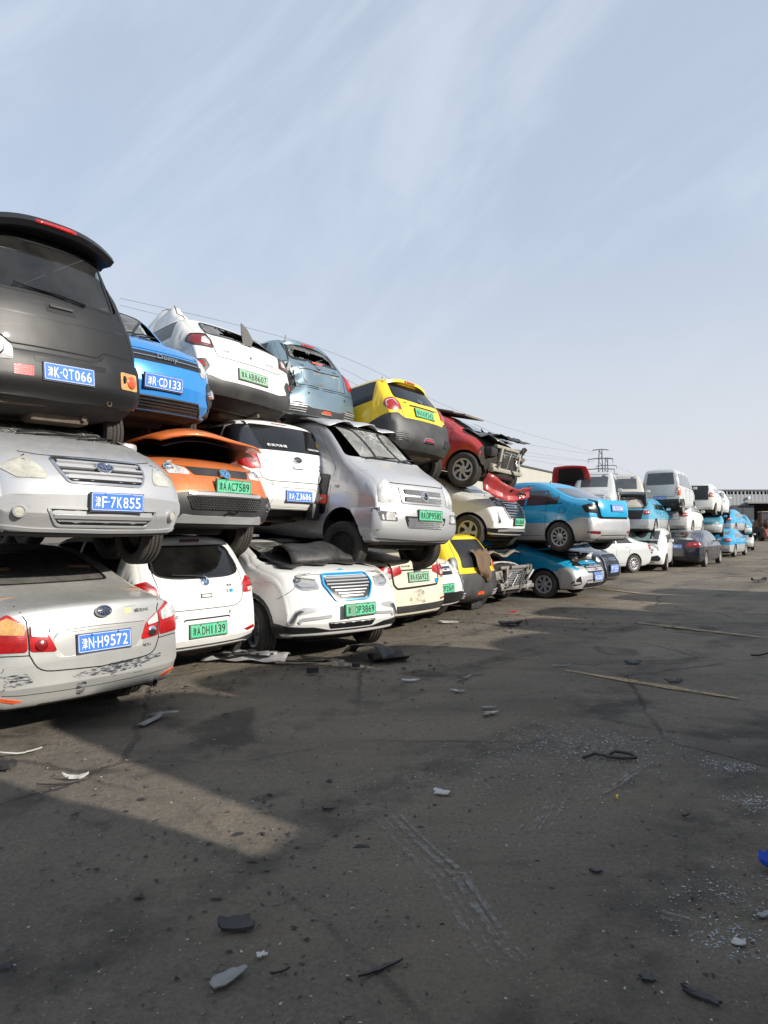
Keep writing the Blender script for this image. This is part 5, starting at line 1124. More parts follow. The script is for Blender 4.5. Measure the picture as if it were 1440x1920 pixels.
def car_d1():
    rw = [(-.52, 1.17, .05), (.52, 1.17, .05), (.44, 1.38, .05), (-.44, 1.38, .05)]
    c = Car('sedan', 'cream sedan on the ground with its boot lid ajar, faded plate A-AS6923', 'car', 'stacked scrap cars', SEDAN(4.5, 1.46, .87, 1.08, hood=.86), P_CREAM,
            panes=[('rear_window', 'rear', rw, M_GLASSD)], side=[(-1.3, -.45), (-.4, .75)], sidemat=M_GLASSD, crush=(1.2, .5))
    c.wheels('ten')
    o = tail_lamp(c, [(.56, .83), (.56, .99), (.78, 1.01), (1.04, .98), (.96, .86), (.76, .80)]); i = tail_lamp(c, [(.36, .90), (.38, .99), (.535, 1.0), (.535, .85)])
    for sd, p in ((1, o[0]), (-1, o[1])):
        c.patch('reversing_lens', 'rear', [(sd * a, b) for a, b in ((.58, .84), (.58, .90), (.70, .92), (.74, .84))], M_LAMP_CLR, .024, 0, .012, .004, parent=p); lamp_pod(c, 'rear', sd * .72, .93, .045, M_LAMP_DRED, p)
    c.strip('boot_gap', 'rear', [(-.66, 1.09), (-.555, 1.0), (-.53, .74), (-.47, .68), (.47, .70), (.53, .76), (.555, 1.0), (.66, 1.09)], .030, M_GAP, .004, rd=.03)
    c.patch('plate_recess', 'rear', [(-.36, .74), (.36, .74), (.34, .93), (-.34, .93)], P_CREAM, .002, -.012, .03, .02)
    c.strip('chrome_strip', 'rear', [(-.36, .945), (.36, .945)], .018, M_TRIM, .012)
    c.plate('rear', .0, .84, '津AAS6923', 'pale', tilt=6)
    b = c.disc('badge', 'rear', .0, 1.02, .06, M_TRIM, .010, 1.0, ring=M_CHROME); M = c.frame('rear', 0, 1.02, .018); MB(M).box((0, 0, 0), (.012, .1, .004), Matrix.Rotation(R(35), 4, 'Z')).box((.02, 0, 0), (.012, .06, .004)).box((-.02, 0, 0), (.012, .06, .004)).build('badge_bars', M_CHROME, b, 0)
    c.word('rear', -.30, 1.0, '东风风神', .24, .03); c.word('rear', .38, 1.015, 'E70', .10, .028); c.patch('ev_badge', 'rear', [(.42, .73), (.50, .73), (.50, .79), (.42, .79)], simple('badge_cyan', (.01, .25, .65), .3), .01, 0, .01, .003)
    c.patch('diffuser', 'rear', [(-.70, .255), (.70, .255), (.86, .40), (.70, .43), (-.55, .43), (-.62, .34)], M_GREYP, .008, .006, .04, .02)
    c.patch('reflector', 'rear', [(.58, .455), (.86, .47), (.86, .495), (.58, .485)], M_LAMP_RED, .008, .002, .006, .01, mirror=True)
    c.patch('bare_patch', 'rear', [(-.25, .45), (.15, .44), (.2, .60), (.05, .66), (-.18, .62)], M_GRIME, .002, 0, .06, .001)
    c.strip('bumper_gap', 'rear', [(.60, .80), (.85, .79), (1.1, .77)], .007, M_GAP, mirror=True)
    c.doors([-.42, .75], (-.3,)); c.mirrors(.7)
    return c.place((c.xR, 0, .84), 787, 1082, 10.3, 139, ground=True)
def car_d2():
    ws = [(-.72, 1.40, .06), (.72, 1.40, .06), (.62, 1.86, .08), (-.62, 1.86, .08)]
    S = BOXVAN(4.3, 1.98, .84, hood=1.12, nose=.62, tumble=.17, bowF=.16, rt=.09, wheels=(1.42, -1.3, .325, .74), cabin=(-1.9, 1.40))
    S['top'] = [(-2.15, .52), (-2.14, .8, .05), (-2.10, 1.08, .1), (-1.95, 1.86, .08), (-1.83, 1.95, .08), (-.2, 1.98, .5), (.74, 1.93, .22), (1.48, 1.36, .10), (1.99, 1.13, .14), (2.10, .94, .07), (2.15, .62)]
    S['belt'] = [(-2.15, 1.2), (1.2, 1.2), (2.15, 1.02)]
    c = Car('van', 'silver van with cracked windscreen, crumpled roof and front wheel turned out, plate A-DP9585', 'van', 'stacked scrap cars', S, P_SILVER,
            panes=[('windscreen', 'front', ws, cracked('painted_sky_sheen_windscreen', (.62, .70, .72), .85))], side=[(-1.7, -.6), (-.55, .15)], sidemat=M_GLASSD)  # sky reflection painted on the windscreen as a pale diffuse film
    c.wheels('steel', M_UNDER, steer=14, droop=0.13)
    c.strip('windscreen_rubber', 'front', ws, .04, M_TRIM, .003, closed=True)
    # front door gone: dark door opening with trim, handle and loose mirror
    c.patch('door_opening', 'right', [(.22, .55), (1.14, .62), (1.20, 1.24), (.98, 1.46), (.62, 1.80), (.25, 1.82)], M_INT, .002, -.03, .04, .02)
    c.patch('door_card', 'right', [(.30, .60), (1.08, .60), (1.14, 1.14), (.30, 1.18)], M_TRIM, .012, .008, .05, .02)
    c.disc('speaker', 'right', .92, 1.05, .07, M_SILVERP, .02, 1, ring=M_CHROME, off=.02)
    c.patch('warning_label', 'right', [(.86, .74), (1.12, .74), (1.12, .86), (.86, .86)], simple('red_label', (.65, .06, .02), .5), .024, 0, .01, .004); c.word('right', .99, .80, 'GP', .12, .05, M_WHITE, off=.03)
    c.patch('yellow_strap', 'right', [(.45, 1.40), (.72, 1.40), (.72, 1.56), (.45, 1.60)], P_YELLOW, .012, .01, .02, .01)
    P, N = c.proj('right', .95, .70); MB(Matrix.Translation((P.x, P.y - .10, P.z - .08))).box((0, 0, 0), (.16, .15, .24), None, .04).build('hanging_mirror', M_BLACKP, c.root)
    g = c.patch('grille', 'front', [(-.40, .80), (.40, .80), (.43, 1.01), (-.43, 1.01)], P_SILVER, .016, .008, .04, .03)
    for z in (.945, .855):
        q = c.patch('grille_mesh', 'front', [(-.36, z - .03), (.36, z - .03), (.365, z + .03), (-.365, z + .03)], M_TRIM, .026, 0, .015, .01, parent=g); mm = MB()
        for r_ in range(3):
            for k in range(26): mm.lathe([(.008, 0), (.013, .003), (.014, 0)], 6, c.frame('front', -.34 + k * .0268 + (r_ % 2) * .013, z - .02 + r_ * .02, .028))
        mm.build('mesh_cells', M_SILVERP, q, 0)
    b = c.disc('badge', 'front', .0, .90, .062, M_TRIM, .012, 1.0, ring=M_CHROME, off=.03, ringw=.012); M = c.frame('front', 0, .90, .046)
    m = MB(M)
    for sd in (1, -1): m.tube([(sd * (.012 + .026 * math.sin(t)), sd * .035 * math.cos(t), .002) for t in np.linspace(.2, 2.9, 8)], .007, 6)
    m.build('badge_swirl', M_CHROME, b)
    h = head_lamp(c, [(.52, .80), (.50, 1.04), (.60, 1.09), (.76, 1.10), (.86, 1.02), (.82, .80), (.70, .78)], M_LAMP_CLR)
    for sd, p in ((1, h[0]), (-1, h[1])):
        lamp_pod(c, 'front', sd * .62, .86, .055, M_CHROME, p); lamp_pod(c, 'front', sd * .64, .98, .045, M_LAMP_CLR, p)
    c.strip('bonnet_gap', 'front', [(-.66, 1.08), (-.48, 1.055), (.48, 1.055), (.66, 1.08)], .012, M_GAP, .003, rd=.06)
    bp = c.patch('bumper', 'front', [(-1.25, .36), (0, .33), (1.25, .36), (1.25, .70), (.62, .74), (.48, .78), (-.48, .78), (-.62, .74), (-1.25, .70)], P_SILVER, .030, .02, .03, .03, cell=.045)
    lg = c.patch('lower_grille', 'front', [(-.34, .48), (.34, .48), (.40, .63), (-.40, .63)], M_TRIM, .053, 0, .03, .02, parent=bp); mm = MB()
    for r_ in range(5):
        for k in range(21): mm.lathe([(.009, 0), (.014, .003), (.016, 0)], 6, c.frame('front', -.33 + k * .0325 + (r_ % 2) * .016, .50 + r_ * .026, .055))
    mm.build('mesh_cells', M_SILVERP, lg, 0)
    for sd in (1, -1):
        f = c.patch('fog_recess', 'front', [(sd * .50, .56), (sd * .78, .56), (sd * .80, .68), (sd * .52, .68)], M_GREYP, .052, -.006, .02, .02); c.patch('fog_lamp', 'front', [(sd * .54, .575), (sd * .70, .575), (sd * .70, .665), (sd * .54, .665)], M_LAMP_CLR, .056, .01, .015, .01, parent=f)
    c.patch('scrape_mark', 'front', [(-.90, .45), (-.78, .45), (-.80, .72), (-.88, .72)], M_SCRATCH, .052, 0, .02, .001)
    c.plate('front', .06, .66, '津ADP9585', 'green', tilt=2, off=.065)
    c.disc('side_signal', 'right', 1.30, .98, .03, M_LAMP_AMB, .008, .6, ring=M_SILVERP)
    c.wiper('front', -.45, 1.375, .05, 1.43); c.wiper('front', .15, 1.375, .55, 1.44); c.dash(1.15, 1.34); c.seats(.1, zs=.7)
    rows = [[(.86 - u * 1.4 + .05 * math.sin(a * 9), a * .66, 1.93 + .09 * math.sin(u * 3.1) - .06 * a * a + .03 * math.sin(a * 8 + u * 7)) for a in np.linspace(-1, 1, 17)] for u in np.linspace(.0, 1, 9)]
    o = MB().grid(rows).build('crumpled_roof_skin', P_SILVER, c.root, 20); solidify(o.data, .012)
    return c.place((c.xF, .06, .66), 802, 967, 9.3, -45, pitch=-3, roll=-2)
def car_d3():
    rw = [(-.56, 1.08, .08), (0, 1.02, .3), (.56, 1.08, .08), (.48, 1.40, .06), (-.48, 1.40, .06)]
    c = Car('hatchback', 'yellow hatchback with black bumper on top of the silver van, green plate', 'car', 'stacked scrap cars', HATCH(3.55, 1.52, .80, lean=.42), P_YELLOW,
            panes=[('rear_window', 'rear', rw, M_GLASSD)], side=[(-1.28, -.62), (-.58, .60)], sidemat=M_GLASSD)
    c.wheels('steel', M_UNDER, droop=0.1)
    bk = c.patch('bumper', 'rear', [(-2.0, .26), (-.6, .25), (.6, .25), (2.0, .26), (1.45, .60), (1.2, .70), (.95, .78), (.62, .80), (.50, .72), (-.50, .72), (-.62, .80), (-.95, .78), (-1.2, .70), (-1.45, .60)], M_GREYP, .012, .012, .03, .03)
    t = tail_lamp(c, [(.52, .86), (.54, .98), (.68, 1.08), (.90, 1.06), (.94, .94), (.78, .84)])
    for sd, p in ((1, t[0]), (-1, t[1])): c.strip('lamp_line', 'rear', [(sd * .60, .93), (sd * .72, 1.03), (sd * .88, 1.0), (sd * .84, .90)], .016, M_LAMP_CLR if sd < 0 else M_LAMP_DRED, .022, .004, p, rd=.03)
    c.strip('tailgate_gap', 'rear', [(-.64, 1.16), (-.52, .98), (-.50, .72), (.50, .72), (.52, .98), (.64, 1.16)], .008, M_GAP, .002, rd=.05)
    c.spoiler(.56, .12, lampmat=M_LAMP_RED)
    c.patch('plate_recess', 'rear', [(-.30, .77), (.30, .77), (.34, .95), (-.34, .95)], P_YELLOW, -.002, -.012, .03, .02); c.strip('recess_lip', 'rear', [(-.32, .955), (.32, .955)], .02, M_TRIM, .012)
    c.plate('rear', .0, .85, '津ADG9242', 'green', tilt=10)
    c.disc('badge', 'rear', .02, 1.09, .05, simple('badge_blue', (.03, .10, .25), .2, coat=1), .012, .8, ring=M_CHROME); c.word('rear', .40, .98, 'EQ', .07, .028); c.word('rear', -.40, 1.0, '奇瑞', .07, .026)
    for sd in (1, -1):
        q = c.patch('bumper_vent', 'rear', [(sd * .40, .36), (sd * .80, .36), (sd * .72, .50), (sd * .52, .50)], M_TRIM, .028, 0, .02, .01, parent=bk)
        for z in (.385, .415, .445, .475): c.strip('vent_slat', 'rear', [(sd * .46, z - .008), (sd * .74, z)], .012, M_GREYP, .036, .002, q)
    c.patch('fog_light', 'rear', [(-.12, .385), (.12, .385), (.08, .43), (-.08, .43)], M_LAMP_RED, .034, .004, .012, .01); c.strip('fog_rim', 'rear', [(-.14, .375), (.14, .375), (.09, .44), (-.09, .44)], .01, M_CHROME, .034, closed=True)
    c.disc('sensor_hole', 'rear', -.25, .62, .012, M_TRIM, .002, off=.02)
    MB().tube([(-.80, .0, 1.52), (-.90, .0, 1.73)], [.008, .004], 6).build('antenna', M_TRIM, c.root)
    c.doors([-.60, .60], (-.48,)); c.mirrors(.5); c.seats(-.85, n=1, h=.5)
    m = MB(); m.tube([(c.xR + .4, -.6, .3), (c.xR + .4, .6, .3)], .05); m.build('axle_beam', M_RUST, c.root)
    return c.place((c.xR, 0, .85), 799, 777, 11.2, 139, pitch=-7, roll=3)
# ================================================================== middle distance
M_DGLASS = simple('dark_gloss_glass', (0.018, 0.021, 0.024), 0.06, coat=1.0, noise=0.25, scale=3, col2=(0.12, 0.115, 0.105))
M_HGLASS = simple('hazy_gloss_glass', (0.035, 0.040, 0.046), 0.08, coat=1.0, noise=0.4, scale=3, col2=(0.10, 0.10, 0.10))
P_DRED = paint('dark_red_paint', (0.36, 0.010, 0.016), 0.1, 0.32, 0.5, 0.2)
GROUPN = 'stacked scrap cars'
def lamp_set(c, polyF=None, polyR=None, matF=M_LAMP_CLR, matR=M_LAMP_RED, pods=True):
    if polyF:
        h = head_lamp(c, polyF, matF); cx = sum(p[0] for p in polyF) / len(polyF); cz = sum(p[1] for p in polyF) / len(polyF)
        if pods:
            for sd, p in ((1, h[0]), (-1, h[1])): lamp_pod(c, 'front', sd * (cx - .06), cz, .042, M_CHROME, p); lamp_pod(c, 'front', sd * (cx + .08), cz + .01, .038, M_LAMP_DARK, p)
    if polyR:
        t = tail_lamp(c, polyR, matR); cx = sum(p[0] for p in polyR) / len(polyR); cz = sum(p[1] for p in polyR) / len(polyR)
        for sd, p in ((1, t[0]), (-1, t[1])): c.patch('reversing_lens', 'rear', [(sd * (cx - .08), cz - .03), (sd * (cx + .06), cz - .03), (sd * (cx + .06), cz + .015), (sd * (cx - .08), cz + .015)], M_LAMP_CLR, .024, 0, .012, .004, parent=p)
def generic(kind, name, label, cat, mat, lower=None, wheel='ten', rim=None, plateF=None, plateR=None, pk='blue', gl=None, ws=True, rw=True, lampR=None, lampF=None, spec=None, group=GROUPN, mir=True, bumper=None, dents=(), crush=None, matR=M_LAMP_RED, sidew=True):
    gl = gl or M_DGLASS; sp = spec or {}
    if kind == 'sedan': S = SEDAN(**{**dict(L=4.45, H=1.46, W=.86), **sp}); H = 1.46; hd = sp.get('hood', .80); wl, wt = hd + .25, 1.37; rl, rt_ = 1.13, 1.37; hw = .62; lf = [(.46, hd - .16), (.48, hd - .06), (.70, hd + .03), (1.0, hd + .05), (.92, hd - .10), (.66, hd - .17)]; lr = [(.48, .76), (.48, .92), (.76, .95), (1.0, .93), (.92, .78)]; side = [(-1.3, -.50), (-.44, .80)]; zp, zq = .50, .80
    elif kind == 'hatch': S = HATCH(**sp); hd = sp.get('hood', .84); wl, wt = hd + .22, 1.41; rl, rt_ = 1.06, 1.38; hw = .58; lf = [(.46, hd - .14), (.50, hd - .02), (.72, hd + .06), (.94, hd + .06), (.86, hd - .10)]; lr = [(.54, .84), (.56, .98), (.74, 1.06), (.94, 1.0), (.90, .86)]; side = [(-1.25, -.45), (-.40, .65)]; zp, zq = .50, .50
    elif kind == 'suv': S = SUV(**sp); hd = sp.get('hood', 1.0); wl, wt = hd + .16, 1.56; rl, rt_ = 1.16, 1.50; hw = .68; lf = [(.48, hd - .19), (.50, hd - .09), (.74, hd - .01), (1.0, hd + .01), (.94, hd - .14)]; lr = [(.56, .92), (.58, 1.04), (.80, 1.10), (1.0, 1.06), (.94, .92)]; side = [(-1.5, -.55), (-.48, .80)]; zp, zq = .60, .62
    else: S = BOXVAN(**sp); hd = sp.get('hood', 1.0); wl, wt = hd + .20, 1.72; rl, rt_ = 1.18, 1.66; hw = .62; lf = [(.44, hd - .30), (.44, hd - .12), (.62, hd - .08), (.80, hd - .12), (.74, hd - .30)]; lr = [(.62, .74), (.62, 1.08), (.84, 1.08), (.84, .74)]; side = [(-1.65, -.72), (-.66, .12), (.18, .98)]; zp, zq = .52, .66
    c = Car(name, label, cat, group, S, mat, lower=lower, cabin=False, dents=dents, crush=crush)
    if ws: c.patch('windscreen', 'front', [(-hw - .04, wl, .05), (hw + .04, wl, .05), (hw - .08, wt, .06), (-hw + .08, wt, .06)], gl, .003, 0, .04, cell=.1)
    if rw: c.patch('rear_window', 'rear', [(-hw + .04, rl, .07), (hw - .04, rl, .07), (hw - .12, rt_, .06), (-hw + .12, rt_, .06)], gl, .003, 0, .04, cell=.1)
    if sidew:
        for a, b in side:
            po = c.side_poly(a, b, .085)
            if po:
                for v in ('left', 'right'): c.patch('side_window', v, po, gl, .003, 0, .02, cell=.15)
    c.wheels(wheel, rim or M_SILVERP)
    lamp_set(c, lampF or lf, lampR or lr, matR=matR)
    g = c.patch('grille', 'front', [(-.36, hd - .22), (.36, hd - .22), (.40, hd - .09), (-.40, hd - .09)], M_TRIM, .006, 0, .02); grille_bars(c, -.36, .36, (hd - .13, hd - .17), .014, M_CHROME, g)
    c.disc('badge', 'front', 0, hd - .145, .045, M_CHROME, .012, .8, off=.02)
    c.patch('lower_intake', 'front', [(-.42, .30), (.42, .30), (.48, .42), (-.48, .42)], M_TRIM, .004, 0, .02)
    c.strip('bonnet_gap', 'front', [(-.80, hd + .06), (-.42, hd - .05), (.42, hd - .05), (.80, hd + .06)], .010, M_GAP, .002, rd=.08)
    if kind == 'sedan': c.strip('boot_gap', 'rear', [(-.62, 1.03), (-.50, .92), (-.48, .66), (.48, .66), (.50, .92), (.62, 1.03)], .010, M_GAP, .002, rd=.04)
    else: c.strip('tailgate_gap', 'rear', [(-.68, 1.3), (-.60, .9), (-.56, .70), (.56, .70), (.60, .9), (.68, 1.3)], .010, M_GAP, .002, rd=.04)
    if bumper: c.patch('bumper', 'rear', [(-1.1, .34), (1.1, .34), (1.1, .60), (-1.1, .60)], bumper, .014, .01, .03, .02); c.patch('bumper', 'front', [(-1.1, .34), (1.1, .34), (1.1, .58), (-1.1, .58)], bumper, .014, .01, .03, .02)
    if plateF: c.plate('front', 0, zp, plateF, pk, tilt=2, off=.022)
    if plateR: c.plate('rear', 0, zq, plateR, pk, tilt=2, off=.018)
    dx = {'sedan': [-1.05, -.46, .80], 'hatch': [-.42, .66], 'suv': [-1.2, -.50, .82], 'van': [-.70, .15, 1.0]}[kind]
    c.doors(dx, [x + .12 for x in dx[:-1]])
    if mir: c.mirrors({'sedan': .74, 'hatch': .60, 'suv': .76, 'van': .98}[kind])
    c.kind = kind; return c
def open_boot(c, z0=.72, deck=1.04, mat=None, ang=78):
    """raised lid with its dark lining, and the open luggage bay below it"""
    c.patch('boot_opening', 'rear', [(-.52, z0), (.52, z0), (.58, deck - .02), (-.58, deck - .02)], M_TRIM, .006, 0, .04)
    c.patch('boot_opening_top', 'top', [(c.xR + .08, -.58), (c.xR + .58, -.56), (c.xR + .58, .56), (c.xR + .08, .58)], M_TRIM, .006, 0, .03)
    rows = []; rows2 = []
    for u in np.linspace(0, 1, 9):
        s1 = u * .85; a = R(ang) if s1 < .52 else R(ang + 62)
        if s1 < .52: x, z = c.xR + .60 - math.cos(R(ang)) * s1, deck + .05 + math.sin(R(ang)) * s1
        else: b = s1 - .52; x, z = c.xR + .60 - math.cos(R(ang)) * .52 - .30 * b * 2.6, deck + .05 + math.sin(R(ang)) * .52 + .02 - b * .35
        rows.append([(x, y * (.60 - .04 * u), z + .03 * (1 - y * y)) for y in np.linspace(-1, 1, 9)])
    o = MB().grid(rows).build('boot_lid', mat or c.mat, c.root, 35); solidify(o.data, .02)
    MB().grid([[(p[0] - .035, p[1] * .86, p[2] - .012) for p in r_[1:-1]] for r_ in rows[1:6]]).build('lid_lining', M_TRIM, o, 35)
    m = MB(); m.tube([(c.xR + .55, .5, deck), (c.xR + .50, .52, deck + .4)], .012); m.tube([(c.xR + .55, -.5, deck), (c.xR + .50, -.52, deck + .4)], .012); m.build('lid_strut', M_TRIM, o)
def open_bonnet(c, x0, x1, z0, ang=62, mat=None):
    c.patch('engine_bay', 'top', [(x0, -.62), (x1 - .12, -.56), (x1 - .12, .56), (x0, .62)], M_UNDER, .006, 0, .03)
    Lb = x1 - x0; rows = [[(x0 + math.cos(R(ang)) * u * Lb, y * (.70 - .14 * u * u), z0 + math.sin(R(ang)) * u * Lb - .05 * y * y + .05 * math.sin(u * 3.1)) for y in np.linspace(-1, 1, 11)] for u in np.linspace(0, 1, 8)]
    o = MB().grid(rows).build('bonnet', mat or c.mat, c.root, 35); solidify(o.data, .02)
    MB().grid([[(p[0] + .035, p[1] * .82, p[2] - .02) for p in r_[1:-1]] for r_ in rows[1:-1]]).build('bonnet_lining', M_TRIM, o, 35)
def scrap_front(c, x, w, z0, z1, seed, metal=None):
    """exposed front end: radiator support, radiator, lamp brackets, hoses"""
    rg = random.Random(seed); metal = metal or simple('bare_cream_metal', (.40, .37, .31), .5, .1, noise=.5, scale=9, col2=(.16, .13, .10)); r = c.root
    m = MB(); m.box((x, 0, z0), (.07, w * 2, .08), bev=.012); m.box((x - .03, 0, z1), (.08, w * 1.9, .06), bev=.012); m.box((x, w * .62, (z0 + z1) / 2), (.06, .07, z1 - z0), bev=.01); m.box((x, -w * .62, (z0 + z1) / 2), (.06, .07, z1 - z0), bev=.01); m.build('radiator_support', metal, r)
    q = MB(); q.box((x - .04, 0, (z0 + z1) / 2 + .02), (.05, w * 1.05, (z1 - z0) * .75)); o = q.build('radiator', simple('radiator_core', (.10, .10, .10), .6, .5, bump=.5, scale=60), r, 0)
    for k in range(7): MB().box((x - .005, 0, z0 + .07 + k * (z1 - z0) * .11), (.012, w * 1.0, .008)).build('radiator_fin', M_SILVERP, o, 0)
    for sd in (1, -1):
        MB().box((x - .10, sd * w * .82, z1 - .06), (.16, .26, .18), Matrix.Rotation(R(rg.uniform(-10, 10)), 4, 'X'), .03).build('lamp_bracket', metal if rg.random() < .6 else M_BLACKP, r)
        MB().box((x - .05, sd * w * .84, z0 + .02), (.12, .16, .16), None, .03).build('crash_box', metal, r)
    for k in range(9):
        y = rg.uniform(-w, w); MB().tube([(x - .15, y, rg.uniform(z0, z1)), (x + rg.uniform(0, .08), y + rg.uniform(-.15, .15), rg.uniform(z0, z1)), (x + rg.uniform(-.05, .06), y + rg.uniform(-.3, .3), rg.uniform(z0 - .12, z1))], rg.uniform(.008, .022), 7).build('hose', M_BLACKP if rg.random() < .7 else M_SILVERP, r)
    for k in range(6):
        M = Matrix.Translation((x + rg.uniform(-.05, .05), rg.uniform(-w, w) * .9, rg.uniform(z0 - .1, z1 + .05))) @ Matrix.Rotation(rg.uniform(0, 3), 4, Vector((rg.random(), rg.random(), rg.random())).normalized())
        MB(M).box((0, 0, 0), (rg.uniform(.04, .1), rg.uniform(.08, .2), rg.uniform(.03, .12)), None, .012).build('engine_part', (M_BLACKP, M_SILVERP, M_RUST, M_UNDER)[k % 4], r)

def car_e1():
    c = generic('suv', 'suv', 'white SUV on the ground squeezed between cream sedan and yellow hatchback, plate DP2569', 'car', P_WHITE, wheel='five', spec=dict(L=4.3, hood=1.02), plateF='津ADP2569', pk='green', lampF=[(.46, .88), (.50, .93), (.78, 1.0), (.98, .99), (.80, .91)])
    c.patch('lower_bumper', 'front', [(-1.2, .30), (-.5, .28), (.5, .28), (1.2, .30), (1.0, .44), (.70, .50), (.52, .52), (-.52, .52), (-.70, .50), (-1.0, .44)], M_TRIM, .012, .008, .03, .02)
    for sd in (1, -1):
        q = c.patch('lamp_slot', 'front', [(sd * .72, .52), (sd * .84, .56), (sd * .86, .80), (sd * .76, .82)], M_TRIM, .008, 0, .02)
        for k in range(8): c.disc('led', 'front', sd * .80, .56 + k * .032, .012, M_CHROME, .006, 1, q, off=.012)
    return c.place((c.xF, 0, .60), 834, 1110, 11.0, -41, ground=True)
def car_e2():
    c = generic('suv', 'suv', 'white SUV with dark slim headlights under the red wreck, green plate', 'car', P_WHITE, wheel='five', rim=M_SILVERP, spec=dict(L=4.2, hood=1.02, H=1.62, W=.88, wheels=(1.42, -1.24, .325, .78)), plateF='津AAJ6569', pk='green', crush=(1.12, .7),
                lampF=[(.44, .88), (.46, .97), (.70, 1.02), (1.05, 1.06), (1.02, .98), (.72, .88)])
    for o in [o for o in c.root.children if o.name.startswith('headlight')]: o.data.materials[0] = M_LAMP_DARK
    g = c.patch('front_grille', 'front', [(-.34, .66), (.34, .66), (.44, .80), (.40, .96), (-.40, .96), (-.44, .80)], M_TRIM, .012, 0, .03); grille_bars(c, -.40, .40, (.70, .75, .80, .85, .90, .94), .016, M_CHROME, g, .026)
    c.strip('grille_frame', 'front', [(-.35, .65), (.35, .65), (.45, .80), (.41, .97), (-.41, .97), (-.45, .80)], .014, M_SILVERP, .024, closed=True, parent=g)
    for sd in (1, -1): c.patch('fog_slot', 'front', [(sd * .62, .56), (sd * .72, .54), (sd * .76, .76), (sd * .70, .76)], M_LAMP_DARK, .010, .004, .02)
    c.patch('lower_bumper', 'front', [(-1.2, .28), (1.2, .28), (1.2, .42), (.5, .46), (-.5, .46), (-1.2, .42)], M_TRIM, .012, .01, .03, .02); c.strip('skid_trim', 'front', [(-.7, .40), (-.3, .43), (.3, .43), (.7, .40)], .04, M_SILVERP, .03)
    return c.place((c.S['wheels'][0], -c.W, .325), 876, 996, 13.6, -34, pitch=-6, roll=-1)
def car_e3():
    c = generic('suv', 'suv', 'wrecked red SUV with torn-off nose and crumpled grey bonnet, top of its stack', 'car', P_DRED, wheel='swirl', rim=M_SILVERP, spec=dict(L=4.2, hood=.98, H=1.6, top=[(-2.1, .60), (-2.09, .86, .06), (-2.02, 1.10, .1), (-1.65, 1.54, .08), (-1.45, 1.58, .1), (-.2, 1.6, .5), (.36, 1.54, .35), (1.05, 1.10, .2), (1.48, 1.0, .12), (1.70, .84, .08), (1.74, .62)], bot=[(-2.1, .46), (-2.04, .34, .05), (-1.8, .26), (1.3, .24), (1.68, .30, .05), (1.74, .46)], plan=[(-2.1, .81), (-1.7, .89), (-.5, .91), (.8, .91), (1.3, .90), (1.74, .84)]), mir=False, crush=(1.15, .55))
    for o in list(c.root.children):
        if o.name.split('.')[0] in ('headlight', 'grille', 'badge', 'lower_intake', 'bonnet_gap', 'bumper'):
            drop(o)
    c.patch('exposed_front', 'front', [(-1.05, .34), (1.05, .34), (1.05, .82), (.8, .98), (-.8, .98), (-1.05, .82)], M_UNDER, .006, 0, .04)
    scrap_front(c, 1.72, .66, .46, .90, 5)
    c.patch('engine_bay', 'top', [(.98, -.78), (1.64, -.70), (1.64, .70), (.98, .78)], M_UNDER, .008, 0, .04)
    gm = simple('grey_crumpled_paint', (.16, .17, .17), .35, .5, .4, noise=.5, scale=5, col2=(.35, .34, .32)); rg = random.Random(3)
    for side_ in (0, 1):
        rows = []
        for i, u in enumerate(np.linspace(0, 1, 8)):
            rows.append([(.92 + u * .84 + rg.uniform(-.03, .03), (a * .36 + (-.36 if side_ == 0 else .38)), 1.03 - .06 * u + .10 * abs(math.sin(a * 2.4 + u * 5 + side_)) * (1 - .3 * u) + rg.uniform(-.025, .025) + (.08 if side_ else .0)) for a in np.linspace(-1, 1, 8)])
        o = MB().grid(rows).build('crumpled_bonnet', gm if side_ == 0 else M_BLACKP, c.root, 20); solidify(o.data, .012)
    m = MB(); m.box((.30, 0, 1.43), (.9, .8, .03)); m.box((.1, -.3, 1.46), (.8, .5, .03), Matrix.Rotation(R(2), 4, 'Y')); m.build('roof_lining', simple('brown_board', (.16, .12, .09), .9, noise=.5, scale=7), c.root)
    m = MB(); m.prism([(0, 0), (.35, .05), (.55, -.02), (.5, -.12), (.1, -.14)], 0, .006, Matrix.Translation((.80, -.1, 1.30)) @ Matrix.Rotation(R(14), 4, 'Y')); m.build('glass_shard', M_CRACK, c.root, 0)
    rows = []
    for i, u in enumerate(np.linspace(0, 1, 12)):      # bumper skin hanging off and twisted outwards
        x = 1.72 + .42 * u + .05 * math.sin(u * 5); y = -.95 + u * 1.25; z = .20 - .30 * math.sin(u * 2.2) + .20 * u
        rows.append([(x + .14 * abs(v - .45) + .02 * math.sin(i * 1.9), y + .05 * v, z + (v - .5) * (.36 - .14 * u) + .012 * math.sin(i * 1.7 + v * 5)) for v in np.linspace(0, 1, 6)])
    o = MB().grid(rows).build('hanging_bumper', P_DRED, c.root, 22); solidify(o.data, .008)
    m = MB()
    for k in range(8): m.tube([(1.95 + .03 * k, -.2 + .05 * k, .06), (2.03, .05 * k - .25, .12 + .02 * (k % 3)), (1.97 + .03 * k, .1, .08)], .016, 6)
    m.build('bumper_wiring', M_BLACKP, o)
    return c.place((c.S['wheels'][0], -c.W, .335), 866, 880, 13.4, -36, pitch=-12, roll=-2)
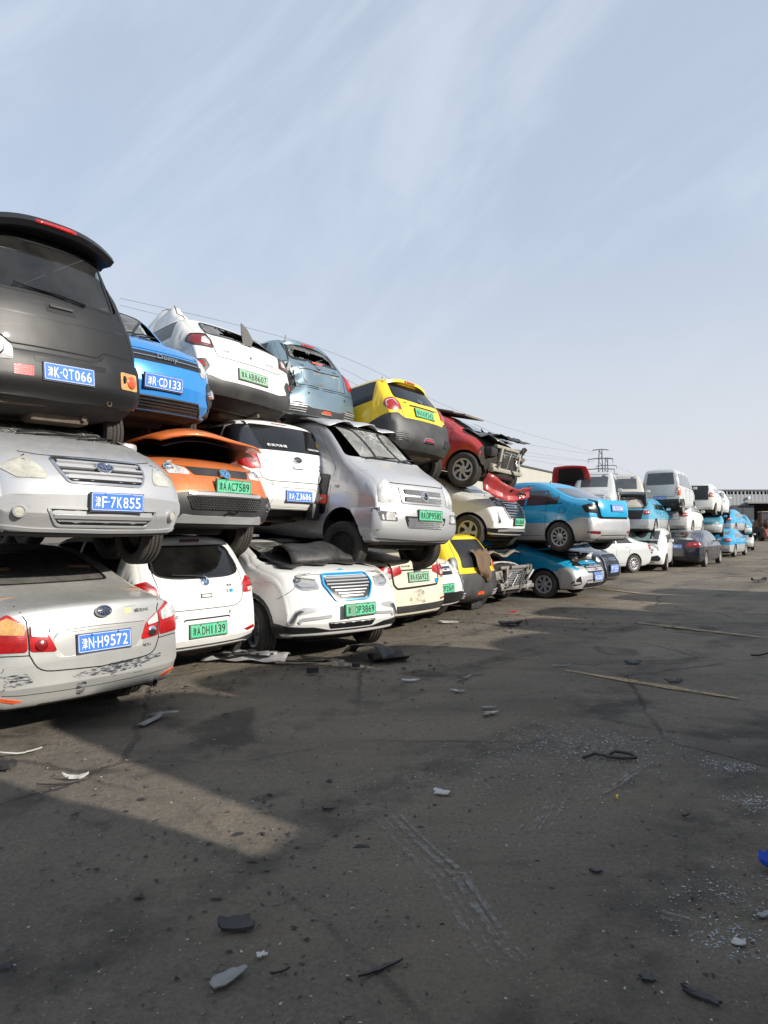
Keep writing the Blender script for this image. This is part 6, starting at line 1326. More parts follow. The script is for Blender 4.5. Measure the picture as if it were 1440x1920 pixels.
def car_f1():
    c = generic('hatch', 'hatchback', 'yellow and black hatchback on the ground with stripped rear and brown cloth over it', 'car', P_YELLOW, wheel='steel', rim=M_UNDER, spec=dict(L=3.6, W=.82), lampR=[(.66, .80), (.68, .92), (.80, .96), (.92, .90), (.88, .80)], crush=(1.1, .85), rw=False, sidew=True)
    c.patch('bumper', 'rear', [(-1.6, .24), (-.5, .235), (.5, .235), (1.6, .24), (1.35, .66), (.95, .74), (-.95, .74), (-1.35, .66)], M_GREYP, .012, .012, .03, .03)
    c.patch('tailgate_opening', 'rear', [(-.48, .84), (.56, .84), (.50, 1.38), (-.42, 1.38)], M_TRIM, .006, 0, .06); c.patch('lamp_cavity', 'rear', [(-.60, .80), (-.58, 1.0), (-.78, 1.04), (-.96, .92), (-.84, .78)], M_TRIM, .016, 0, .06)
    for sd in (1, -1):
        q = c.patch('bumper_vent', 'rear', [(sd * .40, .30), (sd * .82, .30), (sd * .74, .44), (sd * .52, .44)], M_TRIM, .028, 0, .02, .01)
        for z in (.325, .36, .395): c.strip('vent_slat', 'rear', [(sd * .46, z), (sd * .76, z + .01)], .018, M_SILVERP, .036, .002, q)
    c.patch('fog_light', 'rear', [(-.12, .36), (.12, .36), (.08, .41), (-.08, .41)], M_LAMP_ORG, .034, .004, .012, .01); c.strip('fog_rim', 'rear', [(-.14, .35), (.14, .35), (.09, .42), (-.09, .42)], .012, M_CHROME, .034, closed=True)
    return c.place((c.xR, 0, .385), 900, 1107, 12.6, 140, ground=True)
def car_f2():
    c = generic('sedan', 'sedan', 'dark wreck on the ground with bared radiator and engine parts, beside the cyan sedan', 'car', P_NAVY, wheel='steel', rim=M_UNDER, mir=False, crush=(1.0, .6))
    for o in list(c.root.children):
        if o.name.split('.')[0] in ('grille', 'badge', 'lower_intake', 'bonnet_gap', 'bumper'):
            drop(o)
    c.patch('exposed_front', 'front', [(-1.1, .24), (1.1, .24), (1.1, .60), (.45, .80), (-.45, .80), (-1.1, .60)], M_UNDER, .006, 0, .04)
    scrap_front(c, 2.24, .62, .36, .76, 11, simple('dusty_alloy', (.24, .23, .21), .6, .3, noise=.5, scale=9, col2=(.12, .10, .08)))
    rows = [[(1.15 + u * .75, a * .66, .98 + .06 * math.sin(a * 5 + u * 4) + .04 * math.sin(u * 9)) for a in np.linspace(-1, 1, 9)] for u in np.linspace(0, 1, 7)]
    o = MB().grid(rows).build('crumpled_bonnet', simple('dusty_cardboard', (.24, .20, .14), .9, noise=.5, scale=6), c.root, 20); solidify(o.data, .01)
    return c.place((c.xF, 0, .50), 968, 1074, 14.0, -42, ground=True)
def taxi_front(name, label, px, py, d, yaw, plate=None, ground=True, ref=None, **k):
    pass
def car_g1():
    c = generic('sedan', 'sedan', 'cyan and silver sedan on the ground with bared engine bay and hubcap wheel', 'car', P_CYAN, lower=((.50, .06), P_SILVER), wheel='cover', rim=M_SILVERP, spec=dict(L=4.5, hood=.84), plateF='津E25262', gl=M_DGLASS, crush=(.98, .8))
    c.patch('bumper', 'front', [(-1.25, .24), (-.5, .20), (.5, .20), (1.25, .24), (1.25, .66), (1.05, .70), (.75, .62), (.44, .70), (-.44, .70), (-.75, .62), (-1.05, .70), (-1.25, .66)], P_SILVER, .010, .012, .03, .03, cell=.04)
    c.patch('intake', 'front', [(-.50, .26), (.50, .26), (.42, .42), (-.42, .42)], M_TRIM, .026, 0, .03)
    for sd in (1, -1): c.patch('fog_recess', 'front', [(sd * .58, .34), (sd * .90, .30), (sd * .96, .36), (sd * .66, .52)], M_TRIM, .026, 0, .03)
    g = c.patch('front_grille', 'front', [(-.38, .56), (.38, .56), (.42, .70), (-.42, .70)], M_TRIM, .028, 0, .02); grille_bars(c, -.38, .38, (.60, .64, .68), .016, M_SILVERP, g, .04); c.disc('badge', 'front', 0, .64, .05, M_CHROME, .01, .75, off=.045)
    c.patch('engine_bay', 'top', [(1.15, -.66), (2.0, -.56), (2.0, .56), (1.15, .66)], M_UNDER, .006, 0, .04)
    for sd in (1, -1): c.patch('lamp_cavity', 'front', [(sd * .44, .70), (sd * .48, .80), (sd * .80, .88), (sd * 1.1, .86), (sd * .9, .72)], M_TRIM, .024, 0, .04)
    c.plate('front', .02, .46, '津E25262', 'blue', tilt=2, off=.04)
    rg = random.Random(2)
    for k in range(14): MB(Matrix.Translation((rg.uniform(1.3, 1.95), rg.uniform(-.5, .5), .88 + rg.uniform(-.04, .06)))).box((0, 0, 0), (rg.uniform(.06, .25), rg.uniform(.06, .25), rg.uniform(.04, .14)), Matrix.Rotation(rg.uniform(0, 3), 4, 'Z'), .015).build('engine_part', (M_BLACKP, M_SILVERP, M_RUST)[k % 3], c.root)
    rows = [[(1.05 + u * .95, a * .70, 1.08 + .08 * u - .05 * a * a + .02 * math.sin(a * 6)) for a in np.linspace(-1, 1, 9)] for u in np.linspace(0, 1, 6)]
    o = MB().grid(rows).build('bonnet', P_CYAN, c.root, 30); solidify(o.data, .012)
    return c.place((c.S['wheels'][0], -c.W, .305), 1018, 1091, 15.2, -40, ground=True)
def car_g2():
    c = generic('sedan', 'sedan', 'cyan and silver sedan with alloy wheels resting on top of two cars, tail light missing', 'car', P_CYAN, lower=((.60, .0), P_SILVER), wheel='ten', rim=M_SILVERP, spec=dict(L=4.4, deck=1.08, W=.85, H=1.56, wheels=(1.34, -1.38, .31, .75)), gl=M_DGLASS, lampR=[(.52, .80), (.54, .98), (.80, 1.0), (1.05, .96), (.92, .82)], matR=M_TRIM)
    c.patch('bumper', 'rear', [(-1.5, .26), (-.5, .235), (.5, .235), (1.5, .26), (1.5, .58), (1.05, .72), (.60, .70), (-.60, .70), (-1.05, .72), (-1.5, .58)], P_SILVER, .010, .014, .03, .03, cell=.04)
    c.patch('diffuser', 'rear', [(-.56, .26), (.56, .26), (.48, .36), (-.48, .36)], M_TRIM, .03, .004, .03); c.patch('reflector', 'rear', [(.50, .38), (.86, .40), (.84, .44), (.52, .43)], M_LAMP_DRED, .028, .003, .01, mirror=True)
    lid = c.patch('boot_lid', 'rear', [(-.50, .72), (.50, .72), (.56, 1.05), (-.56, 1.05)], P_CYAN, .05, .02, .05, .06); c.plate('rear', .0, .90, '津E31560', 'blue', tilt=8, off=.085)
    c.strip('lid_shadow_gap', 'rear', [(-.62, 1.08), (-.57, 1.0), (-.53, .70), (.53, .70), (.57, 1.0), (.62, 1.08)], .05, M_GAP, .016)
    for v in ('left',):
        c.disc('fuel_flap', v, -1.45, .88, .075, P_CYAN, .006, 1, ring=M_GREYP, ringw=.004)
    c.strip('window_trim', 'left', [(-1.42, 1.02), (-1.0, 1.0), (.85, .95)], .016, M_TRIM, .004, mirror=True)
    MB().tube([(-.5, 0, 1.45), (-.6, 0, 1.56)], .01, 6).build('antenna', M_TRIM, c.root)
    return c.place((c.S['wheels'][1], c.W, .305), 1047, 1007, 14.6, 131, pitch=0, roll=0)
def car_h1():
    c = generic('sedan', 'sedan', 'black sedan on the ground with tall framed grille, blue plate T2222, beside the cyan sedan', 'car', P_NAVY, wheel='five', spec=dict(L=4.7, hood=.90, W=.89), plateF='津ET2222', lampF=[(.46, .70), (.48, .82), (.76, .90), (1.0, .92), (.92, .78), (.66, .69)])
    g = c.patch('tall_grille', 'front', [(-.30, .33), (.30, .33), (.37, .58), (.33, .84), (-.33, .84), (-.37, .58)], M_TRIM, .014, 0, .05); c.strip('grille_frame', 'front', [(-.31, .32), (.31, .32), (.385, .58), (.345, .855), (-.345, .855), (-.385, .58)], .022, M_CHROME, .03, closed=True, parent=g, rd=.06)
    grille_bars(c, -.34, .34, (.40, .45, .62, .68, .80), .008, M_GREYP, g, .022)
    for k in range(4): M = c.frame('front', -.102 + .068 * k, .74, .03); MB(M).lathe([(.040, 0), (.042, .010), (.050, .010), (.052, 0)], 20).build('badge_ring', M_CHROME, g)
    c.plate('front', .0, .55, '津ET2222', 'blue', tilt=1, off=.04)
    return c.place((c.xF, 0, .55), 1150, 1066, 17.3, -44, ground=True)
# ================================================================== far part of the yard
def car_i1():
    c = generic('sedan', 'sedan', 'pale silver sedan on the ground seen from its side, beyond the black sedan', 'car', P_GREYW, wheel='ten', plateF='津B60151')
    return c.place((c.S['wheels'][1], c.W, .305), 1190, 1057, 23.4, 206, ground=True)
def car_j1():
    c = generic('hatch', 'hatchback', 'small white hatchback with a hole in its windscreen and dark bonnet top', 'car', P_WHITE, wheel='ten', plateF='津A10151', ws=False, lampF=[(.50, .74), (.52, .90), (.68, .97), (.84, .92), (.84, .76), (.66, .70)])
    c.patch('windscreen', 'front', [(-.62, 1.06, .05), (.62, 1.06, .05), (.50, 1.41, .06), (-.50, 1.41, .06)], simple('frosted_broken_glass', (.26, .42, .40), .3, coat=.6, noise=.6, scale=7, col2=(.05, .09, .10)), .003, 0, .04)
    c.patch('windscreen_hole', 'front', [(-.40, 1.36), (-.30, 1.20), (-.12, 1.13), (.04, 1.20), (.10, 1.37), (-.2, 1.39)], M_GAP, .006, 0, .04)
    c.patch('dark_glass', 'front', [(.18, 1.10), (.56, 1.09), (.48, 1.38), (.20, 1.38)], M_DGLASS, .007, 0, .03)
    c.patch('bonnet_cover', 'front', [(-.60, .94), (-.3, .88), (.3, .88), (.60, .94), (.62, 1.05), (-.62, 1.05)], M_TRIM, .006, 0, .05)
    c.patch('nose_intake', 'front', [(.20, .36), (.66, .36), (.70, .46), (.55, .56), (.30, .50)], M_TRIM, .008, 0, .05, mirror=True)
    return c.place((c.xF, 0, .50), 1202, 1045, 24.3, -117, ground=True)
def car_k1():
    c = generic('sedan', 'sedan', 'glossy black sedan on the ground seen from behind, red and white tail lights', 'car', P_NAVY, wheel='ten', spec=dict(L=4.9, W=.92, deck=1.06), plateR='津C88K10', lampR=[(.36, .78), (.38, .95), (.78, .98), (1.02, .95), (.92, .78)], gl=M_DGLASS)
    c.patch('number_sheet', 'rear', [(-.66, .74), (-.34, .74), (-.34, .92), (-.66, .92)], M_WHITE, .03, 0, .005); c.word('rear', -.02, 1.02, '∞', .14, .06)
    return c.place((c.xR, 0, .74), 1267, 1027, 26.4, 55, ground=True)
def car_l0():
    c = generic('hatch', 'hatchback', 'red car with its bonnet raised, behind the cyan sedan roof', 'car', P_RED, wheel='ten', spec=dict(L=3.9), gl=M_DGLASS); open_bonnet(c, .98, 1.80, 1.02)
    return c.place((c.xF, 0, .80), 1062, 922, 24.0, -116)
def car_l1():
    c = generic('van', 'minivan', 'grey minivan front with round-edged windscreen, left of the two minivans in the far stack', 'van', P_GREYW, wheel='steel', spec=dict(hood=1.04, nose=.4), gl=M_HGLASS)
    c.patch('door_opening', 'left', [(.20, .45), (1.0, .45), (1.05, 1.05), (.55, 1.66), (.22, 1.68)], M_TRIM, .006, 0, .04)
    return c.place((c.xF, 0, .80), 1110, 936, 23.5, -112)
def car_l2():
    c = generic('van', 'minivan', 'beige minivan front with wide dark windscreen, right of the grey minivan', 'van', P_BEIGE, wheel='steel', spec=dict(hood=1.02, nose=.36), gl=M_HGLASS)
    return c.place((c.xF, 0, .80), 1172, 937, 25.5, -107)
def car_l3():
    c = generic('sedan', 'sedan', 'cyan and silver taxi with its boot wide open on the small white hatchback', 'taxi', P_CYAN2, lower=((.62, .0), P_SILVER), wheel='ten', gl=M_DGLASS, lampR=[(.58, .78), (.60, .92), (.82, .95), (1.05, .92), (.95, .80)]); open_boot(c, .62, 1.04, P_NAVY)
    return c.place((c.xR, 0, .50), 1174, 980, 25.2, 58)
def car_l4():
    c = generic('van', 'minivan', 'white minivan seen from behind with orange tail lights, on top of the white sedan', 'van', P_GREYW, wheel='steel', spec=dict(H=1.84), plateR='津F83M520', gl=M_HGLASS, bumper=M_TRIM, lampR=[(.66, .74), (.66, 1.06), (.84, 1.06), (.84, .74)], matR=M_LAMP_ORG)
    return c.place((c.xR, 0, .80), 1237, 927, 27.5, 57, roll=-1)
def car_l5():
    c = generic('sedan', 'sedan', 'white sedan seen from behind with oval red tail lights, under the white minivan', 'car', P_WHITE2, wheel='ten', plateR='津G54D99', lampR=[(.46, .82), (.50, .90), (.74, .95), (.98, .92), (.90, .80), (.64, .78)])
    return c.place((c.xR, 0, .80), 1250, 968, 28.5, 57)
def car_l6():
    c = generic('hatch', 'hatchback', 'white wreck with a gaping dark tailgate opening, beyond the white minivan', 'car', P_WHITE2, wheel='steel', rw=False); c.patch('tailgate_opening', 'rear', [(-.54, .72), (.54, .72), (.50, 1.38), (-.50, 1.38)], M_TRIM, .008, 0, .05)
    return c.place((c.xR, 0, .70), 1304, 938, 32, 58)
def car_l7():
    c = generic('sedan', 'sedan', 'cyan taxi seen from behind, topmost before the grey shed', 'taxi', P_CYAN2, lower=((.60, 0), P_SILVER), gl=M_HGLASS); return c.place((c.xR, 0, .70), 1308, 945, 35, 60, pitch=2)
def car_l8():
    c = generic('suv', 'suv', 'white SUV front with green plate, on top of a taxi before the grey shed', 'car', P_WHITE, wheel='five', plateF='津AF99301', pk='green', gl=M_HGLASS); return c.place((c.xF, 0, .60), 1336, 951, 38, -112)
def car_l9():
    c = generic('sedan', 'sedan', 'pale cyan sedan front with dark slim grille, middle of its stack', 'car', P_CYAN2, lower=((.62, 0), P_GREYW), gl=M_HGLASS); return c.place((c.xF, 0, .60), 1320, 984, 33.5, -116)
def car_m1():
    c = generic('sedan', 'sedan', 'silver and cyan taxi with open dark boot under the white SUV', 'taxi', P_CYAN, lower=((.62, 0), P_SILVER), gl=M_HGLASS); open_boot(c, .62, 1.04, P_CYAN2); return c.place((c.xR, 0, .60), 1342, 982, 39, 52)
def car_m2():
    c = generic('sedan', 'sedan', 'cyan taxi on the ground seen from behind, with red tail light and raised boot', 'taxi', P_CYAN2, lower=((.62, 0), P_SILVER), gl=M_HGLASS); open_boot(c, .66, 1.04, P_CYAN2); return c.place((c.xR, 0, .60), 1356, 1010, 40, 62, ground=True)
def car_m3():
    c = generic('sedan', 'sedan', 'bright cyan taxi on the ground just behind the glossy black sedan', 'taxi', P_CYAN, lower=((.62, 0), P_SILVER), gl=M_HGLASS); return c.place((c.xR, 0, .60), 1337, 1012, 35, 52, ground=True)
def car_m4():
    c = generic('sedan', 'sedan', 'cyan taxi front resting on the rightmost white car', 'taxi', P_CYAN2, plateF='津E80T11', gl=M_HGLASS, bumper=P_GREYW); return c.place((c.xF, 0, .55), 1383, 991, 42, -113)
def car_m5():
    c = generic('sedan', 'sedan', 'battered white car on the ground, rightmost of the far row', 'car', P_GREYW, gl=M_DGLASS); return c.place((c.xF, 0, .50), 1388, 1013, 44, -113, ground=True)
CARS = {}
for fn in [k for k in list(globals()) if k.startswith('car_')]: CARS[fn[4:]] = globals()[fn]()

# ------------------------------------------------------------------ setting: ground, sheds, pylons
def ground_material():
    m, nt, N, Lk, B = nodes('yard_dirt'); tc = N.new('ShaderNodeTexCoord'); O = tc.outputs['Object']
    def noise(sc, det=6, rough=.6, vec=O, dist=0.0):
        n = N.new('ShaderNodeTexNoise'); n.inputs['Scale'].default_value = sc; n.inputs['Detail'].default_value = det; n.inputs['Roughness'].default_value = rough; n.inputs['Distortion'].default_value = dist; Lk.new(vec, n.inputs['Vector']); return n
    def rng(src, a, b, c=0., d=1.):
        r = N.new('ShaderNodeMapRange'); r.inputs[1].default_value = a; r.inputs[2].default_value = b; r.inputs[3].default_value = c; r.inputs[4].default_value = d; Lk.new(src, r.inputs[0]); return r.outputs[0]
    def mix(f, a, b):
        x = N.new('ShaderNodeMix'); x.data_type = 'RGBA'
        Lk.new(f, x.inputs[0])
        for i, v in ((6, a), (7, b)):
            if isinstance(v, tuple): x.inputs[i].default_value = (*v, 1)
            else: Lk.new(v, x.inputs[i])
        return x.outputs[2]
    def mth(op, a, b):
        x = N.new('ShaderNodeMath'); x.operation = op
        for i, v in ((0, a), (1, b)):
            if isinstance(v, (int, float)): x.inputs[i].default_value = v
            else: Lk.new(v, x.inputs[i])
        return x.outputs[0]
    col = mix(rng(noise(.35, 8, .6, dist=.6).outputs[0], .35, .68), (.140, .121, .098), (.265, .226, .172))
    mpd = N.new('ShaderNodeMapping'); mpd.inputs['Rotation'].default_value = (0, 0, R(40)); mpd.inputs['Scale'].default_value = (.28, 1.5, 1); Lk.new(O, mpd.inputs[0])
    streak = noise(1.1, 6, .6, mpd.outputs[0], .5)
    col = mix(rng(streak.outputs[0], .52, .72, 0, .7), col, (.070, .060, .050))
    col = mix(rng(noise(1.7, 8, .7).outputs[0], .56, .70, 0, .55), col, (.058, .048, .039))
    col = mix(rng(noise(.8, 5, .6, dist=1.).outputs[0], .64, .74, 0, .55), col, (.26, .21, .145))
    fine = noise(46, 9, .8); col = mix(rng(fine.outputs[0], .42, .64, 0, .62), col, (.066, .057, .048))
    oil = noise(.55, 4, .55, dist=1.4); col = mix(mth('MULTIPLY', rng(oil.outputs[0], .60, .66), .62), col, (.026, .023, .021))
    mpt = N.new('ShaderNodeMapping'); mpt.inputs['Rotation'].default_value = (0, 0, R(-50)); mpt.inputs['Scale'].default_value = (1, 1, 1); Lk.new(O, mpt.inputs[0])
    wt = N.new('ShaderNodeTexWave'); wt.bands_direction = 'Y'; wt.inputs['Scale'].default_value = .19; wt.inputs['Distortion'].default_value = 3.5; wt.inputs['Detail'].default_value = 3; wt.inputs['Detail Scale'].default_value = .6; Lk.new(mpt.outputs[0], wt.inputs['Vector'])
    tr = mth('MULTIPLY', rng(wt.outputs[0], .80, .93), rng(noise(2.5, 5, .7).outputs[0], .42, .60)); col = mix(mth('MULTIPLY', tr, .55), col, (.042, .037, .033))
    dust = noise(.22, 6, .6, dist=.8); col = mix(mth('MULTIPLY', rng(dust.outputs[0], .50, .66), .45), col, (.28, .225, .155))
    # fine pale grit and glass crumbs
    vo = N.new('ShaderNodeTexVoronoi'); vo.inputs['Scale'].default_value = 42; Lk.new(O, vo.inputs['Vector'])
    sp = mth('MULTIPLY', mth('LESS_THAN', vo.outputs['Distance'], .16), mth('GREATER_THAN', rng(noise(.9, 3).outputs[0], .3, .7), .42)); sc = N.new('ShaderNodeSeparateColor'); Lk.new(vo.outputs['Color'], sc.inputs[0])
    col = mix(mth('MULTIPLY', sp, mth('GREATER_THAN', sc.outputs[0], .80)), col, (.30, .29, .27))
    # cracks in the old slab
    wv = N.new('ShaderNodeMix'); wv.data_type = 'VECTOR'; wv.inputs[0].default_value = .22; Lk.new(O, wv.inputs[4]); Lk.new(noise(.9, 6, .7).outputs['Color'], wv.inputs[5])
    vc = N.new('ShaderNodeTexVoronoi'); vc.feature = 'DISTANCE_TO_EDGE'; vc.inputs['Scale'].default_value = .42; Lk.new(wv.outputs[1], vc.inputs['Vector'])
    crack = mth('MULTIPLY', rng(vc.outputs['Distance'], .002, .008, 1, 0), rng(noise(.5, 3).outputs[0], .42, .58)); col = mix(mth('MULTIPLY', crack, .5), col, (.018, .016, .015))
    Lk.new(col, B.inputs['Base Color'])
    Lk.new(rng(noise(1.2, 5).outputs[0], .35, .7, .97, .72), B.inputs['Roughness']); B.inputs['Specular IOR Level'].default_value = .35
    h = mth('ADD', mth('MULTIPLY', fine.outputs[0], .7), mth('MULTIPLY', noise(7, 6, .65).outputs[0], 1.6)); h = mth('SUBTRACT', h, mth('MULTIPLY', crack, 1.2))
    bp = N.new('ShaderNodeBump'); bp.inputs['Strength'].default_value = .9; bp.inputs['Distance'].default_value = .028; Lk.new(h, bp.inputs['Height']); Lk.new(bp.outputs[0], B.inputs['Normal'])
    return m
M_GROUND = ground_material()
gm = MB(); P = []
ys = [-120, -40, -10] + [i * .5 - 4 for i in range(0, 100)] + [60, 90, 150, 400, 1200, 3500]; xs_ = [-3000, -600, -120, -40] + [i * .5 - 16 for i in range(0, 90)] + [45, 80, 160, 600, 3000]
for y in ys: P.append([(x, y, 0.0 if not (-8 < x < 30 and -4 < y < 50) else -.012 + .012 * math.sin(x * .9 + y * .37) * math.sin(y * .61 - x * .2)) for x in xs_])
ground = gm.grid(P).build('ground', M_GROUND); tag(ground, kind='structure')

def sheet(name, pts, w, mat, z=.006, wob=.0, kind='structure', seed=1):
    rg = random.Random(seed); pts = resample([tuple(p[:2]) for p in pts], .12); L_ = []; R_ = []
    for i, p in enumerate(pts):
        a = Vector(pts[max(0, i - 1)]); b = Vector(pts[min(len(pts) - 1, i + 1)]); t = (b - a).normalized(); n = Vector((-t.y, t.x)); ww = w * (1 + rg.uniform(-wob, wob)) / 2 * min(1, .35 + min(i, len(pts) - 1 - i) * .12)
        L_.append((p[0] + n.x * ww, p[1] + n.y * ww, z)); R_.append((p[0] - n.x * ww, p[1] - n.y * ww, z))
    o = MB().grid([L_, R_]).build(name, mat, None, 0); tag(o, kind=kind); return o
M_YLINE = alpha_mark('worn_yellow_paint', (.34, .265, .145), 1.0, 5.0, (1, 1, 1), .34, .54)
for i, (a, b) in enumerate((((1060, 1257), (1385, 1310)), ((1180, 1166), (1440, 1196)), ((1090, 1099), (1245, 1118)))):
    sheet('painted_bay_line', [ground_at(*a), ground_at(*b)], .13, M_YLINE, .004 + .0005 * i, .35, seed=i)
M_SCUFF = alpha_mark('pale_scuff', (.30, .295, .28), .55, 16, (1.0, 1.0, 1), .44, .66)
for k, pl in enumerate(([(722, 1533), (765, 1580), (830, 1640), (880, 1715), (915, 1770), (955, 1815)], [(1100, 1500), (1150, 1475), (1190, 1445), (1225, 1425)], [(1235, 1710), (1300, 1728)], [(1000, 1560), (1020, 1530), (1035, 1500)])):
    for j in range(11 if k == 0 else 6):
        off = random.gauss(0, .05); q = [ground_at(*p) for p in pl]; sheet('scuff_mark', [(p.x + off, p.y + off * .4) for p in q], random.uniform(.008, .028), M_SCUFF, .005 + .0005 * j, .5, seed=k * 7 + j)

def ribbed(x0, x1, z0, z1, pitch=.4, dep=.016):
    pts = []; x = x0
    while x < x1 - 1e-6:
        pts += [(x, 0), (x + pitch * .55, 0), (x + pitch * .62, -dep), (x + pitch * .93, -dep)]; x += pitch
    pts.append((x1, 0)); pts = [p for p in pts if p[0] <= x1 + 1e-6]
    return MB().grid([[(p[0], p[1], z) for p in pts] for z in (z0, z1)])
M_SHED = simple('grey_profiled_steel', (.27, .285, .31), .6, .0, noise=.25, scale=.6, col2=(.31, .31, .32)); M_CREAMW = simple('cream_profiled_steel', (.42, .41, .36), .6, noise=.3, scale=.5, col2=(.30, .28, .24))
M_DOORG = simple('slate_steel_door', (.035, .045, .055), .5, noise=.3, scale=1, col2=(.08, .08, .08)); M_VOID = simple('unlit_interior', (.012, .012, .013), .9)
shed = bpy.data.objects.new('grey_shed', None); COL.objects.link(shed); shed.location = (28, 76, 0); tag(shed, 'long grey ribbed-steel shed with a dark doorway at the end of the yard', 'building')
HS = 5.35; base = ribbed(0, 2.0, 0, HS, .42).mesh('wall_panel', 20); base.materials.append(M_SHED); high = ribbed(0, 2.0, 4.0, HS, .42).mesh('wall_panel', 20); high.materials.append(M_SHED)
for k in range(14):
    w = link('wall_panel', high if 8 <= k <= 11 else base, shed); w.location = (k * 2.0 - 4, 0, 0)
MB().box((10, .06, HS + .08), (28.4, .2, .18)).build('roof_edge', simple('dark_flashing', (.06, .06, .065), .6), shed, 0); MB().box((10, 12, HS - .2), (28, 24, .3)).build('roof', M_SHED, shed, 0)
MB().box((10, 11.8, 2.8), (27.8, .2, 5.4)).build('back_wall', M_VOID, shed, 0)
MB().box((16.0, -.3, 4.05), (9.0, .8, .14)).build('door_canopy', simple('canopy_steel', (.20, .20, .20), .5), shed, 0)
for k in range(2): MB().box((10.6 + k * 1.25, -.16, 1.95), (1.2, .08, 3.7)).build('sliding_door', M_DOORG, shed, 0)
MB().box((9.4, -.10, 1.5), (1.1, .06, 3.0)).build('side_door', M_VOID, shed, 0)
for k in range(4): MB().box((8.6 + k * .55, -.18, 1.5), (.10, .08, 3.0)).build('window_post', M_SILVERP, shed, 0)
MB().box((11.9, -.18, 4.6), (.22, .2, .3), None, .05).build('wall_lamp', M_WHITE, shed)
cw = bpy.data.objects.new('cream_shed', None); COL.objects.link(cw); cw.location = (-6.5, 39.0, 0); cw.rotation_euler = (0, 0, math.atan2(15, 8.9)); tag(cw, 'cream ribbed-steel shed wall behind the stacked cars', 'building')
cb = ribbed(0, 3.0, 0, 8.0, .5).mesh('wall_panel', 20); cb.materials.append(M_CREAMW)
for k in range(22): w = link('wall_panel', cb, cw); w.location = (k * 3.0, 0, 0)
MB().box((33, .3, 8.05), (66.5, .9, .16)).build('roof_edge', simple('dark_flashing', (.06, .06, .065), .6), cw, 0); MB().box((33, 8, 7.8), (66, 15, .2)).build('roof', M_CREAMW, cw, 0)
# loading machine parked in the doorway
ld = bpy.data.objects.new('wheel_loader', None); COL.objects.link(ld); lp = at(1440, 1003, 72); ld.location = (lp.x, lp.y, 0); ld.rotation_euler = (0, 0, R(-100)); tag(ld, 'rusty orange loading machine with glazed cab in the shed doorway', 'machine')
M_LOAD = simple('faded_orange_machine', (.22, .095, .045), .7, noise=.6, scale=2, col2=(.10, .07, .05)); wm = MB().lathe([(.25, -.25), (.6, -.25), (.72, -.18), (.72, .18), (.6, .25), (.25, .25), (.2, .1), (0, .1)], 24, Matrix.Rotation(R(-90), 4, 'X')).mesh('wheel'); wm.materials.append(M_RUBBER)
for x, y in ((1.1, 1.0), (1.1, -1.0), (-1.3, 1.0), (-1.3, -1.0)): w = link('wheel', wm, ld); w.location = (x, y, .72)
MB().box((-1.5, 0, 1.5), (1.6, 1.4, .9), None, .1).build('engine_cover', M_LOAD, ld); MB().box((-.1, 0, 1.0), (3.6, 1.0, .5), None, .05).build('chassis_frame', M_LOAD, ld)
q = MB().box((-.2, 0, 2.25), (1.2, 1.3, 1.4), None, .06).build('cab', M_HGLASS, ld)
for x, y in ((-.8, .66), (-.8, -.66), (.4, .66), (.4, -.66)): MB().box((x, y, 2.2), (.09, .09, 1.6)).build('cab_post', M_LOAD, q, 0)
MB().box((-.2, 0, 3.0), (1.4, 1.5, .1), None, .03).build('cab_roof', simple('tan_roof', (.42, .34, .22), .6), q)
for y in (.55, -.55): MB().tube([(.3, y, 1.7), (1.5, y, 2.0), (2.4, y, .8)], .13, 8).build('lift_arm', M_LOAD, ld)
MB().prism([(0, 0), (.8, .1), (.9, .25), (.2, .95), (0, .9)], -1.15, 1.15, Matrix.Translation((2.3, 0, .25)) @ Matrix.Rotation(R(90), 4, 'X')).build('bucket', simple('red_oxide', (.30, .05, .03), .6, noise=.4, scale=2), ld, 0)
# pylons and lines
M_STEEL = simple('galvanised_steel', (.16, .17, .18), .6, .3)
def pylon(px, d, ztop, label):
    base = at(px, 985, d); o = bpy.data.objects.new('power_pylon', None); COL.objects.link(o); o.location = (base.x, d, 0); o.rotation_euler = (0, 0, R(-12)); tag(o, label, 'pylon', 'power pylons behind the yard')
    m = MB(); w0, w1 = 1.5, .5
    for sx in (1, -1):
        for sy in (1, -1): m.tube([(sx * w0, sy * w0, 0), (sx * w1, sy * w1, ztop)], .16, 5)
    m.build('mast_leg', M_STEEL, o); m = MB(); n = 14
    for k in range(n):
        za, zb = ztop * k / n, ztop * (k + 1) / n; wa = w0 + (w1 - w0) * k / n; wb = w0 + (w1 - w0) * (k + 1) / n; s = 1 if k % 2 else -1
        for sy in (1, -1): m.tube([(s * wa, sy * wa, za), (-s * wb, sy * wb, zb)], .07, 4); m.tube([(sy * wa, s * wa, za), (sy * wb, -s * wb, zb)], .07, 4)
    m.build('lattice', M_STEEL, o)
    for k, (zz, hw) in enumerate(((ztop - .1, 3.0), (ztop - 3.6, 4.6), (ztop - 7.6, 5.2), (ztop - 11.2, 4.2))):
        m = MB(); m.tube([(-hw, 0, zz), (0, 0, zz + .3), (hw, 0, zz)], .20, 5)
        if k: m.tube([(-hw, 0, zz), (-hw, 0, zz - 1.6)], .12, 5); m.tube([(hw, 0, zz), (hw, 0, zz - 1.6)], .12, 5)
        m.build('cross_arm', M_STEEL, o)
    return o
pylon(1126, 270, 31.0, 'nearer lattice power pylon with four cross arms on the skyline'); pylon(1137, 330, 33.5, 'farther lattice power pylon half hidden behind the nearer one')
